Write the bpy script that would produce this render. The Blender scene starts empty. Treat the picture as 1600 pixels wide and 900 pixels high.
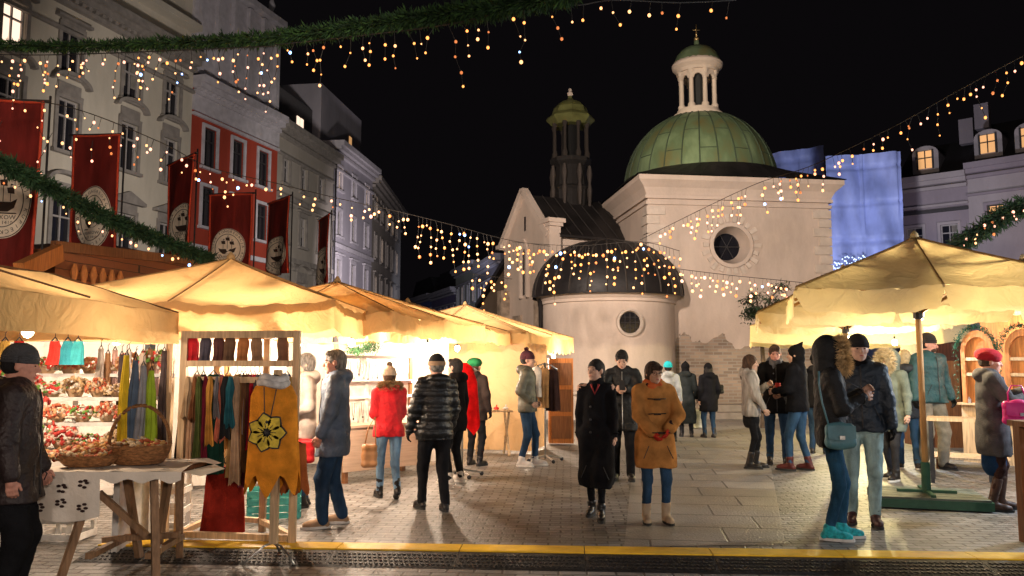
import bpy, bmesh, math, random
import numpy as np
from mathutils import Vector, Matrix, Euler
R = math.radians
random.seed(7)
sc = bpy.context.scene
COL = sc.collection

# ---------------------------------------------------------------- camera, world, light, exposure
FPX = 1250.0; EYE = 1.55; TH = math.atan(118/FPX)
cam = bpy.data.cameras.new('camera'); camo = bpy.data.objects.new('camera', cam); COL.objects.link(camo)
cam.lens = 36*FPX/1600; cam.sensor_width = 36; cam.clip_start = .05; cam.clip_end = 600
camo.location = (0, 0, EYE); camo.rotation_euler = (R(90)+TH, 0, 0)
sc.camera = camo
w = bpy.data.worlds.new('World'); sc.world = w; w.use_nodes = True
nt = w.node_tree; bgn = nt.nodes['Background']
sky = nt.nodes.new('ShaderNodeTexSky'); sky.sky_type = 'NISHITA'; sky.sun_disc = False
sky.sun_elevation = R(-6); sky.sun_rotation = R(200)
mx = nt.nodes.new('ShaderNodeMixRGB'); mx.blend_type = 'ADD'; mx.inputs[0].default_value = 1
mx.inputs[2].default_value = (.0024, .0020, .0024, 1)
sm = nt.nodes.new('ShaderNodeMixRGB'); sm.blend_type = 'MULTIPLY'; sm.inputs[0].default_value = 1; sm.inputs[2].default_value = (.004, .004, .004, 1)
nt.links.new(sky.outputs[0], sm.inputs[1]); nt.links.new(sm.outputs[0], mx.inputs[1]); nt.links.new(mx.outputs[0], bgn.inputs[0])
bgn.inputs[1].default_value = 1.0
vs = sc.view_settings; vs.view_transform = 'Standard'; vs.look = 'None'; vs.gamma = 1; vs.exposure = 0.3; vs.use_curve_mapping = False
sc.cycles.use_denoising = True; sc.cycles.max_bounces = 6; sc.cycles.diffuse_bounces = 3; sc.cycles.glossy_bounces = 2
sc.cycles.transmission_bounces = 4; sc.cycles.transparent_max_bounces = 6; sc.cycles.sample_clamp_indirect = 4
sc.cycles.caustics_reflective = False; sc.cycles.caustics_refractive = False

WARM = (1, .78, .58); AMB = (1, .82, .69); COOL = (.62, .78, 1)
def lamp(kind, loc, power, col=WARM, size=.1, target=None, spot=60, blend=.5, name='lamp_light'):
    l = bpy.data.lights.new(name, kind); l.energy = power; l.color = col
    if kind == 'AREA': l.size = size
    else: l.shadow_soft_size = size
    if kind == 'SPOT': l.spot_size = R(spot); l.spot_blend = blend
    o = bpy.data.objects.new(name, l); o.location = loc; COL.objects.link(o)
    if target is not None: o.rotation_euler = (Vector(target)-Vector(loc)).to_track_quat('-Z', 'Y').to_euler()
    return o

# pixel helpers (1600x900 photo): P = point at forward distance d, G = on the ground
def P(u, v, d):
    xc = (u-800)/FPX; zc = (450-v)/FPX
    y = math.cos(TH)-zc*math.sin(TH); z = math.sin(TH)+zc*math.cos(TH); s = d/y
    return Vector((xc*s, d, EYE+z*s))
def Zp(u, v, d): return P(u, v, d).z
def G(u, v):
    xc = (u-800)/FPX; zc = (450-v)/FPX
    y = math.cos(TH)-zc*math.sin(TH); z = math.sin(TH)+zc*math.cos(TH); s = -EYE/z
    return Vector((xc*s, y*s, 0))

# square's lighting: floodlights on the church, unseen fills and spots for people, banners and house fronts
lamp('SPOT', (-3, 9.5, 6.5), 8300, AMB, .3, (5.5, 26, 4.0), 66, .6, 'church_floodlight')
lamp('SPOT', (8, 7, 6.5), 2900, AMB, .3, (7, 26, 6.0), 50, .7, 'church_floodlight')
lamp('SPOT', (1.0, 15.5, 7.5), 1450, (1, .90, .50), .2, (6.8, 27, 9.6), 26, .7, 'dome_floodlight')
lamp('POINT', (-.8, -3.0, 2.5), 330, AMB, .2, name='front_fill_light')  # unseen fill behind the camera, added for faces and coats
lamp('POINT', (1.6, -2.6, 2.4), 680, AMB, .2, name='front_fill_light')  # second unseen front fill, added to brighten the faces
lamp('SPOT', (-1.5, 1.0, 4.2), 1050, AMB, .3, (-7, 15, 4.6), 62, .8, 'banner_fill_spot')  # unseen spot added to brighten the banners and their emblems
lamp('POINT', (8.5, 1.5, 2.8), 300, (.88, .92, 1), .2, name='front_fill_light')  # unseen cool fill to the right, out of view
lamp('SPOT', (-7, 24, 6), 4000, (1, .88, .80), .5, (-15, 40, 9.5), 95, .7, 'facade_spot')
lamp('SPOT', (-7, 48, 6), 3200, (.98, .86, .92), .5, (-12, 62, 10), 100, .7, 'facade_spot')
lamp('SPOT', (-5, 36, 5), 2600, (1, .90, .82), .5, (-12.6, 48, 10.5), 70, .8, 'facade_spot')  # added spot, lifts the grey-beige house front
lamp('SPOT', (15.5, 35, 5), 4200, (.84, .86, 1), .4, (19.0, 46, 10.5), 84, .7, 'facade_spot')  # unseen spot added to light the blue tarpaulin
lamp('SPOT', (26, 38, 5), 1100, (1, .84, .96), .4, (30, 48, 9), 100, .7, 'facade_spot')
lamp('SPOT', (-4, 66, 5), 2200, (.7, .75, 1), .4, (-7, 90, 7), 100, .7, 'facade_spot')

# ---------------------------------------------------------------- materials
def new_mat(name):
    m = bpy.data.materials.new(name); m.use_nodes = True
    return m, m.node_tree, m.node_tree.nodes['Principled BSDF']
_mc = {}
def pm(name, col, rough=.75, var=.18, scale=14, bump=.15, metal=0, bscale=None, spec=.3, sheen=0, emit=None, estr=0, stretch=None, detail=4):
    if name in _mc: return _mc[name]
    m, t, b = new_mat(name); N = t.nodes; L = t.links
    c = Vector(col)
    tc = N.new('ShaderNodeTexCoord'); mp = N.new('ShaderNodeMapping')
    if stretch: mp.inputs['Scale'].default_value = stretch
    L.new(tc.outputs['Object'], mp.inputs['Vector'])
    no = N.new('ShaderNodeTexNoise'); no.inputs['Scale'].default_value = scale; no.inputs['Detail'].default_value = detail
    L.new(mp.outputs[0], no.inputs['Vector'])
    cr = N.new('ShaderNodeValToRGB')
    cr.color_ramp.elements[0].position = .3; cr.color_ramp.elements[1].position = .7
    cr.color_ramp.elements[0].color = (*[max(0, x*(1-var)) for x in c], 1)
    cr.color_ramp.elements[1].color = (*[min(1, x*(1+var)) for x in c], 1)
    L.new(no.outputs['Fac'], cr.inputs[0]); L.new(cr.outputs[0], b.inputs['Base Color'])
    b.inputs['Roughness'].default_value = rough; b.inputs['Metallic'].default_value = metal
    b.inputs['Specular IOR Level'].default_value = spec
    if sheen: b.inputs['Sheen Weight'].default_value = sheen
    if bump:
        n2 = N.new('ShaderNodeTexNoise'); n2.inputs['Scale'].default_value = bscale or scale*4; n2.inputs['Detail'].default_value = 3
        L.new(mp.outputs[0], n2.inputs['Vector'])
        bp = N.new('ShaderNodeBump'); bp.inputs['Strength'].default_value = bump; bp.inputs['Distance'].default_value = .02
        L.new(n2.outputs['Fac'], bp.inputs['Height']); L.new(bp.outputs[0], b.inputs['Normal'])
    if emit:
        b.inputs['Emission Color'].default_value = (*emit, 1); b.inputs['Emission Strength'].default_value = estr
        m.cycles.emission_sampling = 'NONE'
    _mc[name] = m
    return m
def glow(name, col, s, sample=False):
    if name in _mc: return _mc[name]
    m, t, b = new_mat(name)
    b.inputs['Base Color'].default_value = (*[min(1, x) for x in col], 1)
    b.inputs['Emission Color'].default_value = (*col, 1); b.inputs['Emission Strength'].default_value = s
    if not sample: m.cycles.emission_sampling = 'NONE'
    _mc[name] = m; return m
def cloth_tr(name, col, tcol, mixf=.5, rough=.9, scale=2.2):
    """thin cloth that lets light through"""
    if name in _mc: return _mc[name]
    m, t, b = new_mat(name); N = t.nodes; L = t.links; N.remove(b)
    out = N['Material Output']
    d = N.new('ShaderNodeBsdfDiffuse'); tr = N.new('ShaderNodeBsdfTranslucent'); mi = N.new('ShaderNodeMixShader')
    tc = N.new('ShaderNodeTexCoord'); no = N.new('ShaderNodeTexNoise'); no.inputs['Scale'].default_value = scale; no.inputs['Detail'].default_value = 5
    no.inputs['Distortion'].default_value = .6
    L.new(tc.outputs['Object'], no.inputs['Vector'])
    for node, cc in ((d, col), (tr, tcol)):
        cr = N.new('ShaderNodeValToRGB'); cr.color_ramp.elements[0].position = .3; cr.color_ramp.elements[1].position = .75
        cr.color_ramp.elements[0].color = (*[x*.80 for x in cc], 1); cr.color_ramp.elements[1].color = (*cc, 1)
        L.new(no.outputs['Fac'], cr.inputs[0]); L.new(cr.outputs[0], node.inputs['Color'])
    n2 = N.new('ShaderNodeTexNoise'); n2.inputs['Scale'].default_value = 5; n2.inputs['Detail'].default_value = 4; n2.inputs['Distortion'].default_value = 1.5
    L.new(tc.outputs['Object'], n2.inputs['Vector'])
    bp = N.new('ShaderNodeBump'); bp.inputs['Strength'].default_value = .5; bp.inputs['Distance'].default_value = .06
    L.new(n2.outputs['Fac'], bp.inputs['Height']); L.new(bp.outputs[0], d.inputs['Normal']); L.new(bp.outputs[0], tr.inputs['Normal'])
    mi.inputs[0].default_value = mixf
    L.new(d.outputs[0], mi.inputs[1]); L.new(tr.outputs[0], mi.inputs[2]); L.new(mi.outputs[0], out.inputs[0])
    _mc[name] = m; return m
def brick_mat(name, c1, c2, mortar, bw, rh, ms, rough=.8, bump=.6, rot=0, off=.5, axis='xy', var=.35, dist=.01, dirt=0):
    m, t, b = new_mat(name); N = t.nodes; L = t.links
    tc = N.new('ShaderNodeTexCoord'); mp = N.new('ShaderNodeMapping')
    if axis == 'xy': mp.inputs['Rotation'].default_value = (0, 0, rot)
    else: mp.inputs['Rotation'].default_value = (R(-90), 0, rot)
    L.new(tc.outputs['Object'], mp.inputs['Vector'])
    br = N.new('ShaderNodeTexBrick'); br.offset = off
    br.inputs['Color1'].default_value = (*c1, 1); br.inputs['Color2'].default_value = (*c2, 1); br.inputs['Mortar'].default_value = (*mortar, 1)
    br.inputs['Scale'].default_value = 1; br.inputs['Mortar Size'].default_value = ms; br.inputs['Mortar Smooth'].default_value = .3
    br.inputs['Brick Width'].default_value = bw; br.inputs['Row Height'].default_value = rh
    nz = N.new('ShaderNodeTexNoise'); nz.inputs['Scale'].default_value = 5; nz.inputs['Detail'].default_value = 2
    L.new(mp.outputs[0], nz.inputs['Vector'])
    va = N.new('ShaderNodeVectorMath'); va.operation = 'MULTIPLY_ADD'; va.inputs[1].default_value = (dist*2,)*3
    L.new(nz.outputs['Color'], va.inputs[0]); L.new(mp.outputs[0], va.inputs[2]); L.new(va.outputs[0], br.inputs['Vector'])
    n1 = N.new('ShaderNodeTexNoise'); n1.inputs['Scale'].default_value = 1.1; n1.inputs['Detail'].default_value = 7; n1.inputs['Roughness'].default_value = .65
    L.new(mp.outputs[0], n1.inputs['Vector'])
    cr = N.new('ShaderNodeValToRGB'); cr.color_ramp.elements[0].position = .3; cr.color_ramp.elements[1].position = .7
    cr.color_ramp.elements[0].color = (1-var,)*3+(1,); cr.color_ramp.elements[1].color = (1+var*.4,)*3+(1,)
    L.new(n1.outputs['Fac'], cr.inputs[0])
    mu = N.new('ShaderNodeMixRGB'); mu.blend_type = 'MULTIPLY'; mu.inputs[0].default_value = 1
    L.new(br.outputs['Color'], mu.inputs[1]); L.new(cr.outputs[0], mu.inputs[2]); L.new(mu.outputs[0], b.inputs['Base Color'])
    rr = N.new('ShaderNodeMapRange'); rr.inputs[3].default_value = rough-.15; rr.inputs[4].default_value = rough+.1
    L.new(n1.outputs['Fac'], rr.inputs[0]); L.new(rr.outputs[0], b.inputs['Roughness'])
    n3 = N.new('ShaderNodeTexNoise'); n3.inputs['Scale'].default_value = 40; n3.inputs['Detail'].default_value = 4
    L.new(mp.outputs[0], n3.inputs['Vector'])
    ma = N.new('ShaderNodeMath'); ma.operation = 'MULTIPLY_ADD'; ma.inputs[1].default_value = -1.0
    L.new(br.outputs['Fac'], ma.inputs[0]); L.new(n3.outputs['Fac'], ma.inputs[2])
    bp = N.new('ShaderNodeBump'); bp.inputs['Strength'].default_value = bump; bp.inputs['Distance'].default_value = .012
    L.new(ma.outputs[0], bp.inputs['Height']); L.new(bp.outputs[0], b.inputs['Normal'])
    return m
def wood(name, col, rough=.6, axis='z', var=.3):
    st = {'z': (9, 9, .7), 'x': (.7, 9, 9), 'y': (9, .7, 9)}[axis]
    return pm(name, col, rough, var, 5, .2, stretch=st, bscale=12)
def plaster(name, col, low=None, var=.1, stain=.25, brickz=None):
    """weathered render; optionally bare brick showing at the foot of the wall (a ragged edge)"""
    m, t, b = new_mat(name); N = t.nodes; L = t.links
    tc = N.new('ShaderNodeTexCoord'); ge = N.new('ShaderNodeNewGeometry')
    n1 = N.new('ShaderNodeTexNoise'); n1.inputs['Scale'].default_value = .7; n1.inputs['Detail'].default_value = 8; n1.inputs['Roughness'].default_value = .7
    mp = N.new('ShaderNodeMapping'); mp.inputs['Scale'].default_value = (1, 1, .35)
    L.new(ge.outputs['Position'], mp.inputs[0]); L.new(mp.outputs[0], n1.inputs['Vector'])
    cr = N.new('ShaderNodeValToRGB'); cr.color_ramp.elements[0].position = .25; cr.color_ramp.elements[1].position = .65
    cr.color_ramp.elements[0].color = (*[x*(1-stain) for x in col], 1); cr.color_ramp.elements[1].color = (*col, 1)
    L.new(n1.outputs['Fac'], cr.inputs[0])
    last = cr.outputs[0]
    n2 = N.new('ShaderNodeTexNoise'); n2.inputs['Scale'].default_value = 12; n2.inputs['Detail'].default_value = 6
    L.new(ge.outputs['Position'], n2.inputs['Vector'])
    bp = N.new('ShaderNodeBump'); bp.inputs['Strength'].default_value = .25; bp.inputs['Distance'].default_value = .03
    L.new(n2.outputs['Fac'], bp.inputs['Height'])
    if brickz is not None:
        sx = N.new('ShaderNodeSeparateXYZ'); L.new(ge.outputs['Position'], sx.inputs[0])
        cx = N.new('ShaderNodeCombineXYZ'); L.new(sx.outputs[0], cx.inputs[0]); L.new(sx.outputs[2], cx.inputs[1])
        br = N.new('ShaderNodeTexBrick'); br.inputs['Scale'].default_value = 1
        br.inputs['Brick Width'].default_value = .29; br.inputs['Row Height'].default_value = .095; br.inputs['Mortar Size'].default_value = .014; br.inputs['Mortar Smooth'].default_value = .3
        br.inputs['Color1'].default_value = (.36, .27, .2, 1); br.inputs['Color2'].default_value = (.2, .15, .115, 1); br.inputs['Mortar'].default_value = (.3, .26, .22, 1)
        L.new(cx.outputs[0], br.inputs['Vector'])
        n4 = N.new('ShaderNodeTexNoise'); n4.inputs['Scale'].default_value = 1.3; n4.inputs['Detail'].default_value = 5
        L.new(ge.outputs['Position'], n4.inputs['Vector'])
        ma = N.new('ShaderNodeMath'); ma.operation = 'MULTIPLY_ADD'; ma.inputs[1].default_value = 1.6
        L.new(n4.outputs['Fac'], ma.inputs[0]); L.new(sx.outputs[2], ma.inputs[2])
        lt = N.new('ShaderNodeMath'); lt.operation = 'LESS_THAN'; lt.inputs[1].default_value = brickz+.8
        L.new(ma.outputs[0], lt.inputs[0])
        mi = N.new('ShaderNodeMixRGB'); L.new(lt.outputs[0], mi.inputs[0]); L.new(last, mi.inputs[1]); L.new(br.outputs['Color'], mi.inputs[2])
        last = mi.outputs[0]
    L.new(last, b.inputs['Base Color']); L.new(bp.outputs[0], b.inputs['Normal'])
    b.inputs['Roughness'].default_value = .9; b.inputs['Specular IOR Level'].default_value = .2
    return m

# ---------------------------------------------------------------- scene tree helpers
WM = {}
def tag(o, label=None, cat=None, group=None, kind=None):
    if label: o['label'] = label
    if cat: o['category'] = cat
    if group: o['group'] = group
    if kind: o['kind'] = kind
    return o
def thing(name, label, cat, loc=(0, 0, 0), rz=0, group=None):
    o = bpy.data.objects.new(name, None); o.empty_display_size = .2; COL.objects.link(o)
    o.location = loc; o.rotation_euler = (0, 0, rz)
    WM[o.name] = Matrix.Translation(Vector(loc)) @ Matrix.Rotation(rz, 4, 'Z')
    return tag(o, label, cat, group)
def link_mesh(name, verts, faces, mats, parent=None, local=False, smooth=False, mi=None, kind=None):
    V = np.asarray(verts, dtype=float).reshape(-1, 3)
    if parent is not None:
        M = WM[parent.name]; wm = M
        if not local:
            A = np.array(M.inverted()); V = V @ A[:3, :3].T + A[:3, 3]
        loc = None
    else:
        lo = V.min(0); hi = V.max(0); loc = Vector(((lo[0]+hi[0])/2, (lo[1]+hi[1])/2, lo[2]))
        V = V - np.array(loc); wm = Matrix.Translation(loc)
    me = bpy.data.meshes.new(name)
    me.from_pydata(V.tolist(), [], faces if isinstance(faces, list) else faces.tolist())
    if not isinstance(mats, (list, tuple)): mats = [mats]
    for m in mats: me.materials.append(m)
    if mi is not None: me.polygons.foreach_set('material_index', mi)
    if smooth is True: me.polygons.foreach_set('use_smooth', [True]*len(me.polygons))
    elif isinstance(smooth, (int, float)) and smooth:
        me.polygons.foreach_set('use_smooth', [True]*len(me.polygons)); me.set_sharp_from_angle(angle=R(smooth))
    me.update()
    o = bpy.data.objects.new(name, me); COL.objects.link(o)
    if parent is not None: o.parent = parent
    else: o.location = loc
    WM[o.name] = wm
    if kind: o['kind'] = kind
    return o
def copy_tree(o, parent=None):
    c = o.copy(); COL.objects.link(c)
    if parent is not None: c.parent = parent
    for k in ('label', 'group', 'category'):
        pass
    for ch in list(o.children): copy_tree(ch, c)
    return c

class MB:
    """mesh builder; M is an optional matrix applied to everything added"""
    def __init__(s, M=None): s.v = []; s.f = []; s.m = []; s.M = M; s.cur = 0
    def add(s, vs, fs):
        n = len(s.v)
        for p in vs:
            p = Vector(p)
            if s.M is not None: p = s.M @ p
            s.v.append(tuple(p))
        for f in fs: s.f.append([n+i for i in f]); s.m.append(s.cur)
    def box(s, c, size, rz=0, M=None):
        x, y, z = [q/2 for q in size]
        vs = [Vector((i*x, j*y, k*z)) for i in (-1, 1) for j in (-1, 1) for k in (-1, 1)]
        T = Matrix.Translation(Vector(c)) @ (M if M is not None else Matrix.Rotation(rz, 4, 'Z'))
        s.add([T @ p for p in vs], [(0, 1, 3, 2), (4, 6, 7, 5), (0, 4, 5, 1), (2, 3, 7, 6), (0, 2, 6, 4), (1, 5, 7, 3)])
    def quad(s, a, b, c, d): s.add([a, b, c, d], [(0, 1, 2, 3)])
    def beam(s, a, b, w, h=None):
        a = Vector(a); b = Vector(b); d = b-a; h = h or w
        q = d.to_track_quat('Z', 'Y').to_matrix().to_4x4()
        s.box((a+b)/2, (w, h, d.length), M=q)
    def tube(s, pts, r, n=8, cap=True):
        pts = [Vector(p) for p in pts]; rs = r if isinstance(r, (list, tuple)) else [r]*len(pts)
        vs = []; fs = []; up = Vector((0, 0, 1)); prev = None
        for i, p in enumerate(pts):
            d = (pts[min(i+1, len(pts)-1)]-pts[max(i-1, 0)])
            if d.length < 1e-9: d = Vector((0, 0, 1))
            d.normalize()
            if prev is None:
                a = d.cross(up)
                if a.length < .1: a = d.cross(Vector((1, 0, 0)))
            else: a = prev - d*prev.dot(d)
            a.normalize(); prev = a; b = d.cross(a)
            for k in range(n):
                t = 2*math.pi*k/n; vs.append(p+(a*math.cos(t)+b*math.sin(t))*rs[i])
        for i in range(len(pts)-1):
            for k in range(n):
                fs.append((i*n+k, i*n+(k+1) % n, (i+1)*n+(k+1) % n, (i+1)*n+k))
        if cap:
            fs.append(tuple(range(n))[::-1]); fs.append(tuple((len(pts)-1)*n+k for k in range(n)))
        s.add(vs, fs)
    def lathe(s, prof, c=(0, 0, 0), n=32, a0=0, a1=2*math.pi, sy=1):
        full = abs(a1-a0-2*math.pi) < 1e-6; m = n if full else n+1
        vs = []; fs = []; c = Vector(c)
        for r, z in prof:
            for k in range(m):
                t = a0+(a1-a0)*k/n; vs.append(c+Vector((r*math.cos(t), r*sy*math.sin(t), z)))
        for i in range(len(prof)-1):
            for k in range(n):
                k2 = (k+1) % m if full else k+1
                fs.append((i*m+k, i*m+k2, (i+1)*m+k2, (i+1)*m+k))
        s.add(vs, fs)
    def ball(s, c, r, n=8, sx=1, sy=1, sz=1, M=None):
        c = Vector(c); vs = []; fs = []; h = n//2+1
        for i in range(h+1):
            ph = math.pi*i/h
            for k in range(n):
                t = 2*math.pi*k/n
                p = Vector((r*sx*math.sin(ph)*math.cos(t), r*sy*math.sin(ph)*math.sin(t), r*sz*math.cos(ph)))
                vs.append(c+(M @ p if M is not None else p))
        for i in range(h):
            for k in range(n): fs.append((i*n+k, (i+1)*n+k, (i+1)*n+(k+1) % n, i*n+(k+1) % n))
        s.add(vs, fs)
    def prism(s, poly, o, ax, ay, thick):
        """poly (2d) in plane o + x*ax + y*ay, extruded by thick along ax x ay"""
        o = Vector(o); ax = Vector(ax); ay = Vector(ay); n = ax.cross(ay).normalized()*thick; k = len(poly)
        a = [o+ax*x+ay*y for x, y in poly]; b = [p+n for p in a]
        s.add(a+b, [tuple(range(k))[::-1], tuple(range(k, 2*k))]+[(i, (i+1) % k, k+(i+1) % k, k+i) for i in range(k)])
    def sheet(s, fn, nu, nv, closed=False):
        vs = [fn(i/nu, j/nv) for j in range(nv+1) for i in range(nu+1)]
        fs = [(j*(nu+1)+i, j*(nu+1)+i+1, (j+1)*(nu+1)+i+1, (j+1)*(nu+1)+i) for j in range(nv) for i in range(nu)]
        s.add(vs, fs)
    def build(s, name, mats, parent=None, smooth=False, local=False, kind=None):
        return link_mesh(name, s.v, s.f, mats, parent, local, smooth, s.m, kind)
# ---------------------------------------------------------------- ground
M_pav = brick_mat('paving_setts', (.24, .232, .225), (.13, .125, .12), (.035, .03, .027), .21, .105, .011, .50, .9, R(4), .5, var=.5, dist=.02)
M_slab = brick_mat('paving_slabs', (.25, .235, .218), (.20, .19, .175), (.045, .04, .035), 1.05, .62, .012, .42, .9, R(8), .35, var=.35, dist=.004)
mb = MB(); mb.quad((-320, -60, 0), (320, -60, 0), (320, 420, 0), (-320, 420, 0)); tag(mb.build('ground', M_pav), kind='structure')
mb = MB()
mb.quad((.95, 6.95, .004), (2.35, 7.05, .004), (4.6, 14.6, .004), (2.2, 14.6, .004))
tag(mb.build('slab_path', M_slab), kind='structure')
mb = MB(); mb.quad((-1.5, 14.6, .004), (12, 14.6, .004), (14, 23.5, .004), (.5, 23.5, .004)); tag(mb.build('slab_apron', M_slab), kind='structure')

# ---------------------------------------------------------------- houses
M_glass = pm('window_glass', (.012, .012, .016), .12, .1, 3, 0, spec=.6)
M_lit = glow('lit_window', (1, .52, .2), .42); M_litw = glow('lit_window_pale', (1, .74, .56), 1.1)
M_frame = pm('window_frame_paint', (.30, .28, .27), .6); M_dark = pm('dark_trim', (.035, .033, .035), .6)
M_roof = pm('dark_roof_tiles', (.03, .028, .03), .6, .3, 20, .4)
M_curt = pm('net_curtain', (.20, .185, .16), .9, .3, 3, 0); wr_ = random.Random(21)
def house(name, label, A, B, ztop, mats, wins, depth=10, cornice=None, group='houses round the square', extra=None, bands=(), base=None):
    """facade from A to B (ground points, left to right seen from the square), windows (s, z0, z1, w, style, lit)"""
    A = Vector((A[0], A[1], 0)); B = Vector((B[0], B[1], 0)); L = (B-A).length; ex = (B-A)/L; en = Vector((ex.y, -ex.x, 0))
    if en.dot(-(A+B)/2) < 0: en = -en
    root = thing(name, label, 'house', (A+B)/2, 0, group)
    M = Matrix(((ex.x, -en.x, 0, A.x), (ex.y, -en.y, 0, A.y), (0, 0, 1, 0), (0, 0, 0, 1)))   # local: x along, y inward, z up
    wm, tm = mats
    xs = sorted(set([0, L]+[q for s, a, b, w_, st, li in wins for q in (s-w_/2, s+w_/2)]))
    zs = sorted(set([0, ztop]+[q for s, a, b, w_, st, li in wins for q in (a, b)]))
    mb = MB(M)
    for i in range(len(xs)-1):
        for j in range(len(zs)-1):
            cx = (xs[i]+xs[i+1])/2; cz = (zs[j]+zs[j+1])/2
            if any(abs(cx-s) < w_/2 and a < cz < b for s, a, b, w_, st, li in wins): continue
            mb.quad((xs[i], 0, zs[j]), (xs[i+1], 0, zs[j]), (xs[i+1], 0, zs[j+1]), (xs[i], 0, zs[j+1]))
    for s, a, b, w_, st, li in wins:
        x0, x1, r = s-w_/2, s+w_/2, .22
        mb.quad((x0, 0, a), (x0, r, a), (x0, r, b), (x0, 0, b)); mb.quad((x1, 0, a), (x1, 0, b), (x1, r, b), (x1, r, a))
        mb.quad((x0, 0, b), (x0, r, b), (x1, r, b), (x1, 0, b)); mb.quad((x0, 0, a), (x1, 0, a), (x1, r, a), (x0, r, a))
    mb.quad((0, 0, 0), (0, 0, ztop), (0, depth, ztop), (0, depth, 0)); mb.quad((L, 0, 0), (L, depth, 0), (L, depth, ztop), (L, 0, ztop))
    mb.quad((0, depth, 0), (0, depth, ztop), (L, depth, ztop), (L, depth, 0)); mb.quad((0, 0, ztop), (L, 0, ztop), (L, depth, ztop), (0, depth, ztop))
    mb.build('wall', wm, root)
    if base:
        mb = MB(M); mb.box((L/2, -.08, base[0]/2), (L-.02, .16, base[0])); mb.build('plinth', base[1], root)
    for s, a, b, w_, st, li in wins:
        fr = MB(M); r = .14; t = .07
        for x in (s-w_/2+t/2, s+w_/2-t/2): fr.box((x, r, (a+b)/2), (t, .08, b-a))
        for z in (a+t/2, b-t/2, a+(b-a)*.68): fr.box((s, r, z), (w_-2*t, .076, t))
        fr.box((s, r-.004, (a+b)/2), (t*.9, .07, b-a-2*t))
        f = fr.build('window', M_frame if st != 'dark' else M_dark, root)
        g = MB(M); g.quad((s-w_/2, r+.05, a), (s+w_/2, r+.05, a), (s+w_/2, r+.05, b), (s-w_/2, r+.05, b))
        g.build('pane', {0: M_glass, 1: M_lit, 2: M_litw}[li], f)
        if not li and wr_.random() < .55:
            cu = MB(M); h0 = a+(b-a)*wr_.choice((0, 0, .35)); ww = w_*wr_.uniform(.22, .42)
            for sg in ((-1, 1), (-1,), (1,))[wr_.randrange(3)]: x_ = s+sg*(w_/2-ww/2-.05); cu.sheet(lambda i_, j_: (x_+(i_-.5)*ww, r+.042+.006*math.sin(i_*20), h0+(b-h0)*j_), 12, 1)
            cu.build('curtain', M_curt, f)
        su = MB(M); q = .16
        for x in (s-w_/2-q/2, s+w_/2+q/2): su.box((x, -.03, (a+b)/2), (q, .1, b-a))
        su.box((s, -.034, b+q/2), (w_+2*q, .11, q)); su.box((s, -.08, a-.07), (w_+3*q, .22, .14))
        if st == 'hood':
            su.box((s, -.03, b+.42), (w_+.1, .08, .45))
            n = 12; R0 = (w_+.9)/2
            for k in range(n):
                t0, t1 = math.pi*k/n, math.pi*(k+1)/n
                p = [(s-R0*math.cos(t), b+.62+R0*.5*math.sin(t)) for t in (t0, t1)]; p2 = [(s-(R0-.15)*math.cos(t), b+.62+(R0*.5-.15)*math.sin(t)) for t in (t1, t0)]
                su.prism([p[0], p[1], p2[0], p2[1]], (0, 0, 0), (1, 0, 0), (0, 0, 1), .28)
            su.box((s, -.05, b+.2), (w_+.3, .12, .1))
        if st == 'ped':
            R0 = (w_+.9)/2; su.prism([(s-R0, b+.45), (s+R0, b+.45), (s+R0, b+.58), (s, b+.98), (s-R0, b+.58)], (0, 0, 0), (1, 0, 0), (0, 0, 1), .26)
            su.box((s, -.03, b+.3), (w_+.2, .08, .28))
        if st == 'flat': su.box((s, -.12, b+.34), (w_+.7, .26, .12)); su.box((s, -.04, b+.22), (w_+.2, .1, .1))
        su.build('window_surround', tm, f)
    if cornice:
        mb = MB(M); c = cornice
        for dz, h, pr in ((0, .35, .7), (-.3, .25, .5), (-.62, .2, .25), (-1.7, .14, .16)): mb.box((L/2, -pr/2+.001, ztop+dz-.18), (L, pr, h))
        if c == 'dentil':
            for k in range(int(L/.35)): mb.box((.17+k*.35, -.2, ztop-.64), (.17, .38, .2))
        mb.build('cornice', tm, root)
    for z, h, pr, mt in bands:
        mb = MB(M); mb.box((L/2, -pr/2, z), (L, pr, h)); mb.build('band', mt, root)
    if extra: extra(root, M, L)
    return root, M, L
def at(u, d): return (P(u, 300, d).x, d)
M_cream = plaster('cream_plaster', (.50, .46, .38)); M_creamt = pm('cream_stone_trim', (.22, .20, .18), .9, .2, 3)
M_red = plaster('red_plaster', (.33, .05, .028)); M_white = pm('pale_stone_trim', (.42, .40, .43), .9, .15, 3)
M_grey = plaster('grey_beige_plaster', (.33, .30, .26)); M_lil = plaster('lilac_grey_plaster', (.36, .34, .38))
# cream house
rd = Vector((-.284, -.959, 0)); c0 = Vector((*at(295, 38), 0)); cE = c0+rd*15
cols = (1.42, 4.0, 7.28, 9.9, 12.6); W = []
for i, s in enumerate(cols):
    sl = 15-s
    W += [(sl, 13.0, 14.9, 1.0, 'flat', 2 if i == 3 else 0), (sl, 9.9, 12.0, 1.0, 'hood', 0), (sl, 5.8, 8.0, 1.05, 'ped' if i < 2 else 'hood', 0), (sl, 1.2, 4.0, 1.4, 'flat', 0)]
def attic1(root, M, L):
    mb = MB(M); mb.box((L/2, 1.0, 18.2), (L, 1.6, 3.4)); mb.box((L/2, .0, 17.9), (L, .9, .3)); mb.box((L/2, .1, 19.6), (L, .9, .3)); mb.build('attic', M_cream, root)
house('town_house', 'tall cream house with arched window hoods and one bright upper window, far left', cE, c0, 16.6, (M_cream, M_creamt), W, cornice='dentil', extra=attic1)
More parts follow.
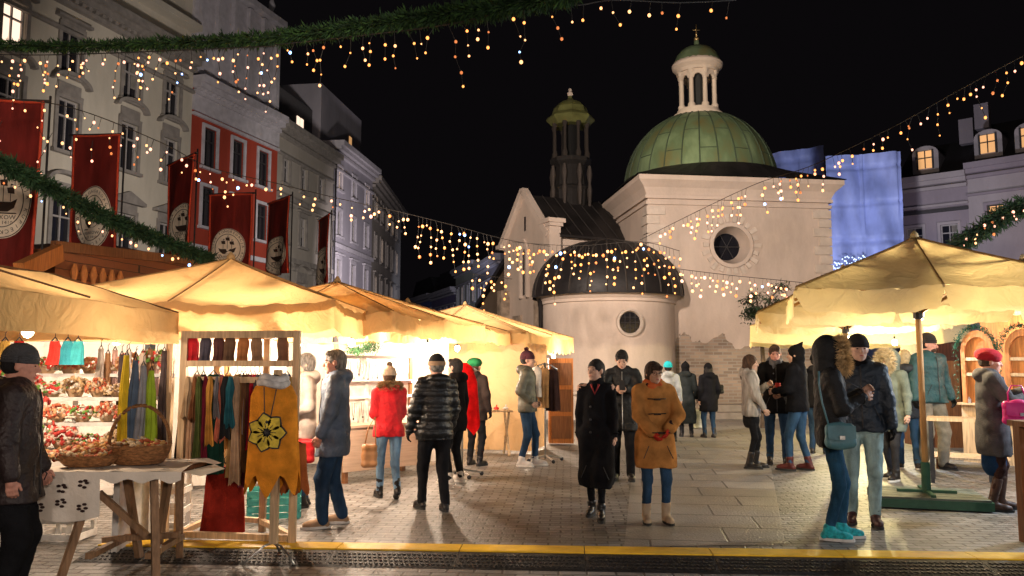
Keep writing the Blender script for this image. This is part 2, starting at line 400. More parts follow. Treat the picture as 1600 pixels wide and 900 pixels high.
# red house with ornate attic
c1 = Vector((*at(432, 44.9), 0)); W = []
for i, s in enumerate((1.4, 3.64, 5.9)):
    W += [(s, 11.3, 13.3, .95, 'dark', 0), (s, 8.3, 10.3, .95, 'dark', 0), (s, 3.6, 6.0, .95, 'plain', 0)]
def attic2(root, M, L):
    mb = MB(M); mb.box((L/2, .55, 18.4), (L, 1.0, 5.0)); mb.box((L/2, .3, 21.1), (L+.1, 1.4, .35))
    for k in range(6):
        x = .4+k*(L-.8)/5; mb.box((x, -.05, 18.4), (.3, .25, 4.8))
        mb.lathe([(0, 22.6), (.12, 22.5), (.22, 22.2), (.1, 21.9), (.25, 21.6), (.3, 21.3)], M @ Vector((x, .3, 0)), 10) if False else None
    mb.build('attic', M_white, root)
    for k in range(5):
        x = .4+k*(L-.8)/4; b = MB(M @ Matrix.Translation((x, .4, 0))); b.lathe([(.3, 21.27), (.3, 21.6), (.12, 21.8), (.22, 22.2), (.12, 22.5), (0, 22.8)], n=10); b.build('finial', M_white, root, smooth=True)
house('town_house', 'red house with grey-framed dark windows and pale ornate attic', c0, c1, 15.6, (M_red, M_white), W, cornice='dentil', bands=((14.35, .9, .1, M_white), (7.2, .25, .18, M_white)), base=(3.2, M_creamt), extra=attic2)
# grey beige house
c2 = Vector((*at(521, 52.9), 0)); W = []
for i, s in enumerate((1.1, 3.5, 6.1)):
    W += [(s, 12.0, 13.5, .85, 'plain', 0), (s, 8.6, 10.4, .9, 'flat', 0), (s, 4.2, 6.4, 1.3, 'hood', 0)]
def roof3(root, M, L):
    mb = MB(M); mb.box((L/2+.4, 4.6, 17.0), (L, 6, 3.4)); mb.build('roof_storey', pm('dark_grey_wall', (.10, .095, .1), .9), root)
    for k in (0, 1):
        w = MB(M); w.box((L*.72+k*.55, 1.57, 17.1), (.4, .05, 1.0)); w.build('window', M_litw, root)
    d = MB(M); d.tube([(L-.12, -.2, 15.4), (L-.12, -.2, .2)], .07); d.build('downpipe', M_dark, root, smooth=True)
house('town_house', 'grey-beige three-storey house between the red house and the lilac one', c1, c2, 15.5, (M_grey, M_creamt), W, cornice='plain', bands=((11.2, .3, .2, M_creamt), (7.6, .3, .2, M_creamt)), extra=roof3)
c3 = Vector((*at(582, 61.4), 0)); W = []
for i, s in enumerate((1.2, 4.2, 7.2)):
    W += [(s, 13.4, 15.0, .8, 'plain', (2, 0, 2)[i]), (s, 10.2, 12.0, .9, 'plain', 0), (s, 6.6, 8.6, .9, 'flat', 0), (s, 2.8, 5.0, 1.0, 'flat', 0)]
def roof4(root, M, L):
    mb = MB(M); mb.box((L/2, 3.5, 18.6), (L, 5, 4.0)); mb.build('roof_storey', M_lil, root)
    w = MB(M); w.box((L*.7, .97, 18.0), (.5, .05, 1.1)); w.build('window', M_lit, root)
house('town_house', 'lilac-grey house with two lit upper windows and tall roof storey', c2, c3, 16.6, (M_lil, M_white), W, cornice='plain', bands=((9.5, .3, .2, M_white),), extra=roof4)
c4 = Vector((*at(627, 77), 0)); W = []
for i, s in enumerate((1.6, 4.4, 7.2, 10, 12.8)):
    W += [(s, 13.0, 14.8, 1.0, 'plain', (2, 0, 2, 2, 0)[i]), (s, 9.8, 11.8, 1.0, 'plain', (0, 2, 0, 0, 2)[i]), (s, 6.2, 8.4, 1.0, 'flat', (2, 0, 0, 2, 0)[i]), (s, 2.5, 4.8, 1.2, 'flat', 0)]
house('town_house', 'last brownish house of the left row, narrow and foreshortened with scattered lit windows', c3, c4, 16.2, (M_grey, M_creamt), W, cornice='plain')
# the street beyond
fl = [(640, 115, 676, 103, 10.6, (.16, .2, .42), 'low bluish house at the far end of the street'), (676, 103, 713, 92, 10.4, (.2, .17, .3), 'purple-grey house in the far street beside the pale one'),
      (713, 92, 746, 82, 12.2, (.4, .42, .36), 'pale house with bright cornice and white windows in the far street'), (746, 82, 782, 71, 11.4, (.2, .19, .22), 'dark grey house nearest the church in the far street')]
for k, (u0, d0, u1, d1, zt, c, lab) in enumerate(fl):
    A = Vector((*at(u0, d0), 0)); B = Vector((*at(u1, d1), 0)); L = (B-A).length; W = []
    n = 4
    for i in range(n):
        s = L*(i+.5)/n; W += [(s, zt-4.2, zt-2.2, L/n*.35, 'plain', 1 if (k == 2 and i % 2) else 0), (s, zt-8, zt-5.8, L/n*.35, 'plain', 2 if k == 2 else 0)]
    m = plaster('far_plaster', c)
    r_, M_, L_ = house('far_house', lab, A, B, zt, (m, M_white), W, cornice='plain', group='houses in the far street')
    mb = MB(M_); mb.prism([(-.2, 0), (L_+.2, 0), (L_*.8, 2.4), (L_*.2, 2.4)], (0, .5, zt), (1, 0, 0), (0, 0, 1), -6); mb.build('roof', M_roof, r_)
# warm gabled house left of the church
gA = Vector((*at(752, 50), 0)); gB = Vector((*at(796, 44), 0)); m = plaster('warm_gable_plaster', (.44, .33, .22))
r_, M_, L_ = house('far_house', 'warm beige gabled house tucked behind the left side of the church', gA, gB, 5.2, (m, M_creamt), [(L*.25, 2.2, 3.6, .6, 'plain', 0)], cornice=None, group='houses in the far street')
mb = MB(M_); mb.prism([(-.1, 0), (L_+.1, 0), (L_+.1, 2.1)], (0, .01, 5.2), (1, 0, 0), (0, 0, 1), -6); mb.build('gable', m, r_)
mb = MB(M_); mb.beam((-.5, -.1, 5.15), (L_+.2, -.1, 7.45), .3, .3); mb.build('roof_edge', M_roof, r_)

# blue wrapped scaffold house and right-hand houses
M_tarp = pm('blue_tarpaulin', (.25, .30, .60), .55, .25, 1.2, .9, bscale=1.6, stretch=(1, 1, .5))
root = thing('scaffolded_building', 'building wrapped in wrinkled blue tarpaulin right of the church', 'building', (*at(1350, 46), 0))
def tarp_wall(u0, d0, u1, d1, z1, mb, seed):
    A = Vector((*at(u0, d0), 0)); B = Vector((*at(u1, d1), 0)); L = (B-A).length; ex = (B-A)/L; en = Vector((ex.y, -ex.x, 0))
    rg = random.Random(seed); ph = [rg.uniform(0, 6) for _ in range(6)]
    def fn(i, j):
        x = i*L; z = z1*j
        w_ = .13*math.sin(x*2.1+ph[0]+.4*math.sin(z*.9))+.07*math.sin(x*5.3+z*.7+ph[1])+.08*math.sin(z*2.4+x*.8+ph[2])
        ax = abs((x/1.9) % 1-.5); az = abs((z/2.1) % 1-.5)
        return A+ex*x+en*(w_*(1-.6*(ax > .46))-(.12 if az > .46 else 0))+Vector((0, 0, z))
    mb.sheet(fn, 90, 90)
mb = MB(); tarp_wall(1292, 45, 1409, 44, Zp(1400, 237, 44), mb, 1); A = Vector((*at(1409, 44), 0)); B = A+Vector((2.2, 7, 0)); h = Zp(1400, 237, 44)
mb.quad(A, B, B+Vector((0, 0, h)), A+Vector((0, 0, h))); mb.build('tarpaulin', M_tarp, root, smooth=True)
mb = MB(); tarp_wall(1205, 52, 1290, 50, Zp(1240, 234, 51), mb, 2); mb.build('tarpaulin', M_tarp, root, smooth=True)
mb = MB(); p0 = P(1302, 413, 43.5); p1 = P(1352, 404, 43.5)
for k in range(46): q = p0.lerp(p1, k/45); mb.ball(q+Vector((0, 0, random.uniform(-.3, .3))), .04, 6)
tag(mb.build('light_string', glow('icy_led', (.6, .78, 1), 1.3)), 'tangle of icy white lights at the foot of the blue tarpaulin', 'string lights')
M_pink = plaster('mauve_plaster', (.26, .225, .25)); M_pink2 = plaster('pale_mauve_plaster', (.34, .305, .31))
rA = Vector((*at(1403, 50), 0)); rB = Vector((*at(1512, 47.5), 0)); rC = Vector((*at(1720, 43), 0))
zt = Zp(1450, 277, 49); L = (rB-rA).length
def roofR(hz, dorm, chim):
    def f(root, M, L):
        mb = MB(M); mb.prism([(0, 0), (4.5, hz), (9, hz), (10, 0)], (-.1, 0, zz[0]), (0, 1, 0), (0, 0, 1), L+.2); mb.build('roof', M_roof, root)
        for s in dorm:
            d = MB(M); z0 = zz[0]+.35
            n = 10; poly = [(s-.75, z0), (s+.75, z0)]+[(s+.75*math.cos(math.pi*k/n), z0+1.25+.5*math.sin(math.pi*k/n)) for k in range(n+1)]
            d.prism(poly, (0, .5, 0), (1, 0, 0), (0, 0, 1), -2.6); dm = d.build('dormer', M_pink2, root)
            g = MB(M); g.box((s, .46, z0+.85), (.8, .06, 1.1)); g.build('pane', M_lit, dm)
            fr = MB(M); fr.box((s, .41, z0+.85), (.06, .05, 1.1)); fr.box((s, .408, z0+.95), (.8, .05, .06))
            for q in (-.44, .44): fr.box((s+q, .42, z0+.85), (.1, .09, 1.2))
            fr.build('window_frame', M_dark, dm)
        c = MB(M); c.box((chim, 3, zz[0]+hz+.2), (.8, .6, 1.6)); c.build('chimney', M_pink, root)
    return f
zz = [zt]
house('town_house', 'mauve house with white-framed windows beside the blue tarpaulin', rA, rB, zt, (M_pink, M_pink2), [(L*.22, 8.4, 10.0, .95, 'plain', 0), (L*.72, 8.4, 10.0, .95, 'plain', 0), (L*.22, 5.2, 7.1, .95, 'flat', 0), (L*.72, 5.2, 7.1, .95, 'flat', 0)], cornice='plain', extra=roofR(3, (L*.4,), L*.9), bands=((10.9, .2, .16, M_dark),))
zt2 = Zp(1512, 258, 47.5); zz[0] = zt2; L = (rC-rB).length
house('town_house', 'pale mauve house with a warm lit window and lit dormer, far right', rB, rC, zt2, (M_pink2, M_pink), [(L*.22, 9.6, 10.9, .9, 'dark', 1), (L*.55, 9.6, 10.9, .9, 'dark', 0), (L*.22, 5.6, 7.4, .9, 'plain', 0), (L*.55, 5.6, 7.4, .9, 'plain', 0)], cornice='plain', extra=roofR(3.4, (L*.17, L*.5), L*.05))

# ---------------------------------------------------------------- church
M_ch = plaster('church_plaster', (.58, .47, .39), stain=.36, brickz=2.2); M_ch2 = plaster('church_plaster_smooth', (.60, .49, .41), stain=.32)
M_qn = pm('quoin_stone', (.52, .44, .37), .9, .15, 3, .3)
M_cu = None
def copper():
    m, t, b = new_mat('copper_patina'); N = t.nodes; L = t.links
    tc = N.new('ShaderNodeTexCoord'); n1 = N.new('ShaderNodeTexNoise'); n1.inputs['Scale'].default_value = 1.6; n1.inputs['Detail'].default_value = 6
    mp = N.new('ShaderNodeMapping'); mp.inputs['Scale'].default_value = (1, 1, .4); L.new(tc.outputs['Object'], mp.inputs[0]); L.new(mp.outputs[0], n1.inputs['Vector'])
    cr = N.new('ShaderNodeValToRGB'); e = cr.color_ramp.elements
    e[0].position = .3; e[0].color = (.15, .13, .05, 1); e[1].position = .7; e[1].color = (.21, .28, .155, 1)
    x = e.new(.5); x.color = (.12, .17, .09, 1)
    L.new(n1.outputs['Fac'], cr.inputs[0]); L.new(cr.outputs[0], b.inputs['Base Color']); b.inputs['Roughness'].default_value = .5; b.inputs['Metallic'].default_value = .25
    return m
M_cu = copper(); M_cud = pm('dark_sheet_roof', (.014, .012, .012), .5, .45, 2, .35, spec=.35); M_seam = pm('seam_metal', (.05, .07, .045), .5)
ch = thing('church', 'small pale church with green ribbed dome, round chapel and dark turret', 'church', (5, 25, 0))
K = Vector((4.13, 24.0, 0)); e1 = Vector((.9917, .129, 0)); e2 = Vector((-.129, .9917, 0)); S = 5.85
CM = Matrix(((e1.x, e2.x, 0, K.x), (e1.y, e2.y, 0, K.y), (0, 0, 1, 0), (0, 0, 0, 1)))
ztw = Zp(1015, 304, 24)
def ring_fill(mb, cx, cz, r, x0, x1, z0, z1, n=40):
    """flat wall x0..x1, z0..z1 at y=0 with a round hole"""
    ang = [2*math.pi*k/n for k in range(n)]
    def outer(t):
        dx, dz = math.cos(t), math.sin(t); m = 1e9
        if dx > 1e-6: m = min(m, (x1-cx)/dx)
        if dx < -1e-6: m = min(m, (x0-cx)/dx)
        if dz > 1e-6: m = min(m, (z1-cz)/dz)
        if dz < -1e-6: m = min(m, (z0-cz)/dz)
        return (cx+dx*m, 0, cz+dz*m)
    ca = [math.atan2(z-cz, x-cx) % (2*math.pi) for x in (x0, x1) for z in (z0, z1)]
    ang = sorted(ang+ca)
    for k in range(len(ang)):
        a, b = ang[k], ang[(k+1) % len(ang)]
        mb.quad((cx+r*math.cos(a), 0, cz+r*math.sin(a)), outer(a), outer(b), (cx+r*math.cos(b), 0, cz+r*math.sin(b)))
# oculus position on the front wall
ocx = 2.62; ocz = Zp(1163, 383, 24.3); orr = .58
mb = MB(CM); ring_fill(mb, ocx, ocz, orr, 0, S, 0, ztw)
mb.quad((0, 0, 0), (0, 0, ztw), (0, S, ztw), (0, S, 0)); mb.quad((S, 0, 0), (S, S, 0), (S, S, ztw), (S, 0, ztw)); mb.quad((0, S, 0), (0, S, ztw), (S, S, ztw), (S, S, 0))
mb.build('nave_wall', M_ch, ch)
OM = CM @ Matrix.Translation((ocx, 0, ocz)) @ Matrix.Rotation(R(90), 4, 'X')     # lathe axis points out (-y)
mb = MB(OM); mb.lathe([(orr+.12, .002), (orr+.12, .06), (orr, .06), (orr, 0), (.42, -.38), (.42, -.4)], n=40); oc = mb.build('round_window', M_ch2, ch, smooth=35)
mb = MB(OM); mb.lathe([(.43, -.37), (0, -.37)], n=32); mb.build('pane', M_glass, oc)
mb = MB(OM)
for a in (0, 60, 120): t = R(a); mb.tube([(-.42*math.cos(t), -.42*math.sin(t), -.34), (.42*math.cos(t), .42*math.sin(t), -.34)], .014, 6)
mb.build('glazing_bar', M_dark, oc)
mb = MB(OM)
for k in range(22):
    t = 2*math.pi*k/22; T = Matrix.Rotation(t, 4, 'Z'); l = .17 if k % 2 else .25
    vs = [T @ Vector(p) for p in ((.72, -.055, .0), (.72+l, -.07, .0), (.72+l, .07, .0), (.72, .055, .0))]; up = Vector((0, 0, .045))
    mb.add(vs+[p+up for p in vs], [(0, 1, 2, 3)[::-1], (4, 5, 6, 7), (0, 1, 5, 4), (1, 2, 6, 5), (2, 3, 7, 6), (3, 0, 4, 7)])
mb.build('voussoir_ring', M_qn, oc)
for side in (0, 1):      # quoins, one corner at a time
  mb = MB(CM); z = 1.2; k = 0
  while z < ztw-.35:
    a = .58 if k % 2 else .40; h = .285; pr = .05; b_ = .40 if k % 2 else .58
    if side: mb.box((S-a/2+pr, -pr/2, z+h/2), (a, pr, h-.03))
    else: mb.box((a/2-pr, -pr/2, z+h/2), (a, pr, h-.03)); mb.box((-pr/2, b_/2, z+h/2), (pr, b_, h-.03))
    z += h; k += 1
  mb.build('quoins', M_qn, ch)
z = 99; k = 0
while z < ztw-.35:
    a = .58 if k % 2 else .40; h = .285; pr = .05; b_ = .40 if k % 2 else .58
    z += 1
mb = MB(CM)
def ringbox(mb, pr, z0, z1, S=S):
    mb.box((S/2, -pr/2, (z0+z1)/2), (S+2*pr, pr, z1-z0)); mb.box((S/2, S+pr/2, (z0+z1)/2), (S+2*pr, pr, z1-z0))
    mb.box((-pr/2, S/2, (z0+z1)/2), (pr, S, z1-z0)); mb.box((S+pr/2, S/2, (z0+z1)/2), (pr, S, z1-z0))
ringbox(mb, .07, ztw-.30, ztw-.20); ringbox(mb, .10, ztw-.12, ztw-.02)
prof = [(.06, 0), (.10, .1), (.16, .22), (.30, .36), (.36, .42), (.36, .56)]
def cornice_sweep(mb, prof, z0, S=S):
    vs = []
    for pr, z in prof: vs += [(-pr, -pr, z0+z), (S+pr, -pr, z0+z), (S+pr, S+pr, z0+z), (-pr, S+pr, z0+z)]
    fs = []
    for i in range(len(prof)-1):
        for k in range(4): fs.append((i*4+k, i*4+(k+1) % 4, (i+1)*4+(k+1) % 4, (i+1)*4+k))
    n = (len(prof)-1)*4; fs.append((n, n+1, n+2, n+3)); mb.add(vs, fs)
cornice_sweep(mb, prof, ztw-.01); mb.build('cornice', M_ch2, ch)
ztc = ztw+.55; dc = CM @ Vector((S/2-.15, S/2, 0))
mb = MB()
n = 64; vs = []; fs = []
for k in range(n):
    t = 2*math.pi*k/n; dx, dy = math.cos(t), math.sin(t); m = (S/2+.42)/max(abs(dx), abs(dy))
    p = CM @ Vector((S/2+dx*m, S/2+dy*m, ztc+.02)); vs.append(p)
for k in range(n):
    t = 2*math.pi*k/n; p = CM @ Vector((S/2+2.72*math.cos(t), S/2+2.72*math.sin(t), ztc+.62)); vs.append(p)
for k in range(n): fs.append((k, (k+1) % n, n+(k+1) % n, n+k))
mb.add(vs, fs); mb.build('roof', M_cud, ch)
# dome
dz0 = ztc+.15; Rd = 2.62; dtop = Zp(1089, 176, 27)
Hd = dtop-dz0
prof = [(Rd*math.cos(t)**.92 if t < math.pi/2 else 0, dz0+Hd*math.sin(t)) for t in [math.pi/2*k/20*.93 for k in range(21)]]
mb = MB(); mb.lathe(prof, dc, 64); dm = mb.build('dome', M_cu, ch, smooth=True)
mb = MB()
for k in range(28):
    t = 2*math.pi*k/28; mb.tube([dc+Vector(((r+.01)*math.cos(t), (r+.01)*math.sin(t), z)) for r, z in prof], .022, 5)
for j, q in enumerate((5, 9, 13)):
    r, z = prof[q]
    for k in range(28):
        if (k+j) % 2: continue
        t0 = 2*math.pi*k/28; mb.tube([dc+Vector(((r+.008)*math.cos(t0+i*.056), (r+.008)*math.sin(t0+i*.056), z)) for i in range(5)], .014, 4)
mb.build('dome_ribs', M_seam, dm)
# lantern
ln = MB(); lz0 = dtop-.12; lz1 = Zp(1076, 112, 27); lz2 = Zp(1076, 94, 27)
ln.lathe([(.86, lz0-.12), (.86, lz0+.08), (.74, lz0+.12), (.72, lz0+.25), (.0, lz0+.25)], dc, 32); la = ln.build('lantern', M_ch2, ch, smooth=30)
mb = MB(); mb.lathe([(.80, lz0-.13), (.92, lz0-.05), (.80, lz0+.0)], dc, 32); mb.build('lantern_flashing', M_cud, la)
for k in range(8):
    t = 2*math.pi*(k+.25)/8; c = dc+Vector((.60*math.cos(t), .60*math.sin(t), 0))
    mb = MB(); mb.lathe([(.13, lz0+.25), (.13, lz0+.36), (.085, lz0+.42), (.075, lz1-.18), (.12, lz1-.1), (.12, lz1)], c, 12); mb.build('column', M_ch2, la, smooth=40)
    mb = MB()
    n = 8; t2 = t+math.pi/8; rr = .56; c2 = dc+Vector((rr*math.cos(t2), rr*math.sin(t2), 0)); tx = Vector((-math.sin(t2), math.cos(t2), 0))
    poly = [(-.25, lz1), (-.25, lz1-.3)]+[(-.14*math.cos(math.pi*q/n), lz1-.3+.14*math.sin(math.pi*q/n)) for q in range(n+1)]+[(.25, lz1-.3), (.25, lz1)]
    mb.prism(poly, c2, tx, (0, 0, 1), .08); mb.build('arch', M_ch2, la)
mb = MB(); mb.lathe([(.34, lz0+.25), (.34, lz1)], dc, 16); mb.build('lantern_core', pm('lantern_dark', (.02, .02, .02)), la)
mb = MB(); mb.lathe([(.0, lz1-.01), (.72, lz1-.01), (.74, lz1+.1), (.86, lz1+.2), (.88, lz1+.3), (.8, lz2)], dc, 32); mb.build('lantern_cornice', M_ch2, la, smooth=30)
lz3 = Zp(1076, 66, 27)
mb = MB(); mb.lathe([(.84, lz2-.06), (.78, lz2+.06), (.70, lz2+.25), (.52, lz2+.45), (.26, lz3-.1), (.10, lz3), (.08, lz3+.15)], dc, 24); mb.build('lantern_cap', M_cu, la, smooth=40)
mb = MB(); mb.ball(dc+Vector((0, 0, lz3+.22)), .09, 12); mb.tube([dc+Vector((0, 0, lz3+.2)), dc+Vector((0, 0, lz3+.75))], .02, 6); mb.tube([dc+Vector((-.13, 0, lz3+.55)), dc+Vector((.13, 0, lz3+.55))], .018, 6)
mb.build('finial', pm('gilt', (.6, .42, .18), .35, metal=.8), la, smooth=True)
# round chapel
ac = Vector((2.93, 24.5, 0)); ar = 2.02; zw = Zp(955, 470, 22.4)
mb = MB(); a0, a1 = R(-200), R(20)
mb.lathe([(ar+.1, 0), (ar+.1, .75), (ar, .85), (ar, zw), (ar+.05, zw+.02), (ar+.05, zw+.1), (ar+.17, zw+.22), (ar+.2, zw+.3), (ar-.2, zw+.3)], ac, 64, a0, a1)
ap = mb.build('chapel_wall', M_ch2, ch, smooth=35)
zr = Zp(955, 378, 24.5); zb = zw+.28
prof = []
for k in range(15):
    t = math.pi/2*k/14; prof.append(((ar+.27)*math.cos(t)**.80, zb+(zr-zb)*math.sin(t)**1.05))
prof = [(ar+.29, zb-.06)]+prof
mb = MB(); mb.lathe(prof, ac, 56); apr = mb.build('chapel_roof', M_cud, ch, smooth=40)
mb = MB()
for k in range(26):
    t = 2*math.pi*k/26; mb.tube([ac+Vector(((r+.01)*math.cos(t), (r+.01)*math.sin(t), z)) for r, z in prof[1:]], .025, 4)
mb.build('roof_seams', pm('roof_seam', (.05, .043, .038), .5), apr)
def chapel_oculus(u, v, r):
    best = min((abs((P(u, v, 22.3+.005*i).x-ac.x)**2+(22.3+.005*i-ac.y)**2-ar*ar), 22.3+.005*i) for i in range(400))
    p = P(u, v, best[1]); nrm = (Vector((p.x, p.y, 0))-ac).normalized(); q = nrm.to_track_quat('Z', 'Y').to_matrix().to_4x4()
    T = Matrix.Translation(p-nrm*.02) @ q
    mb = MB(T); mb.lathe([(r*1.32, -.03), (r*1.32, .08), (r*1.12, .10), (r*1.0, .04), (r*1.0, .0)], n=36); o = mb.build('round_window', M_qn, ch, smooth=35)
    mb = MB(T); mb.lathe([(r*1.01, .035), (0, .035)], n=32); mb.build('pane', M_glass, o)
    mb = MB(T)
    for a in (0, 1, 2): mb.tube([(-r+.02, (a-1)*r*.5, .045), (r-.02, (a-1)*r*.5, .045)], .01, 5); mb.tube([((a-1)*r*.5, -r+.02, .048), ((a-1)*r*.5, r-.02, .048)], .01, 5)
    mb.build('grille', M_dark, o)
chapel_oculus(984, 504, .30)
mb = MB(); t = R(-8); q = ac+Vector(((ar+.1)*math.cos(t), (ar+.1)*math.sin(t), 0)); mb.tube([q+Vector((0, 0, zw+.2)), q+Vector((.02, 0, .1))], .06, 10); mb.build('downpipe', M_cud, ch, smooth=True); mb = MB()
t = R(-168); q = ac+Vector(((ar+.1)*math.cos(t), (ar+.1)*math.sin(t), 0)); mb.tube([q+Vector((0, 0, zw+.2)), q+Vector((0, 0, .1))], .06, 10); mb.build('downpipe', M_cud, ch, smooth=True)
# gabled wing with side wall
gK = Vector((1.2, 25.6, 0)); gL = Vector((-.28, 28.6, 0)); ge = (gK-gL).normalized(); gx = Vector((-ge.y, ge.x, 0)); gW = (gK-gL).length
if gx.x < 0: gx = -gx
zE = Zp(857, 366, 25.6); zA = Zp(805, 304, 27.1); Ln = 5.0
GM = Matrix(((ge.x, gx.x, 0, gL.x), (ge.y, gx.y, 0, gL.y), (0, 0, 1, 0), (0, 0, 0, 1)))   # x from far-left corner to near corner, y into the wing
mb = MB(GM)
mb.add([(0, 0, 0), (gW, 0, 0), (gW, 0, zE), (gW/2, 0, zA), (0, 0, zE)], [(0, 1, 2, 3, 4)])
mb.add([(gW, 0, 0), (gW, Ln, 0), (gW, Ln, zE), (gW, 0, zE)], [(0, 1, 2, 3)]); mb.add([(0, 0, 0), (0, 0, zE), (0, Ln, zE), (0, Ln, 0)], [(0, 1, 2, 3)])
gw = mb.build('gable_wing_wall', M_ch, ch)
mb = MB(GM)     # gable coping + pier caps + buttresses
for sgn, xb in ((1, 0), (-1, gW)):
    mb.beam((xb-sgn*.12, -.06, zE-.02), (gW/2, -.06, zA+.14), .24, .2)
mb.box((gW+.06, .1, zE+.42), (.62, .62, .14)); mb.box((gW+.06, .1, zE+.3), (.5, .5, .12)); mb.box((gW+.02, .1, zE-.35), (.4, .42, 1.2)); mb.box((-.1, .0, zE+.02), (.4, .4, .14))
mb.build('coping', M_ch2, ch)
mb = MB(GM)
for x in (.28, gW-.3): mb.box((x, -.16, zE*.36), (.34, .34, zE*.72))
for k in range(7): mb.box((gW*.5+((k % 3)-1)*.55, -.03, .5+k*.42), (.6+.2*(k % 2), .1, .33))
mb.build('stone_buttress', pm('rubble_stone', (.30, .23, .17), .95, .4, 5, .8), ch)
mb = MB(GM); zc = Zp(820, 420, 27.1); mb.prism([(gW/2-.17, zc-.9), (gW/2+.17, zc-.9), (gW/2+.17, zc+.5), (gW/2, zc+.8), (gW/2-.17, zc+.5)], (0, -.012, 0), (1, 0, 0), (0, 0, 1), .012)
mb.prism([(gW/2-.05, zE+.35), (gW/2+.05, zE+.35), (gW/2+.05, zE+.85), (gW/2-.05, zE+.85)], (0, -.012, 0), (1, 0, 0), (0, 0, 1), .012); lw = mb.build('lancet_window', M_glass, ch)
mb = MB(GM)
for x in (gW/2-.25, gW/2+.25): mb.box((x, -.06, zc-.2), (.1, .14, 1.6))
mb.beam((gW/2-.27, -.06, zc+.58), (gW/2, -.06, zc+.98), .1, .14); mb.beam((gW/2+.27, -.06, zc+.58), (gW/2, -.06, zc+.98), .1, .14); mb.build('window_surround', M_ch2, lw)
mb = MB(GM)
zo = .16
mb.quad((gW+.28, .25, zE-.02), (gW+.28, Ln, zE-.02), (gW/2, Ln, zA), (gW/2, .14, zA)); mb.quad((-.2, .14, zE-.02), (gW/2, .14, zA), (gW/2, Ln, zA), (-.2, Ln, zE-.02))
mb.quad((gW+.28, .25, zE-.1), (gW+.28, Ln, zE-.1), (gW+.28, Ln, zE-.02), (gW+.28, .25, zE-.02)); mb.build('wing_roof', M_cud, ch)
mb = MB(GM)
for k in range(1, 11): y = .2+k*.46; mb.tube([(gW+.27, y, zE+.0), (gW/2, y, zA+.02)], .022, 4)
mb.build('roof_seams', pm('roof_seam2', (.03, .026, .024), .5), ch)
# turret
tc_ = Vector((P(892, 300, 28.2).x, 28.2, 0)); tz = lambda v: Zp(892, v, 28.2)
M_tur = pm('dark_carved_timber', (.012, .010, .009), .8, .3, 8, .4)
mb = MB(); mb.lathe([(.62, tz(325)), (.66, tz(300)), (.72, tz(296)), (.62, tz(292)), (.58, tz(262)), (.74, tz(256)), (.74, tz(250)), (0, tz(250))], tc_, 8); tu = mb.build('turret', M_tur, ch)
for k in range(8):
    t = 2*math.pi*(k+.5)/8; c = tc_+Vector((.62*math.cos(t), .62*math.sin(t), 0)); mb = MB(); mb.lathe([(.09, tz(250)), (.1, tz(244)), (.055, tz(238)), (.05, tz(205)), (.09, tz(200)), (.09, tz(196))], c, 8); mb.build('turret_column', pm('turret_column_paint', (.028, .022, .018), .9), tu, smooth=40)
    c2 = tc_+Vector((.7*math.cos(t), .7*math.sin(t), 0)); mb = MB(); mb.lathe([(.05, tz(325)), (.09, tz(300)), (.05, tz(290)), (.1, tz(275)), (.05, tz(262))], c2, 6); mb.build('turret_baluster', pm('turret_baluster_paint', (.05, .04, .034), .8), tu, smooth=40)
mb = MB(); mb.lathe([(.3, tz(250)), (.3, tz(197))], tc_, 8); mb.build('turret_core', pm('core_black', (.005, .005, .005), .9), tu)  # near-black core inside the ring of turret columns
mb = MB(); mb.lathe([(.0, tz(198)), (.66, tz(198)), (.88, tz(189)), (.86, tz(186)), (.66, tz(179)), (.6, tz(170)), (.42, tz(162)), (.2, tz(158)), (.08, tz(154)), (.07, tz(148))], tc_, 8); mb.build('turret_cap', pm('yellow_green_copper', (.10, .105, .035), .5, .3, 3), tu, smooth=25)
mb = MB(); mb.ball(tc_+Vector((0, 0, tz(147))), .11, 10); mb.ball(tc_+Vector((0, 0, tz(141))), .07, 8); mb.build('finial', M_qn, tu, smooth=True)
# low wall beside the chapel, drum foot
mb = MB(); mb.box((1.7, 22.6, .35), (2.6, .4, .7), R(-14)); mb.box((1.7, 22.55, .74), (2.7, .5, .09), R(-14)); tag(mb.build('stone_wall', M_qn), 'low pale stone wall at the foot of the round chapel', 'wall')
mb = MB(CM); mb.box((S/2+.6, -.9, .09), (S-.6, 1.6, .18)); mb.box((S/2+.9, -.6, .27), (S-1.4, .9, .18)); tag(mb.build('stone_steps', pm('step_stone', (.3, .26, .22), .8, .2, 4, .3)), 'two low stone steps along the church wall', 'steps')
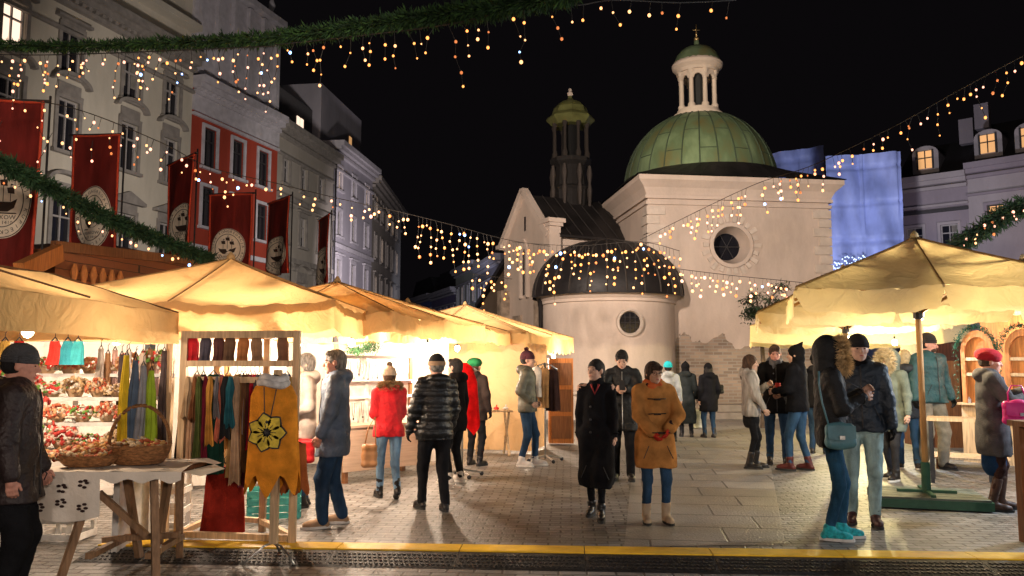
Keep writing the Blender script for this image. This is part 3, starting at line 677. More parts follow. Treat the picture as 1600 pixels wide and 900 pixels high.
# ---------------------------------------------------------------- implicit-surface modelling (people, clothes, bags)
_CO = [(i, j, k) for i in (0, 1) for j in (0, 1) for k in (0, 1)]
_ED = [(a, b) for a in range(8) for b in range(a+1, 8) if sum(abs(_CO[a][q]-_CO[b][q]) for q in range(3)) == 1]
def nets(D, lo, h):
    S = D < 0; nx, ny, nz = D.shape
    cnt = np.zeros((nx-1, ny-1, nz-1), np.int8)
    for i, j, k in _CO: cnt += S[i:nx-1+i, j:ny-1+j, k:nz-1+k]
    act = (cnt > 0) & (cnt < 8); idx = np.full(act.shape, -1, np.int64); I = np.argwhere(act); n = len(I); idx[act] = np.arange(n)
    cv = [D[I[:, 0]+i, I[:, 1]+j, I[:, 2]+k] for i, j, k in _CO]; V = np.zeros((n, 3)); W = np.zeros(n); C = np.array(_CO, float)
    for a, b in _ED:
        m = (cv[a] < 0) != (cv[b] < 0); t = cv[a][m]/(cv[a][m]-cv[b][m])
        V[m] += C[a]+t[:, None]*(C[b]-C[a]); W[m] += 1
    V = (V/W[:, None]+I)*h+lo
    F = []
    for ax in range(3):
        o = [q for q in range(3) if q != ax]
        sl0 = [slice(None)]*3; sl1 = [slice(None)]*3; sl0[ax] = slice(0, -1); sl1[ax] = slice(1, None)
        for q in o: sl0[q] = slice(1, -1); sl1[q] = slice(1, -1)
        A = S[tuple(sl0)]; B = S[tuple(sl1)]; E = np.argwhere(A != B)
        if not len(E): continue
        fl = A[E[:, 0], E[:, 1], E[:, 2]]
        b0 = E.copy()           # cell index: along ax same, others +1 offset for slice start
        p = []
        for da, db in ((-1, -1), (0, -1), (0, 0), (-1, 0)):
            c = b0.copy(); c[:, o[0]] += 1+da; c[:, o[1]] += 1+db; p.append(idx[c[:, 0], c[:, 1], c[:, 2]])
        Q = np.stack(p, 1)
        if ax == 1: fl = ~fl
        Q[~fl] = Q[~fl][:, ::-1]; F.append(Q)
    F = np.concatenate(F) if F else np.zeros((0, 4), int)
    F = F[(F >= 0).all(1)]
    return V, F
def fold(X, Y, Z, seed, fr=9., zr=1.0):
    rg = np.random.RandomState(seed); out = 0
    for q in range(5):
        k = rg.normal(size=3)*fr*(1+q*.35)*np.array([1, 1, zr]); k2 = rg.normal(size=3)*fr*.6
        sn = np.sin(X*k[0]+Y*k[1]+Z*k[2]+rg.uniform(0, 6)+1.7*np.sin(X*k2[0]+Y*k2[1]+Z*k2[2])); out = out+(.45*sn+.9*(np.abs(sn)**.6-.6)*(-1 if q % 2 else 1))/(1+q*.35)
    return out/2.4
def rc(a, b, ra, rb=None, sy=1.): return ('rc', np.array(a, float), np.array(b, float), ra, ra if rb is None else rb, sy)
def el(c, r): return ('el', np.array(c, float), np.array(r, float))
def sub(p): return ('sub', p)
def cut(axis, val, sign): return ('cut', axis, val, sign)     # keep where sign*(p[axis]-val) > 0
def pbox(p):
    if p[0] == 'rc': r = max(p[3], p[4]); return np.minimum(p[1], p[2])-r, np.maximum(p[1], p[2])+r
    if p[0] == 'el': return p[1]-p[2], p[1]+p[2]
def pd(p, X, Y, Z):
    if p[0] == 'rc':
        _, a, b, ra, rb, sy = p; ba = b-a; ba = np.array([ba[0], ba[1]/sy, ba[2]]); px = X-a[0]; py = (Y-a[1])/sy; pz = Z-a[2]
        t = np.clip((px*ba[0]+py*ba[1]+pz*ba[2])/max(ba@ba, 1e-9), 0, 1)
        return (np.sqrt((px-t*ba[0])**2+(py-t*ba[1])**2+(pz-t*ba[2])**2)-(ra+(rb-ra)*t))*min(sy, 1)
    _, c, r = p
    return (np.sqrt(((X-c[0])/r[0])**2+((Y-c[1])/r[1])**2+((Z-c[2])/r[2])**2)-1)*r.min()
def sdf(prims, h, k=.025, amp=0., seed=0, fr=9., zr=1., quilt=None):
    pos = [p for p in prims if p[0] in ('rc', 'el')]; bb = [pbox(p) for p in pos]
    lo = np.min([b[0] for b in bb], 0)-.03-2*h; hi = np.max([b[1] for b in bb], 0)+.03+2*h
    n = np.ceil((hi-lo)/h).astype(int)+1
    ax = [lo[q]+h*np.arange(n[q]) for q in range(3)]; D = np.full(n, .06)
    for p in prims:
        if p[0] == 'cut':
            G_ = ax[p[1]].reshape([-1 if q == p[1] else 1 for q in range(3)]); D = np.maximum(D, -p[3]*(G_-p[2])); continue
        q = p[1] if p[0] == 'sub' else p
        l, u = pbox(q); m = .055
        i0 = [max(0, int((l[t]-m-lo[t])/h)) for t in range(3)]; i1 = [min(n[t], int((u[t]+m-lo[t])/h)+2) for t in range(3)]
        if any(i1[t] <= i0[t] for t in range(3)): continue
        X = ax[0][i0[0]:i1[0]][:, None, None]; Y = ax[1][i0[1]:i1[1]][None, :, None]; Z = ax[2][i0[2]:i1[2]][None, None, :]
        d = pd(q, X, Y, Z); s = (slice(i0[0], i1[0]), slice(i0[1], i1[1]), slice(i0[2], i1[2])); E = D[s]
        if p[0] == 'sub':
            kk = k*.5; t = np.clip(.5-.5*(E+d)/kk, 0, 1); D[s] = E*(1-t)-d*t+kk*t*(1-t)
        else:
            t = np.clip(.5+.5*(E-d)/k, 0, 1); D[s] = E*(1-t)+d*t-k*t*(1-t)
    if amp or quilt:
        X = ax[0][:, None, None]; Y = ax[1][None, :, None]; Z = ax[2][None, None, :]
        if amp: D = D+amp*fold(X, Y, Z, seed, fr, zr)
        if quilt: D = D-quilt[1]*(np.abs(np.sin(math.pi*(Z+.02*X)/quilt[0]))**.6-.6)
    # close the grid's border
    for q in range(3):
        s = [slice(None)]*3
        for e in (0, -1): s[q] = e; D[tuple(s)] = np.maximum(D[tuple(s)], h*.5)
    return nets(D, lo, h)
def join(parts):
    V = []; F = []; n = 0
    for v, f in parts: V.append(v); F.append(np.asarray(f)+n); n += len(v)
    return np.concatenate(V), np.concatenate(F)
def fur(name, path, r, mat, parent, n=500, ln=.035, seed=1, local=True, wr=.0028):
    """tufts of hair standing round a closed or open path"""
    rg = random.Random(seed); mb = MB(); pts = [Vector(p) for p in path]; L = len(pts)
    mb.tube(pts, r*.75, 8)
    for i in range(n):
        t = rg.uniform(0, L-1.001); a = int(t); p = pts[a].lerp(pts[a+1], t-a)
        tg = (pts[a+1]-pts[a]).normalized(); d = Vector((rg.gauss(0, 1), rg.gauss(0, 1), rg.gauss(0, 1))); d = (d-tg*d.dot(tg)).normalized()
        q = p+d*r*.65; e = q+(d+Vector((rg.uniform(-.5, .5), rg.uniform(-.5, .5), rg.uniform(-.6, .3)))*.7).normalized()*ln*rg.uniform(.6, 1.3)
        s = d.cross(tg)*wr*2.2; s2 = tg*wr*2.2
        mb.add([q-s, q+s, e], [(0, 1, 2)]); mb.add([q-s2, q+s2, e], [(0, 1, 2)])
    return mb.build(name, mat, parent, local=local)

SK = lambda nm, c: pm(nm, c, .6, .16, 30, .2, spec=.3)
M_skin = SK('skin_light', (.50, .30, .22)); M_skin2 = SK('skin_warm', (.46, .26, .17)); M_skin3 = SK('skin_ruddy', (.52, .25, .18))
M_eye = pm('eye_dark', (.02, .014, .012), .2, .1, 30, 0); M_lip = pm('lips', (.38, .10, .09), .5, .1, 30, 0)
M_hblack = pm('hair_black', (.012, .010, .010), .75, .5, 60, 1.0, stretch=(1, 1, .2)); M_hbrown = pm('hair_brown', (.055, .028, .016), .75, .6, 60, 1.0, stretch=(1, 1, .2)); M_hgrey = pm('hair_grey', (.17, .16, .15), .8, .6, 60, 1.0, stretch=(1, 1, .3))
def knit(name, c, sc_=90): return pm(name, c, .95, .3, 8, .7, bscale=sc_, stretch=(1, 1, 2.2), sheen=.0)
def wool(name, c): return pm(name, c, .95, .3, 9, .6, bscale=150, spec=.08)
def nylon(name, c, rough=.42): return pm(name, c, rough+.14, .28, 9, .55, bscale=34, spec=.38)
def denim(name, c): return pm(name, c, .9, .45, 6.5, .5, bscale=110, spec=.12, stretch=(1.6, 1.6, .6))
M_black_shoe = pm('black_leather', (.014, .012, .012), .4, .3, 10, .2); M_sole = pm('rubber_sole', (.03, .03, .03), .8); M_solew = pm('white_sole', (.62, .60, .56), .7)

def ik(a, b, l1, l2, hint):
    a = np.array(a, float); b = np.array(b, float); d = b-a; L = np.linalg.norm(d)
    if L > .995*(l1+l2): b = a+d/L*.995*(l1+l2); d = b-a; L = np.linalg.norm(d)
    c = (l1*l1-l2*l2+L*L)/(2*L); hh = math.sqrt(max(l1*l1-c*c, 0)); u = d/L; hnt = np.array(hint, float); hnt = hnt-u*(hnt@u); hnt /= np.linalg.norm(hnt)
    return a+u*c+hnt*hh, b
def rotm(yaw, pitch, roll=0): return np.array(Euler((R(pitch), R(roll), R(yaw)), 'XYZ').to_matrix())
def person(label, u, vf, vt, face, o):
    """o: outfit and pose. Local axes: +y the way the person faces, +x its right... feet on the ground at pixel (u, vf), top of head at vt."""
    loc = G(u, vf) if 'd' not in o else Vector((P(u, 600, o['d']).x, o['d'], 0)); d = loc.y
    H = o.get('H') or min(max(P(u, vt, d).z-o.get('top', .02), 1.45), 1.98)
    s = H/1.75; nm = 'person'; root = thing(nm, label, 'person', loc, R(180+face), o.get('group'))
    seed = abs(hash_(label)) % 9999; hq = o.get('h', .013 if d < 10 else .016 if d < 14 else .02)
    bw = o.get('bw', 1.0)
    ln = o.get('lean', 0.); lx = o.get('leanx', 0.)
    up = lambda x, y, z: np.array([x*s+lx*max(z-.92, 0)*s, y*s+ln*max(z-.92, 0)*s, z*s])
    hip = [up(-.095*bw, 0, .90), up(.095*bw, 0, .90)]; ft = o.get('feet', ((-.11, .02), (.11, -.02)))
    ank = []; knee = []
    for i in (0, 1):
        f = ft[i]; a = np.array([f[0]*s, f[1]*s, (f[2] if len(f) > 2 else 0)+.085*s]); kk, a = ik(hip[i], a, .43*s, .40*s, (f[0]*.5, 1, 0)); knee.append(kk); ank.append(a)
    sh = [up(-.175*bw, 0, 1.42), up(.175*bw, 0, 1.42)]; hd = o.get('hands', ((-.27, .05, .86), (.27, .05, .86))); el_ = []; wr = []
    for i in (0, 1):
        t = up(*hd[i]); hint = o.get('elb', ((-.5, -1, -.2), (.5, -1, -.2)))[i]; e_, w_ = ik(sh[i], t, .285*s, .25*s, hint); el_.append(e_); wr.append(w_)
    hc = up(0, .015, 1.625)+np.array([o.get('hx', 0)*s, o.get('hy', 0)*s, o.get('hz', 0)*s]); HR = rotm(*o.get('head', (0, 0)))
    neck = up(0, -.005, 1.47)
    skin = o.get('skin', M_skin)
    # body: one skin surface
    B = [rc(up(0, 0, 1.32), up(0, 0, 1.05), .12*s, .11*s, .7), rc(up(-.06, 0, .93), up(.06, 0, .93), .10*s, None, .8), rc(sh[0], sh[1], .055*s), rc(neck, hc+HR@np.array([0, -.02, -.05])*s, .053*s, .05*s)]
    for i in (0, 1):
        lq = min(1, o.get('legw', 1))*.84; B += [rc(hip[i], knee[i], .075*s*lq, .05*s*lq), rc(knee[i], ank[i], .048*s*lq, .033*s*lq), rc(ank[i], ank[i]+np.array([0, .1*s, -.04*s]), .034*s, .028*s)]
        B += [rc(sh[i], el_[i], .043*s, .035*s), rc(el_[i], wr[i], .034*s, .026*s)]
    parts = [sdf(B, .018 if d < 12 else .024, .03)]
    # head, modelled upright then turned
    hs = s*o.get('hs', 1.07)
    e = lambda c, r: el(np.array(c)*hs, np.array(r)*hs)
    Hh = [e((0, -.012, .012), (.074, .094, .098)), e((0, .028, -.03), (.060, .062, .085)), e((0, .042, -.072), (.043, .042, .036)), rc(np.array((0, .086, .006))*hs, np.array((0, .104, -.026))*hs, .008*hs, .0135*hs),
          rc(np.array((-.034, .076, .024))*hs, np.array((.034, .076, .024))*hs, .010*hs), e((-.036, .06, -.022), (.022, .02, .022)), e((.036, .06, -.022), (.022, .02, .022)),
          rc(np.array((-.016, .086, -.058))*hs, np.array((.016, .086, -.058))*hs, .0085*hs), e((0, .074, -.092), (.02, .017, .015)), e((-.076, -.006, -.008), (.011, .018, .03)), e((.076, -.006, -.008), (.011, .018, .03)),
          rc(np.array((0, -.02, -.06))*hs, np.array((0, -.03, -.13))*hs, .052*hs), sub(e((-.030, .096, .004), (.014, .012, .007))), sub(e((.030, .096, .004), (.014, .012, .007)))]
    v, f = sdf(Hh, .006 if d < 13 else .009, .012); parts.append((v@HR.T+hc, f))
    # hands
    for i in (0, 1):
        dr = wr[i]-el_[i]; dr /= np.linalg.norm(dr)
        if o.get('hdir') and o['hdir'][i] is not None: dr = np.array(o['hdir'][i], float); dr /= np.linalg.norm(dr)
        pn = np.array([1. if i else -1., 0, 0]); pn = pn-dr*(pn@dr); pn /= np.linalg.norm(pn); sd = np.cross(dr, pn); c = wr[i]
        if o.get('palm_up'): pn, sd = sd, -pn
        g = o.get('grip', .5); Hn = [rc(c, c+dr*.035*s, .024*s, .03*s)]
        for q, (off, l) in enumerate(((-.026, .062), (-.009, .072), (.009, .068), (.025, .054))):
            a = c+dr*.075*s+sd*off*s; b = a+(dr*math.cos(g)-pn*math.sin(g))*l*.5*s; e2_ = b+(dr*math.cos(g*2.2)-pn*math.sin(g*2.2))*l*.5*s
            Hn += [rc(c+dr*.02*s+sd*off*.7*s, a, .0125*s, .0105*s), rc(a, b, .0098*s, .009*s), rc(b, e2_, .009*s, .0075*s)]
        ys = sd if sd[1] > 0 else -sd
        Hn += [rc(c+dr*.02*s, c+dr*.05*s+ys*.042*s-pn*.012*s, .013*s, .011*s), rc(c+dr*.05*s+ys*.042*s-pn*.012*s, c+dr*.085*s+ys*.05*s-pn*.02*s, .0105*s, .009*s)]
        hand = sdf(Hn, .005 if d < 13 else .009, .006)
        if o.get('glove') is not None: link_mesh('glove', hand[0], hand[1], o['glove'], root, True, True)
        else: parts.append(hand)
    V, F = join(parts); link_mesh('body', V, F, skin, root, True, True)
    def loc_head(mb_): mb_.M = Matrix.Translation(Vector(hc)) @ Matrix(HR.tolist()).to_4x4()
    if not o.get('noface'):
        for x in (-.030, .030):
            mb = MB(); loc_head(mb); mb.ball((x*hs, .083*hs, .003*hs), .0085*hs, 8, 1.2, .6, .6); mb.build('eye', M_eye, root, True, True)
            mb = MB(); loc_head(mb); q = np.sign(x); mb.tube([((x-q*.016)*hs, .0875*hs, .022*hs), (x*hs, .0885*hs, .0265*hs), ((x+q*.017)*hs, .079*hs, .021*hs)], [.0018*hs, .0026*hs, .0014*hs], 6); mb.build('eyebrow', o.get('hairm', M_hblack), root, True, True)
        mb = MB(); loc_head(mb); mb.ball((0, .0925*hs, -.0575*hs), .018*hs, 8, 1, .28, .32); mb.build('mouth', M_lip, root, True, True)
    def hpart(name, prims, mat, hres=.008, **kw):
        v, f = sdf(prims, hres if d < 13 else .011, kw.pop('k', .015), **kw); return link_mesh(name, v@HR.T+hc, f, mat, root, True, True)
    hk = o.get('hair', 'short'); hatted = bool(o.get('hat')); hm = o.get('hairm', M_hblack); am = dict(amp=.006, seed=seed, fr=60)
    face_cut = sub(e((0, .105, -.045), (.062, .062, .088)))
    if hk == 'short' and hatted: hpart('hair', [e((0, -.03, .0), (.080, .088, .08)), sub(e((0, .10, -.0), (.09, .075, .14))), cut(2, .03*hs, -1)], hm, **am)
    elif hk == 'short': hpart('hair', [e((0, -.018, .022), (.083, .100, .098)), e((0, -.04, -.03), (.075, .07, .08)), rc(np.array((-.04, .05, .085))*hs, np.array((.04, .055, .08))*hs, .025*hs), face_cut], hm, **am)
    if hk == 'bowl': hpart('hair', [e((0, -.018, .022), (.089, .104, .104)), e((0, -.03, -.035), (.086, .075, .07)), rc(np.array((-.045, .068, .055))*hs, np.array((.045, .068, .055))*hs, .026*hs), sub(e((0, .108, -.05), (.066, .062, .08)))], hm, **am)
    if hk == 'tied': hpart('hair', [e((0, -.018, .022), (.083, .101, .099)), e((0, -.05, -.03), (.07, .06, .07)), rc(np.array((0, -.10, -.02))*hs, np.array((.0, -.12, -.16))*hs, .035*hs, .018*hs), sub(e((0, .108, -.045), (.064, .066, .092)))], hm, **am)
    if hk == 'long': hpart('hair', [e((0, -.018, .02), (.088, .102, .1)), rc(np.array((0, -.05, 0))*hs, np.array((0, -.07, -.2))*hs, .085*hs, .08*hs, .75), rc(np.array((-.07, .0, -.02))*hs, np.array((-.075, .01, -.17))*hs, .028*hs), rc(np.array((.07, .0, -.02))*hs, np.array((.075, .01, -.17))*hs, .028*hs), face_cut], hm, **am)
    # headgear
    ht = o.get('hat')
    if ht:
        m = o['hatm']
        if ht in ('beanie', 'pompom', 'beret', 'pointed'):
            P_ = [e((0, -.014, .050), (.088, .105, .092)), cut(2, .018*hs, 1)]
            if ht == 'beret': P_ = [e((0, -.03, .062), (.115, .13, .075)), e((0, -.012, .03), (.088, .104, .06)), cut(2, .0, 1)]
            if ht == 'pointed': P_ = [e((0, -.02, .03), (.094, .112, .10)), rc(np.array((0, -.04, .08))*hs, np.array((0, -.11, .15))*hs, .06*hs, .012*hs), e((0, -.03, -.06), (.085, .09, .1)), sub(e((0, .11, -.03), (.066, .07, .09)))]
            hh = hpart('hat', P_, m, amp=.003, seed=seed, fr=40)
            if ht != 'pointed':
                mb = MB(); loc_head(mb)
                for zz_ in (.020, .034, .048): mb.tube([Vector(((.0855-.03*(zz_-.02))*hs*math.cos(t), ((.1015-.03*(zz_-.02))*math.sin(t)-.013)*hs, (zz_+.006*math.sin(t))*hs)) for t in [2*math.pi*q/24 for q in range(25)]], .0105*hs, 8)
                mb.build('hat_cuff', o.get('cuffm', m), hh, True, True) if o.get('cuff', True) else None
            if ht == 'pompom': 
                pc_ = Vector(hc+HR@np.array([0, -.03, .158])*hs); rg_ = random.Random(seed); mb = MB(); mb.ball(pc_, .026*hs, 8)
                for q in range(420):
                    d_ = Vector((rg_.gauss(0, 1), rg_.gauss(0, 1), rg_.gauss(0, 1))).normalized(); s_ = d_.orthogonal()*.004; mb.add([pc_+d_*.02-s_, pc_+d_*.02+s_, pc_+d_*rg_.uniform(.034, .046)], [(0, 1, 2)])
                mb.build('pompom', o.get('pomm', m), hh, local=True)
        if ht == 'hood':
            cl = o['hatm']; hpart('hood', [e((0, -.025, .012), (.118, .125, .142)), rc(np.array((0, -.03, -.08))*hs, np.array((0, -.02, -.17))*hs, .10*hs, .11*hs), sub(e((0, .125, -.01), (.075, .10, .105)))], cl, .011, amp=.006, seed=seed, fr=14)
            if o.get('furm'):
                pth = [hc+HR@(np.array([.088*math.sin(t), .092-.02*math.cos(t), -.01+.118*math.cos(t)])*hs) for t in [2*math.pi*q/20 for q in range(21)]]
                fur('hood_fur_trim', pth, .042*hs, o['furm'], root, 3200, .055, seed, wr=.0018)
    if o.get('headphones'): pass
    # trousers / tights
    tm = o['legm']; lw = o.get('legw', 1.0)
    T = [rc(up(-.05*bw, 0, .93), up(.05*bw, 0, .93), .125*s, None, .85)]
    for i in (0, 1): T += [rc(hip[i]+np.array([0, -.01, -.02]), knee[i], .098*s*min(lw, 1.12), .064*s*lw), rc(knee[i], ank[i]+np.array([0, 0, .0 if lw > .85 else 0]), .062*s*lw, .050*s*lw)]
    v, f = sdf(T, hq, .03, amp=.0095*o.get('legfold', 1), seed=seed+1, fr=17, zr=1.7); link_mesh(o.get('legn', 'trousers'), v, f, tm, root, True, True)
    # shoes
    sm_ = o.get('shoem', M_black_shoe); bh = o.get('boot', .05)
    for i in (0, 1):
        toe = o.get('toe', (.12, -.12))[i]; a = ank[i]; fd = np.array([math.sin(toe if i else toe), math.cos(toe), 0]); fd = np.array([(.12 if i else -.12), 1, 0]); fd /= np.linalg.norm(fd)
        tilt = (ft[i][3] if len(ft[i]) > 3 else 0); dz = np.array([0, 0, -math.sin(tilt)])
        heel = a+np.array([0, 0, -.045*s])-fd*.035*s-dz*.05; ball_ = heel+fd*.16*s+dz*.12*s; tip = heel+fd*.20*s+dz*.14*s
        q = [rc(heel, ball_, .037*s, .038*s), rc(ball_, tip, .038*s, .030*s), rc(a, a+(knee[i]-a)/np.linalg.norm(knee[i]-a)*bh*s, .045*s, .052*s), rc(a, ball_, .040*s, .028*s)]
        zb_ = heel[2]-.036*s
        if not tilt: q.append(cut(2, zb_+.008, 1))
        v, f = sdf(q, .009 if d < 13 else .014, .02, amp=.0015, seed=seed+i, fr=30); so = link_mesh('shoe' if bh < .08 else 'boot', v, f, sm_, root, True, True)
        if not tilt:
            mb = MB(); px = np.array([fd[1], -fd[0], 0]); n = 16; lo_ = []
            for k in range(n):
                t = 2*math.pi*k/n; c0_ = (heel+tip)/2; lo_.append(c0_+fd*math.cos(t)*.145*s+px*math.sin(t)*(.046+.004*math.cos(t))*s)
            vs = [(*p_[:2], .002) for p_ in lo_]+[(*p_[:2], .026) for p_ in lo_]
            mb.add(vs, [tuple(range(n))[::-1], tuple(range(n, 2*n))]+[(k, (k+1) % n, n+(k+1) % n, n+k) for k in range(n)]); mb.build('sole', o.get('solem', M_sole), so, local=True)
    # skirt
    if o.get('skirt'):
        sk, z1, r1 = o['skirt']; v, f = sdf([rc(up(0, 0, .95), up(0, 0, z1+.12), .14*s, r1*s, .8), cut(2, z1*s, 1)], hq, .03, amp=.010, seed=seed+4, fr=13, zr=.15); link_mesh('skirt', v, f, sk, root, True, True)
    # coat
    c = o['coat']; cm = o['coatm']; hem = c.get('hem', .80); f_ = c.get('fat', 1.0)*bw; rh = c.get('rh', .17)
    Cc = [rc(up(0, 0, 1.33), up(0, 0, 1.08), .168*s*f_, .158*s*f_, .74), rc(up(0, 0, 1.08), up(0, .0, hem+.1), .16*s*f_, rh*s*f_, .78), rc(sh[0]*.9+sh[1]*.1+np.array([0, 0, -.005]), sh[1]*.9+sh[0]*.1+np.array([0, 0, -.005]), .076*s*f_), rc(up(0, -.01, 1.42), up(0, 0, 1.49), .085*s, .072*s)]
    for i in (0, 1): Cc += [rc(sh[i], el_[i], .068*s*f_, .060*s*f_), rc(el_[i], wr[i]-(wr[i]-el_[i])*(.06), .059*s*f_, (.045 if not c.get('wide') else .062)*s*f_)]
    if c.get('hood', True) and ht != 'hood': Cc += [el(up(0, -.10, 1.48), np.array([.125, .07, .075])*s), el(up(-.08, -.02, 1.50), np.array([.04, .07, .045])*s), el(up(.08, -.02, 1.50), np.array([.04, .07, .045])*s)]
    elif c.get('collar', True): Cc += [rc(up(0, -.035, 1.47), up(0, -.03, 1.535), .082*s, .078*s), ]
    for i in (0, 1):
        fr_ = min(1.6, max(0, (hip[i][2]-hem*s+.06)/max(hip[i][2]-knee[i][2], .1))); kp = hip[i]+(knee[i]-hip[i])*min(fr_, 1); rr_ = .122 if lw <= 1.1 else .132
        Cc.append(rc(hip[i], kp, rr_*s, (.118 if hem > .6 else .125)*s*max(1, lw*.95)))
        if fr_ > 1: Cc.append(rc(knee[i], knee[i]+(ank[i]-knee[i])*(fr_-1)*1.1, .118*s, .115*s))
    Cc += [cut(2, hem*s, 1)]
    zl = c.get('zr', 1.0)
    v, f = sdf(Cc, hq, .035, amp=c.get('amp', .008)*1.45, seed=seed+2, fr=c.get('fr', 10)*1.25, zr=zl, quilt=c.get('quilt')); co = link_mesh(c.get('name', 'coat'), v, f, cm, root, True, True)
    info = dict(cv=v, root=root, s=s, up=up, wr=wr, el=el_, hc=hc, HR=HR, coat=co, sh=sh, loc=loc, d=d, ank=ank, knee=knee)
    if c.get('zip', True):
        zz_ = [up(0, .0, z) for z in np.linspace(1.46, hem+.03, 9)]; yy = [(.118*f_ if z < 1.40 else .085) for z in np.linspace(1.46, hem+.03, 9)]
        # follow the coat's front surface
        Vc = v; pts = []
        for p_ in zz_:
            m_ = (abs(Vc[:, 0]-p_[0]) < .03) & (abs(Vc[:, 2]-p_[2]) < .03)
            if m_.any(): pts.append((p_[0], Vc[m_][:, 1].max()+.001, p_[2]))
        if len(pts) > 2: mb = MB(); mb.tube(pts, .006, 6); mb.build('zip', o.get('zipm', M_dark), co, True, True)
    if d < 13.5 and hem < .95:
        for sg in (-1, 1):
            pts = [front(info, sg*(.10+.02*q)*s, (hem+.24-.045*q)*s, .001) for q in range(4)]; mb = MB(); mb.tube(pts, .004, 5); mb.build('pocket', M_dark, co, local=True)
        for i in (0, 1):
            u_ = wr[i]-el_[i]; u_ = Vector(u_/np.linalg.norm(u_)); a_ = u_.orthogonal().normalized(); b2 = u_.cross(a_); c_ = Vector(wr[i])-u_*.035*s; r_ = (.047 if not c.get('wide') else .060)*s
            mb = MB(); mb.tube([c_+(a_*math.cos(t)+b2*math.sin(t))*r_ for t in [2*math.pi*q/16 for q in range(17)]], .007, 6); mb.build('cuff', cm, co, True, True)
    if o.get('furcollar'):
        pth = [up(.115*math.sin(t), -.05-.085*math.cos(t), 1.50+.015*math.cos(t)) for t in [R(-125+250*q/14) for q in range(15)]]; fur('fur_trim', pth, .04*s, o['furcollar'], root, 1500, .045, seed)
    if o.get('scarf'):
        v, f = sdf([rc(up(-.05, -.02, 1.50), up(.05, -.02, 1.50), .075*s), rc(up(-.045, .05, 1.495), up(.05, .055, 1.48), .042*s), rc(up(.02, .07, 1.47), up(.03, .10, 1.33), .035*s, .03*s)], .01, .02, amp=.006, seed=seed, fr=30); link_mesh('scarf', v, f, o['scarf'], root, True, True)
    return info
def front(i, x, z, pr=.004):
    V = i['cv']; m_ = (abs(V[:, 0]-x) < .025) & (abs(V[:, 2]-z) < .025)
    return (x, (V[m_][:, 1].max() if m_.any() else .13)+pr, z)
def hash_(t):
    h = 0
    for ch_ in t: h = (h*31+ord(ch_)) % 1000003
    return h
# ---------------------------------------------------------------- market canopies
M_can = cloth_tr('ochre_canvas', (.66, .46, .22), (.86, .56, .24), .45)
M_can2 = cloth_tr('cream_canvas', (.74, .60, .36), (.90, .70, .36), .48)
M_tarpw = cloth_tr('cream_side_tarp', (.62, .44, .26), (.80, .52, .26), .5)
M_whites = cloth_tr('white_lining', (.78, .74, .68), (.8, .7, .55), .3)
M_wood = wood('umbrella_wood', (.40, .22, .085)); M_pale = wood('pale_pine', (.52, .36, .21)); M_brown = wood('brown_wood', (.20, .085, .035)); M_green = pm('green_painted_wood', (.02, .075, .045), .5)
M_orange = wood('orange_wood', (.46, .17, .045)); M_metal = pm('brushed_steel', (.55, .54, .52), .3, .1, 20, .05, metal=.9); M_dmetal = pm('dark_metal', (.04, .04, .045), .45, metal=.6)
M_seamc = pm('canvas_seam', (.30, .18, .07), .9)
def sq(t): return 1/max(abs(math.cos(t)), abs(math.sin(t)))
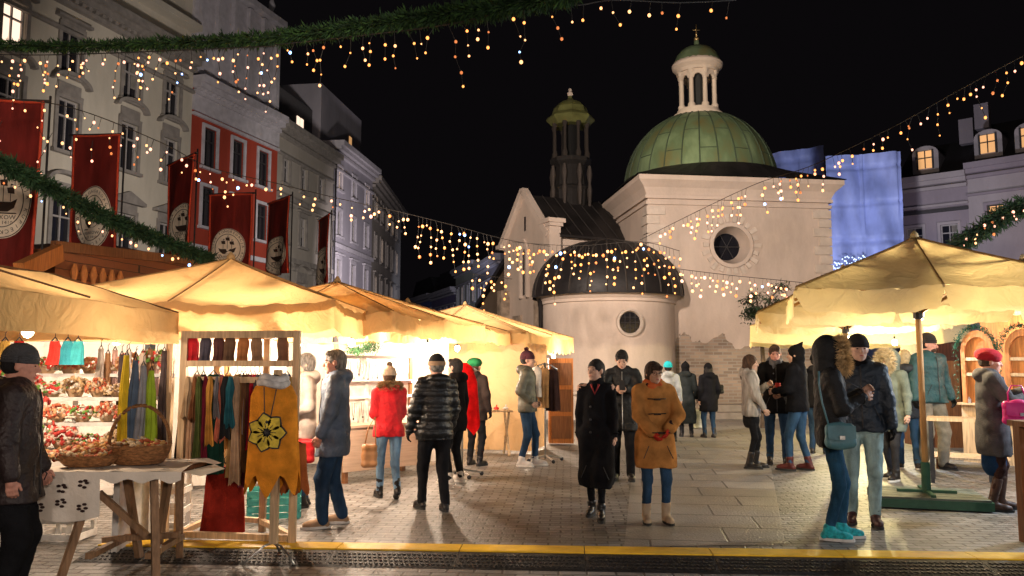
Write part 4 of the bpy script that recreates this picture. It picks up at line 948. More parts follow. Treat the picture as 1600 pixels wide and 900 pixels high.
def canopy(label, C, half, rot, he, hp, drop, mat, scal=0, base=False, group='square market umbrellas', pole=True, seed=1, flap=False, notch=0, asp=1.0):
    root = thing('market_umbrella', label, 'umbrella', (C[0], C[1], 0), -R(rot), group); rg = random.Random(seed)
    NA = 96; NR = 14; ph = [rg.uniform(0, 6) for _ in range(4)]
    def pt(k, r):
        t = 2*math.pi*k/NA+math.pi/4; m = sq(t)*half*r; x, y = m*math.cos(t), m*math.sin(t)*asp
        sag = .055*half*r*(1-r*.35)*abs(math.sin(4*t))**.8
        wr_ = .008*math.sin(26*t+ph[0]+3*r)*r+.006*math.sin(61*t+ph[1])*r*r
        return Vector((x, y, hp-(hp-he)*(r**.93)-sag+wr_))
    mb = MB(); vs = [Vector((0, 0, hp))]; fs = []
    for j in range(1, NR+1):
        for k in range(NA): vs.append(pt(k, j/NR))
    for k in range(NA):
        fs.append((0, 1+k, 1+(k+1) % NA))
        for j in range(NR-1): a = 1+j*NA; b = a+NA; fs.append((a+k, b+k, b+(k+1) % NA, a+(k+1) % NA))
    mb.add(vs, fs); cv = mb.build('canopy', mat, root, smooth=True, local=True)
    for q_ in range(8):
        mb = MB(); mb.tube([pt(q_*NA/8, j/NR)+Vector((0, 0, .006)) for j in range(NR+1)], .007, 5); mb.build('seam', M_seamc, cv, smooth=True, local=True)
    def skirt_(name, drop, push, scal, notch, amp):
        mb = MB(); vs = []; n2 = NA*4; NV = 5
        per = [pt(k/4, 1.0) for k in range(n2)]; cum = 0
        for j in range(NV+1):
            q = j/NV; cum = 0
            for k in range(n2):
                p = per[k]; cum += (per[k]-per[k-1]).length if k else 0
                t = 2*math.pi*k/n2+math.pi/4; dd = drop
                if scal: dd = drop*(.72+.28*abs(math.sin(math.pi*cum/scal))**.7)
                if notch:
                    g = abs(((k/n2*8) % 1)-.5); dd = drop*(1-.75*max(0, 1-(.5-g)/.05)) if g > .45 else drop
                out = Vector((p.x, p.y, 0)).normalized()*(push+amp*q*math.sin(cum*9+ph[2]+math.sin(cum*3))+.02*q)
                vs.append(Vector((p.x, p.y, p.z-dd*q+.002))+out)
        fs = [(j*n2+k, j*n2+(k+1) % n2, (j+1)*n2+(k+1) % n2, (j+1)*n2+k) for j in range(NV) for k in range(n2)]
        mb.add(vs, fs); mb.build(name, mat, cv, smooth=True, local=True)
    skirt_('valance', drop, .004, scal, notch, .014)
    if flap: skirt_('scalloped_flap', .085, .03, .16, 0, .01)
    if pole:
        mb = MB(); mb.tube([(0, 0, 0 if not base else .13), (0, 0, hp-.03)], .032, 12); mb.build('pole', M_wood, root, smooth=True, local=True)
        for q_ in (((0, 0, he-.28), (0, 0, he-.16)), ((0, 0, hp-.14), (0, 0, hp-.05))): mb = MB(); mb.tube(q_, .055, 10); mb.build('hub', M_dmetal, root, local=True)
        for k in range(8):
            t = math.pi*k/4; m = sq(t)*half*.97; e = Vector((m*math.cos(t), m*math.sin(t)*asp, he-.035)); a = Vector((.04*math.cos(t), .04*math.sin(t), hp-.09))
            mb = MB(); mb.beam(a, e, .025, .035); rb = mb.build('rib', M_wood, root, local=True)
            mb = MB(); mb.beam((.05*math.cos(t), .05*math.sin(t), he-.2), a.lerp(e, .52)-Vector((0, 0, .02)), .02, .03); mb.build('strut', M_wood, rb, local=True)
    mb = MB(); mb.tube([(0, 0, hp-.01), (0, 0, hp+.03), (0, 0, hp+.07)], [.05, .04, .012], 10); mb.build('top_cap', mat, root, local=True, smooth=True)
    if base:
        mb = MB(); mb.box((0, 0, .06), (1.12, .86, .09)); bs = mb.build('base', M_green, root, local=True)
        for q in range(5): mb = MB(); mb.box((0, -.34+q*.17, .115), (1.08, .158, .022)); mb.build('plank', pm('worn_green_plank', (.085, .10, .085), .7, .4, 6, .3), bs, local=True)
        mb = MB(); mb.tube([(0, 0, .12), (0, 0, .46)], .048, 12); mb.beam((-.0, -.38, .14), (0, .38, .14), .05, .03); mb.beam((-.3, 0, .142), (.3, 0, .142), .04, .03); mb.build('pole_foot', M_green, root, smooth=30, local=True)
    return root
# left stall 1: long hipped awning over the craft table
def hip_awning():
    root = thing('stall_awning', 'long hipped ochre awning over the craft stall at the left edge', 'awning', (-3.9, 5.7, 0))
    E = [Vector(p) for p in ((-3.02, 7.25, Zp(279, 490, 7.25)), (-3.28, 3.6, 2.03), (-5.2, 3.4, 2.03), (-5.0, 7.4, 2.03))]
    zt = Zp(85, 430, 6.3); R1 = Vector((P(85, 430, 6.3).x, 6.3, zt)); R0 = Vector((-4.1, 4.2, zt+.02))
    def patch(mb, a, b, c, d, n=26):
        def fn(i, j):
            p = a.lerp(b, i).lerp(d.lerp(c, i), j); s = math.sin(math.pi*i)*math.sin(math.pi*j)
            return p-Vector((0, 0, .05*s))+Vector((0, 0, .008*math.sin(i*31+j*4)+.006*math.sin(i*13-j*17)))
        mb.sheet(fn, n, n)
    mb = MB(); patch(mb, E[1], E[0], R1, R0); patch(mb, E[0], E[3], R1, R1); patch(mb, E[3], E[2], R0, R1); patch(mb, E[2], E[1], R0, R0)
    c = mb.build('canopy', M_can, root, smooth=45)
    for a, b in ((E[1], E[0]), (E[0], E[3])):
        out = (b-a).cross(Vector((0, 0, 1))).normalized()
        def fn(i, j): return a.lerp(b, i)+out*(.004+.016*j*math.sin(i*21+math.sin(i*7)))-Vector((0, 0, j*(.27+.012*math.sin(i*9))))
        mb = MB(); mb.sheet(fn, 80, 6); mb.build('valance', M_can, c, smooth=True)
    for a, b in ((E[0], R1), (R1, R0), (Vector((-3.12, 5.9, 2.03)), R1.lerp(R0, .35)), (Vector((-3.2, 4.7, 2.03)), R1.lerp(R0, .7))):
        mb = MB(); mb.tube([a+Vector((0, 0, .008)), b+Vector((0, 0, .008))], .008, 5); mb.build('seam', pm('dark_stitching', (.10, .05, .02), .8), c)
    for x, y in ((-3.06, 7.2), (-4.9, 7.3), (-3.3, 4.0)):
        mb = MB(); mb.box((x, y, .98), (.06, .06, 1.96)); mb.build('post', M_pale, root)
    return root
hip_awning()
S2 = canopy('ochre square umbrella above the clothes rack', (-3.1, 8.75), 1.5, 1, 2.12, Zp(355, 404, 8.75), .27, M_can, flap=True, seed=2)
canopy('ochre umbrella above the jewellery counter', (-2.26, 10.3), 1.5, 16.5, 2.1, Zp(526, 440, 10.3), .22, M_can, seed=3)
canopy('small ochre umbrella between the jewellery stall and the last stall', (-1.75, 13.4), 1.45, 16.5, 2.1, Zp(667, 471, 13.3), .2, M_can, seed=4)
canopy('wide ochre umbrella of the last stall, next to the round chapel', (-.96, 16.3), 1.85, 16.5, 2.1, Zp(726, 476, 16.3), .32, M_can, scal=.35, seed=5)
canopy('cream umbrella on wooden pole with green plank base, near right', (4.6, 9.05), 1.36, 17, 2.33, Zp(1415, 370, 9.05), .24, M_can2, base=True, notch=1, seed=6)
canopy('cream umbrella just behind the one with the green base', (5.25, 12.6), 1.32, 17, 2.3, 3.05, .2, M_can2, seed=7, notch=1)
canopy('brightly lit yellow umbrella farthest back on the right', (7.0, 16.8), 1.9, 17, 2.28, 3.1, .32, M_can2, seed=8)
canopy('cream umbrella at the right edge, only its tip showing behind the near one', (8.75, 13.6), 1.4, 17, 2.55, 3.35, .2, M_can2, seed=9)

LAMPM = glow('lamp_glow', (1, .86, .62), 12)
def stall_lamp(x, y, z, power, col=WARM, r=.045):
    root = thing('hanging_lamp', 'bare bulb hanging '+LN.pop(0), 'lamp', (x, y, z), 0, 'bulbs lighting the stalls')
    mb = MB(); mb.ball((0, 0, 0), r, 10, 1, 1, 1.15); mb.build('bulb', LAMPM, root, True, True)
    mb = MB(); mb.tube([(0, 0, r), (0, 0, r+.05)], .018, 8); mb.tube([(0, 0, r+.05), (0, 0, .35)], .004, 5); mb.build('socket', M_dmetal, root, local=True)
    l = lamp('POINT', (x, y, z-r-.05), power*(.42 if x < 1.5 else .8), col, .045, name='bulb_light'); return root
LL = [(-3.75, 6.2, 1.80, 100), (-3.9, 7.9, 1.78, 230), (-2.4, 7.9, 1.75, 260), (-3.0, 9.4, 1.85, 260), (-1.95, 9.75, 1.8, 300), (-2.9, 11.0, 1.85, 260), (-1.2, 11.4, 1.8, 300), (-1.9, 13.4, 1.8, 240), (-.9, 13.2, 1.8, 240), (-1.4, 15.9, 1.75, 260), (.45, 16.2, 1.75, 330), (.9, 17.4, 1.7, 180)]
LN = ['under the left-edge awning, nearest the beanie man', 'behind the fringed scarves at the craft stall', 'just behind the clothes rack', 'behind the umbrella pole over the rack', 'above the parka man at the jewellery counter', 'at the back left of the jewellery display', 'behind the right end of the jewellery display', 'between the jewellery stall and the last stall, left bulb', 'between the jewellery stall and the last stall, right bulb', 'inside the cream tarp walls of the last stall', 'above the olive jacket man by the last stall', 'at the chapel end of the last stall', 'beside the pole of the umbrella with the green base', 'under the second cream umbrella', 'under the farthest yellow umbrella', 'with cold blue-white light left of the near umbrella pole', 'in front of the dark hut at the right', 'with cold light above the bench table at the right', 'over the arched booth counter']
for x, y, z, p in LL: stall_lamp(x, y, z, p)
for x, y, z, p, c in ((4.7, 9.2, 2.12, 230, (1, .82, .50)), (5.4, 12.9, 1.95, 170, (1, .74, .38)), (7.1, 16.4, 1.95, 420, (1, .85, .40)), (6.3, 13.2, 1.9, 190, (.75, .85, 1)), (7.9, 12.0, 2.0, 260, WARM), (6.5, 8.3, 2.15, 330, (.66, .82, 1)), (8.6, 10.5, 2.1, 220, WARM)): stall_lamp(x, y, z, p, c)

# ---------------------------------------------------------------- side walls, back walls
def wall_sheet(name, label, cat, a, b, z0, z1, mat, wav=.03, group=None, cc=7):
    a = Vector((*a, 0)); b = Vector((*b, 0)); L = (b-a).length; n = Vector(((b-a).y, -(b-a).x, 0))/L
    mb = MB(); mb.sheet(lambda i, j: a.lerp(b, i)+n*wav*(math.sin(i*L*cc+2*j)+.5*math.sin(i*L*17+5*j))*(.3+j*.7)+Vector((0, 0, z0+(z1-z0)*j)), 60, 12)
    o = mb.build(name, mat, smooth=True); return tag(o, label, cat, group)
wall_sheet('side_tarp', 'cream tarpaulin side wall of the last stall with diagonal creases', 'tarpaulin', (-1.75, 14.6), (.32, 13.98), .05, 1.9, M_tarpw, .02)
wall_sheet('side_tarp', 'cream tarpaulin wall turning the corner of the last stall towards the chapel', 'tarpaulin', (.32, 13.98), (.62, 14.9), .05, 1.9, M_tarpw, .02)
wall_sheet('back_tarp', 'white tarpaulin back wall behind the craft stall', 'tarpaulin', (-5.6, 8.2), (-4.4, 9.6), .05, 1.9, M_whites)
wall_sheet('back_tarp', 'white tarpaulin back wall behind the clothes rack', 'tarpaulin', (-4.4, 9.9), (-2.9, 10.35), .05, 1.95, M_whites)
wall_sheet('back_tarp', 'pale tarpaulin back wall behind the jewellery display', 'tarpaulin', (-3.6, 12.1), (-1.0, 12.6), .05, 2.0, M_whites)
wall_sheet('back_tarp', 'pale tarpaulin back wall inside the last stall', 'tarpaulin', (-2.6, 17.8), (.7, 17.2), .05, 1.9, M_whites)
wall_sheet('back_tarp', 'cream cloth hanging from the umbrella between the jewellery and last stalls', 'tarpaulin', (-2.6, 13.3), (-1.75, 14.6), .05, 1.9, M_tarpw)

# ---------------------------------------------------------------- cloth goods
def garment(name, label, cat, pos, levels, mat, rz=0, rip=7, amp=.012, zig=0, group=None, seed=0, hang=True, parent=None):
    """hanging cloth: levels = (z, half width, half depth) from top to bottom"""
    rg = random.Random(seed); ph = rg.uniform(0, 6); n = 40; T = Matrix.Translation(pos) @ Matrix.Rotation(rz, 4, 'Z'); mb = MB(T); vs = []
    lv = []
    for i in range(len(levels)-1):
        for q in range(5): lv.append([levels[i][t]+(levels[i+1][t]-levels[i][t])*q/5 for t in range(3)])
    lv.append(list(levels[-1])); m = len(lv)
    for j, (z, w_, d_) in enumerate(lv):
        q = j/(m-1)
        for k in range(n):
            t = 2*math.pi*k/n; a = 1+amp/max(w_, .03)*q*math.sin(rip*t+ph+q*1.2); zz_ = z
            if zig and j > m-5: zz_ += zig*(abs(((k/n*rip) % 1)-.5)*2-.5)*((j-m+5)/4)
            vs.append(Vector((w_*math.cos(t)*a+.01*q*math.sin(5*q+ph), d_*math.sin(t)*a+amp*.7*q*math.sin(rip*1.7*t+ph), zz_)))
    fs = [(j*n+k, (j+1)*n+k, (j+1)*n+(k+1) % n, j*n+(k+1) % n) for j in range(m-1) for k in range(n)]+[tuple(range(n))]
    mb.add(vs, fs)
    if parent is not None: return mb.build(name, mat, parent, smooth=True)
    if hang:
        root = thing(name, label, cat, Vector(pos)+Vector((0, 0, levels[-1][0])), rz, group); g = mb.build('cloth', mat, root, smooth=True)
        z = levels[0][0]; w_ = levels[0][1]; h = MB(T); h.tube([(-w_*.9, 0, z-.01), (0, 0, z+.035), (w_*.9, 0, z-.01)], .006, 5); h.tube([(0, 0, z+.03), (0, 0, z+.07), (.015, 0, z+.09)], .003, 5); h.build('hanger', M_dmetal, root)
        return root
    return tag(mb.build(name, mat, smooth=True), label, cat, group)
# clothes rack
rA_ = P(283, 700, 7.0); rB_ = P(460, 700, 6.85); zt_ = Zp(370, 517, 6.9); xa, xb = rA_.x, rB_.x
rk = thing('clothes_rack', 'open pine frame crowded with hanging clothes, hats and mittens', 'clothes rack', ((xa+xb)/2, 7.1, 0))
def post(x, y, z0, z1, w_=.055, m=M_pale, p=None, nm='post'): mb = MB(); mb.box((x, y, (z0+z1)/2), (w_, w_, z1-z0)); return mb.build(nm, m, p or rk)
xr = -.305*7.6
for x, y in ((xa, 7.0), (xb, 6.85), (xa+.02, 7.75), (xr, 7.6)): post(x, y, 0, zt_)
for z, nm in ((zt_-.03, 'top_rail'), (.10, 'bottom_rail'), (zt_-.28, 'shelf_rail'), (zt_-.42, 'hanging_rail')):
    mb = MB(); mb.beam((xa+.03, 7.0, z), (xb-.03, 6.85, z), .05, .05 if z < zt_-.1 else .06); mb.build(nm, M_pale, rk)
    mb = MB(); mb.beam((xa+.05, 7.75, z), (xr-.03, 7.6, z), .045); mb.build(nm, M_pale, rk)
for x0, y0, x1, y1 in ((xa, 7.03, xa+.02, 7.72), (xb, 6.88, xr, 7.57)):
    for z in (.1, zt_-.03): mb = MB(); mb.beam((x0, y0, z), (x1, y1, z), .045); mb.build('side_rail', M_pale, rk)
hats = [((.50, .015, .02), 'red', 302), ((.07, .06, .08), 'charcoal', 322), ((.10, .035, .03), 'plum', 342), ((.13, .07, .04), 'brown', 360), ((.42, .16, .05), 'rust', 381), ((.30, .17, .09), 'tan', 402), ((.22, .11, .06), 'dark tan', 442)]
for i, (c, nm, u) in enumerate(hats):
    p = P(u, 522, 7.02-.0008*(u-290)); z = p.z; t_ = garment('woollen_mittens', '%s woollen mittens pegged in the top row of the rack' % nm, 'mittens', Vector((p.x, p.y, 0)), [(z-.01, .03, .02), (z-.08, .05, .03), (z-.19, .04, .03), (z-.28, .052, .03)], knit('knit_'+nm, c), seed=i, amp=.008, group='mittens in the top row of the rack', hang=False)
GA = [((.03, .022, .02), 'nearly black slim', 290, 735, .035), ((.52, .32, .20), 'peach knitted', 308, 720, .05), ((.012, .05, .035), 'bottle green velvet', 334, 740, .085), ((.50, .25, .07), 'ochre', 357, 700, .05), ((.33, .19, .07), 'fringed light brown', 371, 745, .045), ((.14, .07, .035), 'dark brown leather', 383, 735, .04), ((.16, .03, .05), 'burgundy', 391, 760, .045), ((.55, .02, .04), 'bright red', 398, 700, .03), ((.10, .10, .12), 'grey melange', 405, 750, .04), ((.02, .03, .08), 'navy', 448, 765, .06), ((.02, .018, .02), 'black', 318, 690, .04), ((.36, .34, .36), 'pale grey', 378, 680, .04), ((.25, .06, .12), 'raspberry', 345, 690, .04)]
for i, (c, nm, u, vb, w_) in enumerate(GA):
    dd = 7.02-.0008*(u-290)+(.0 if i % 3 else .10)+.05*(i % 2); p = P(u, 585, dd); zb_ = Zp(u, vb, dd); zt2_ = p.z+.0
    garment('hanging_garment', '%s garment on the lower rail of the rack' % nm, 'garment', Vector((p.x, p.y, 0)), [(zt2_, w_*.5, .03), (zt2_-.06, w_, .06), ((zt2_+zb_)/2, w_*1.0, .07), (zb_, w_*1.25, .08)], wool('garment_'+nm.replace(' ', '_'), c), seed=i+20, rip=9, amp=.016, zig=.04 if i % 2 else 0, group='garments on the rack')
p = P(350, 740, 7.1); garment('hanging_garment', 'long brick-red pleated skirt reaching almost to the ground in the rack', 'garment', Vector((p.x, p.y, 0)), [(p.z+.06, .14, .06), (p.z-.1, .16, .07), (Zp(350, 832, 7.1), .185, .085)], wool('brick_red_wool', (.24, .02, .012)), seed=77, rip=13, amp=.012, group='garments on the rack')
EX = [('sand', (.46, .32, .19)), ('chestnut', (.20, .08, .035)), ('moss', (.08, .10, .03)), ('wine', (.20, .02, .04)), ('amber', (.50, .24, .05)), ('smoke', (.16, .15, .16)), ('coral', (.55, .16, .10)), ('coal', (.02, .02, .022)), ('petrol', (.02, .10, .13)), ('fawn', (.40, .27, .17)), ('plum', (.12, .03, .07)), ('honey', (.52, .32, .10))]
rg = random.Random(31)
for i, (nm, c) in enumerate(EX):
    u = 296+i*8.2+rg.uniform(-2, 2) if i < 10 else 445+6*(i-10); dd = 6.93-.0008*(u-290)-.02*(i % 3); p = P(u, 588, dd); vb = rg.uniform(640, 760); w_ = rg.uniform(.018, .034)
    garment('draped_scarf', 'narrow %s scarf or strap hanging at the front of the rack' % nm, 'scarf', Vector((p.x, p.y, 0)), [(p.z, w_*.6, .014), (p.z-.1, w_*1.2, .02), ((p.z+Zp(u, vb, dd))/2, w_*.8, .022), (Zp(u, vb, dd), w_*1.5, .02)], wool('strip_'+nm, c), seed=i+200, rip=4, amp=.014, zig=.05, group='narrow scarves on the rack', hang=False)
# heap of dried flowers and gingerbread between the baskets and the shelf
rg = random.Random(41); mb = MB()
for q in range(900):
    x_ = rg.uniform(-3.75, -2.75); y_ = rg.uniform(6.28, 6.52); h_ = .04+.12*(1-abs((y_-6.4)/.14))*(.6+.4*math.sin(x_*9)); mb.cur = rg.randrange(5)
    mb.ball((x_, y_, .80+rg.uniform(0, h_)), rg.uniform(.012, .026), 5, 1.2, .9, rg.uniform(.35, .9), Euler((rg.uniform(-1, 1), rg.uniform(-1, 1), rg.uniform(0, 3))).to_matrix())
tag(mb.build('dried_flower_heap', [pm('heap_%d' % k, c, .85, .3, 40, .3) for k, c in enumerate(((.58, .36, .16), (.50, .10, .05), (.64, .52, .36), (.35, .17, .07), (.60, .24, .16)))], smooth=True), 'loose heap of dried flowers and slices behind the baskets', 'dried flowers', kind='stuff')
# behind the rack: turquoise trestle and crates
def crate(label, x, y, rz, w_, d_, h_, m, z=0, group=None):
    root = thing('crate', label, 'crate', (x, y, z), rz, group)
    for sx in (-1, 1):
        for sy in (-1, 1): mb = MB(); mb.box((sx*(w_/2-.02), sy*(d_/2-.02), h_/2), (.035, .035, h_)); mb.build('corner_post', m, root, local=True)
    k = 4
    for q in range(k):
        z_ = .04+q*(h_-.08)/(k-1)
        mb = MB()
        for sy in (-1, 1): mb.box((0, sy*(d_/2+.006), z_), (w_, .012, .055))
        for sx in (-1, 1): mb.box((sx*(w_/2+.006), 0, z_), (.012, d_-.02, .055))
        mb.build('slat', m, root, local=True)
    return root
M_wpaint = pm('white_painted_wood', (.68, .66, .62), .6); M_turq = pm('turquoise_painted_wood', (.06, .34, .31), .6)
crate('white slatted crate under the craft table, nearest the rack', P(258, 700, 7.5).x, 7.5, .1, .42, .3, .62, M_wpaint); crate('white slatted crate at the far left under the craft shelves', P(112, 700, 7.3).x, 7.3, -.05, .36, .3, .5, M_wpaint)
crate('turquoise slatted crate on the ground behind the rack', P(428, 790, 8.3).x, 8.3, .3, .5, .35, .3, M_turq)
# poncho on its stand
sx_, sy_ = G(434, 872).x, 6.45
st = thing('display_stand', 'wooden display pole on bent metal feet wearing an orange poncho', 'display stand', (sx_, sy_, 0))
mb = MB(); mb.box((sx_, sy_, .82), (.06, .05, 1.36)); mb.build('pole', M_pale, st)
for sgn in (-1, 1):
    mb = MB(); mb.tube([(sx_, sy_, .15), (sx_+sgn*.06, sy_-.02, .13), (sx_+sgn*.14, sy_-.07, .07), (sx_+sgn*.20, sy_-.12, .006)], .009, 8); mb.build('foot', M_metal, st, smooth=True)
mb = MB(); mb.tube([(sx_, sy_, .15), (sx_, sy_+.1, .1), (sx_, sy_+.22, .006)], .009, 8); mb.build('foot', M_metal, st, smooth=True)
pz = Zp(430, 600, 6.4)
pn = thing('poncho', 'orange felt poncho with zigzag hem and big yellow flower', 'poncho', (sx_-.02, sy_-.02, .4))
pc = Vector((sx_-.02, sy_-.03, 0)); zz0 = pz
garment('poncho_cloth', None, None, pc, [(zz0+.02, .09, .06), (zz0-.02, .15, .09), (zz0-.10, .185, .11), (zz0-.5, .20, .13), (zz0-.78, .215, .15)], wool('orange_felt', (.72, .26, .025)), rip=6, amp=.01, zig=.2, seed=5, parent=pn)
mb = MB(); ring = [pc+Vector((.085*math.cos(t), .07*math.sin(t)-.01, zz0+.04+.012*math.sin(2*t))) for t in [2*math.pi*q/24 for q in range(25)]]; mb.tube(ring, .035, 10); ring2 = [p_+Vector((0, -.012, -.045)) + (p_-pc-Vector((0, 0, zz0))).normalized()*.02 for p_ in ring]; mb.tube(ring2, .03, 10); mb.build('cowl', pm('pale_grey_felt', (.55, .52, .50), .95, .25, 20, .5), pn, smooth=True)
mb = MB(); mb.ball(pc+Vector((0, 0, zz0+.045)), .06, 10, 1, .8, .5); mb.build('dark_neck', pm('black_neck_form', (.015, .013, .012), .6), pn, smooth=True)
fz = Zp(428, 675, 6.3); fy = pc.y-.148
mb = MB(); mb.tube([pc+Vector((-.05, -.10, zz0-.02)), Vector((pc.x-.02, fy-.01, fz+.09)), Vector((pc.x, fy-.012, fz+.085))], .004, 5); mb.tube([pc+Vector((.05, -.10, zz0-.02)), Vector((pc.x+.02, fy-.01, fz+.09))], .004, 5); mb.ball((pc.x, fy-.012, fz+.08), .016, 8); mb.build('necklace', M_dark, pn)
mbp = MB(); mbk = MB()
for k in range(7):
    t = 2*math.pi*k/7+.2; T = Matrix.Translation((pc.x, fy-.008, fz)) @ Matrix.Rotation(-t, 4, 'Y')
    def petal(mb_, r0, r1, w_, y):
        n = 10; vs = [(0, y, r0)]+[(w_*math.sin(math.pi*q/n)*(1 if s_ > 0 else -1), y, r0+(r1-r0)*q/n) for s_ in (1,) for q in range(1, n)]+[(0, y, r1)]+[(-w_*math.sin(math.pi*q/n), y, r0+(r1-r0)*q/n) for q in range(n-1, 0, -1)]
        b_ = [(x_, y-.006, z_) for x_, _, z_ in vs]; m_ = len(vs); mb_.M = T; mb_.add(vs+b_, [tuple(range(m_)), tuple(range(m_, 2*m_))[::-1]]+[(i, (i+1) % m_, m_+(i+1) % m_, m_+i) for i in range(m_)])
    petal(mbk, .01, .158, .066, 0); petal(mbp, .026, .145, .050, -.007)
    mbk.M = T; mbk.tube([(0, -.015, .02), (0, -.015, .075)], .003, 4)
mbk.M = None; mbk.ball((pc.x, fy-.022, fz), .018, 8); mbk.build('petal_outline', M_dark, pn); mbp.build('flower', pm('yellow_petals', (.68, .50, .06), .8, .35, 20), pn)
garment('hanging_garment', 'rust brown jumper showing under the orange poncho hem', 'garment', Vector((sx_+.09, 6.62, 0)), [(.9, .1, .05), (.7, .12, .06), (.52, .13, .06)], wool('rust_wool', (.34, .10, .03)), seed=99, zig=.08, group='garments on the rack')

# ---------------------------------------------------------------- craft table and goods
tz_ = .79; tx0, tx1, ty0, ty1 = -3.30, -2.42, 5.72, 6.45
tb = thing('trestle_table', 'rough trestle table under a cream cloth at the left', 'table', ((tx0+tx1)/2, 6.1, 0))
mb = MB(); mb.box(((tx0+tx1)/2, (ty0+ty1)/2, tz_-.02), (tx1-tx0, ty1-ty0, .035)); mb.build('table_top', M_brown, tb)
M_leg = wood('worn_trestle_wood', (.26, .15, .08))
for x, l in ((tx0+.3, 0), (tx1-.16, 1)):
    for y0, y1 in ((ty0+.2, ty0-.02), (ty1-.2, ty1+.05)): mb = MB(); mb.beam((x, (y0*3+y1)/4, tz_-.04), (x+(.12 if l else -.14)*(1 if y1 < 6 else -.4), y1, .01), .05, .045); mb.build('leg', M_leg, tb)
    mb = MB(); mb.beam((x+.02, ty0+.06, .2), (x-.01, ty1-.02, .2), .045, .04); mb.build('cross_bar', M_leg, tb)
mb = MB(); mb.beam((tx0+.34, ty0+.12, tz_-.16), (tx1-.2, ty0+.16, .32), .05, .04); mb.build('brace', M_leg, tb)
mb = MB(); mb.beam((tx0+.2, ty0+.5, .22), (tx1-.1, ty0+.5, .26), .05, .04); mb.build('brace', M_leg, tb); mb = MB(); mb.beam((tx1-.2, ty0+.5, tz_-.1), (tx0+.6, ty0+.52, .1), .05, .045); mb.build('brace', M_leg, tb)
M_cloth = pm('cream_table_cloth', (.78, .70, .60), .9, .1, 5, .3)
def cl(i, j):
    x = tx0-.05+i*(tx1-tx0+.16); y = ty0-.03+j*(ty1-ty0+.05); return Vector((x, y, tz_+.006+.003*math.sin(x*23+y*7)+(.03*max(0, i-.9)*10*math.sin(j*5))))
mb = MB(); mb.sheet(cl, 40, 20)
def fl_(i, j):
    x = tx0-.05+i*.47; return Vector((x+.02*j, ty0-.032-.012*math.sin(x*25)*j-.02*j, tz_+.006-j*(.30+.04*math.sin(i*3.1))))
mb.sheet(fl_, 24, 10)
def fl2(i, j): x = tx0+.42+i*(tx1-tx0-.31); return Vector((x, ty0-.032-.005*j, tz_+.006-j*(.05+.05*(1-i)**3*0+.03*math.sin(i*9)**2)))
mb.sheet(fl2, 30, 3)
e0 = cl(1, 0); mb.add([cl(1, 0), cl(1, .8), e0+Vector((.24, .18, -.0)), e0+Vector((.12, .05, -.035))], [(0, 3, 2, 1)])
tc = tag(mb.build('tablecloth', M_cloth, smooth=40), 'cream tablecloth printed with dark brown sprigs over the trestle table', 'tablecloth')
tcr = MB(); rg = random.Random(5)
def sprig(c, ax, ay, s):
    for k in range(5):
        t = 2*math.pi*k/5+rg.uniform(-.3, .3); c2 = c+ax*math.cos(t)*s*.6+ay*math.sin(t)*s*.6; q = [c2+ax*math.cos(a)*s*.42+ay*math.sin(a)*s*.24 for a in [t+2*math.pi*i/7 for i in range(7)]]; tcr.add(q, [tuple(range(7))])
for i in range(6): sprig(Vector((tx0+.03+(i % 3)*.15, ty0-.075-.0, tz_-.07-.13*(i//3)-.03*(i % 2))), Vector((1, 0, 0)), Vector((0, 0, 1)), .042)
for i in range(20): sprig(Vector((tx0+rg.uniform(0, tx1-tx0), ty0+rg.uniform(.0, ty1-ty0), tz_+.019)), Vector((1, 0, 0)), Vector((0, 1, 0)), .035)
WMt = WM[tc.name]; tcr.build('printed_sprigs', pm('dark_print', (.04, .02, .018), .9, 0, 5, 0), tc)
# stepped shelves behind
shf = thing('stepped_shelf', 'stepped white shelving full of dried bouquets at the left stall', 'shelf', (-3.9, 7.1, 0))
SH = [(6.62, .86), (6.84, 1.06), (7.06, 1.26), (7.3, 1.46)]
for y, z in SH: mb = MB(); mb.box((-4.0, y, z-.015), (1.75, .21, .03)); mb.build('board', M_wpaint, shf)
for x in (-4.85, -4.0, -3.17): mb = MB(); mb.box((x, 7.42, .95), (.05, .05, 1.9)); mb.build('upright', M_wpaint, shf)
for x in (-4.8, -3.2): mb = MB(); mb.box((x, 6.9, .42), (.05, .6, .84)); mb.build('side_panel', M_wpaint, shf)
mb = MB(); mb.box((-4.0, 7.44, 1.80), (1.75, .04, .10)); mb.build('top_rail', M_wpaint, shf)
def bouquet(cols, nm, seed, r=.095):
    rg = random.Random(seed); root = thing('dried_bouquet', nm, 'bouquet', (0, 0, 0), 0, 'dried bouquets on the stepped shelf')
    mb = MB()
    for k in range(110):
        a = rg.uniform(0, 6.3); z = rg.uniform(-.2, 1); q = math.sqrt(1-min(z*z, 1)); c = Vector((q*math.cos(a)*r, q*math.sin(a)*r, .05+z*r*.8))
        mb.cur = rg.randrange(len(cols)); s_ = rg.uniform(.012, .022)
        M_ = Euler((rg.uniform(0, 3), rg.uniform(0, 3), 0)).to_matrix(); mb.ball(c, s_, 5, 1, rg.uniform(.5, 1), .6, M_)
    mb.build('flower_heads', [pm('petal_%02d%02d%02d' % tuple(int(x*99) for x in c), c, .85, .3, 40, .3) for c in cols], root, local=True)
    mb = MB(); mb.tube([(0, 0, 0), (0, 0, .05)], [.04, r*.7], 10); mb.build('paper_wrap', pm('kraft_paper', (.42, .28, .16), .85), root, local=True)
    return root
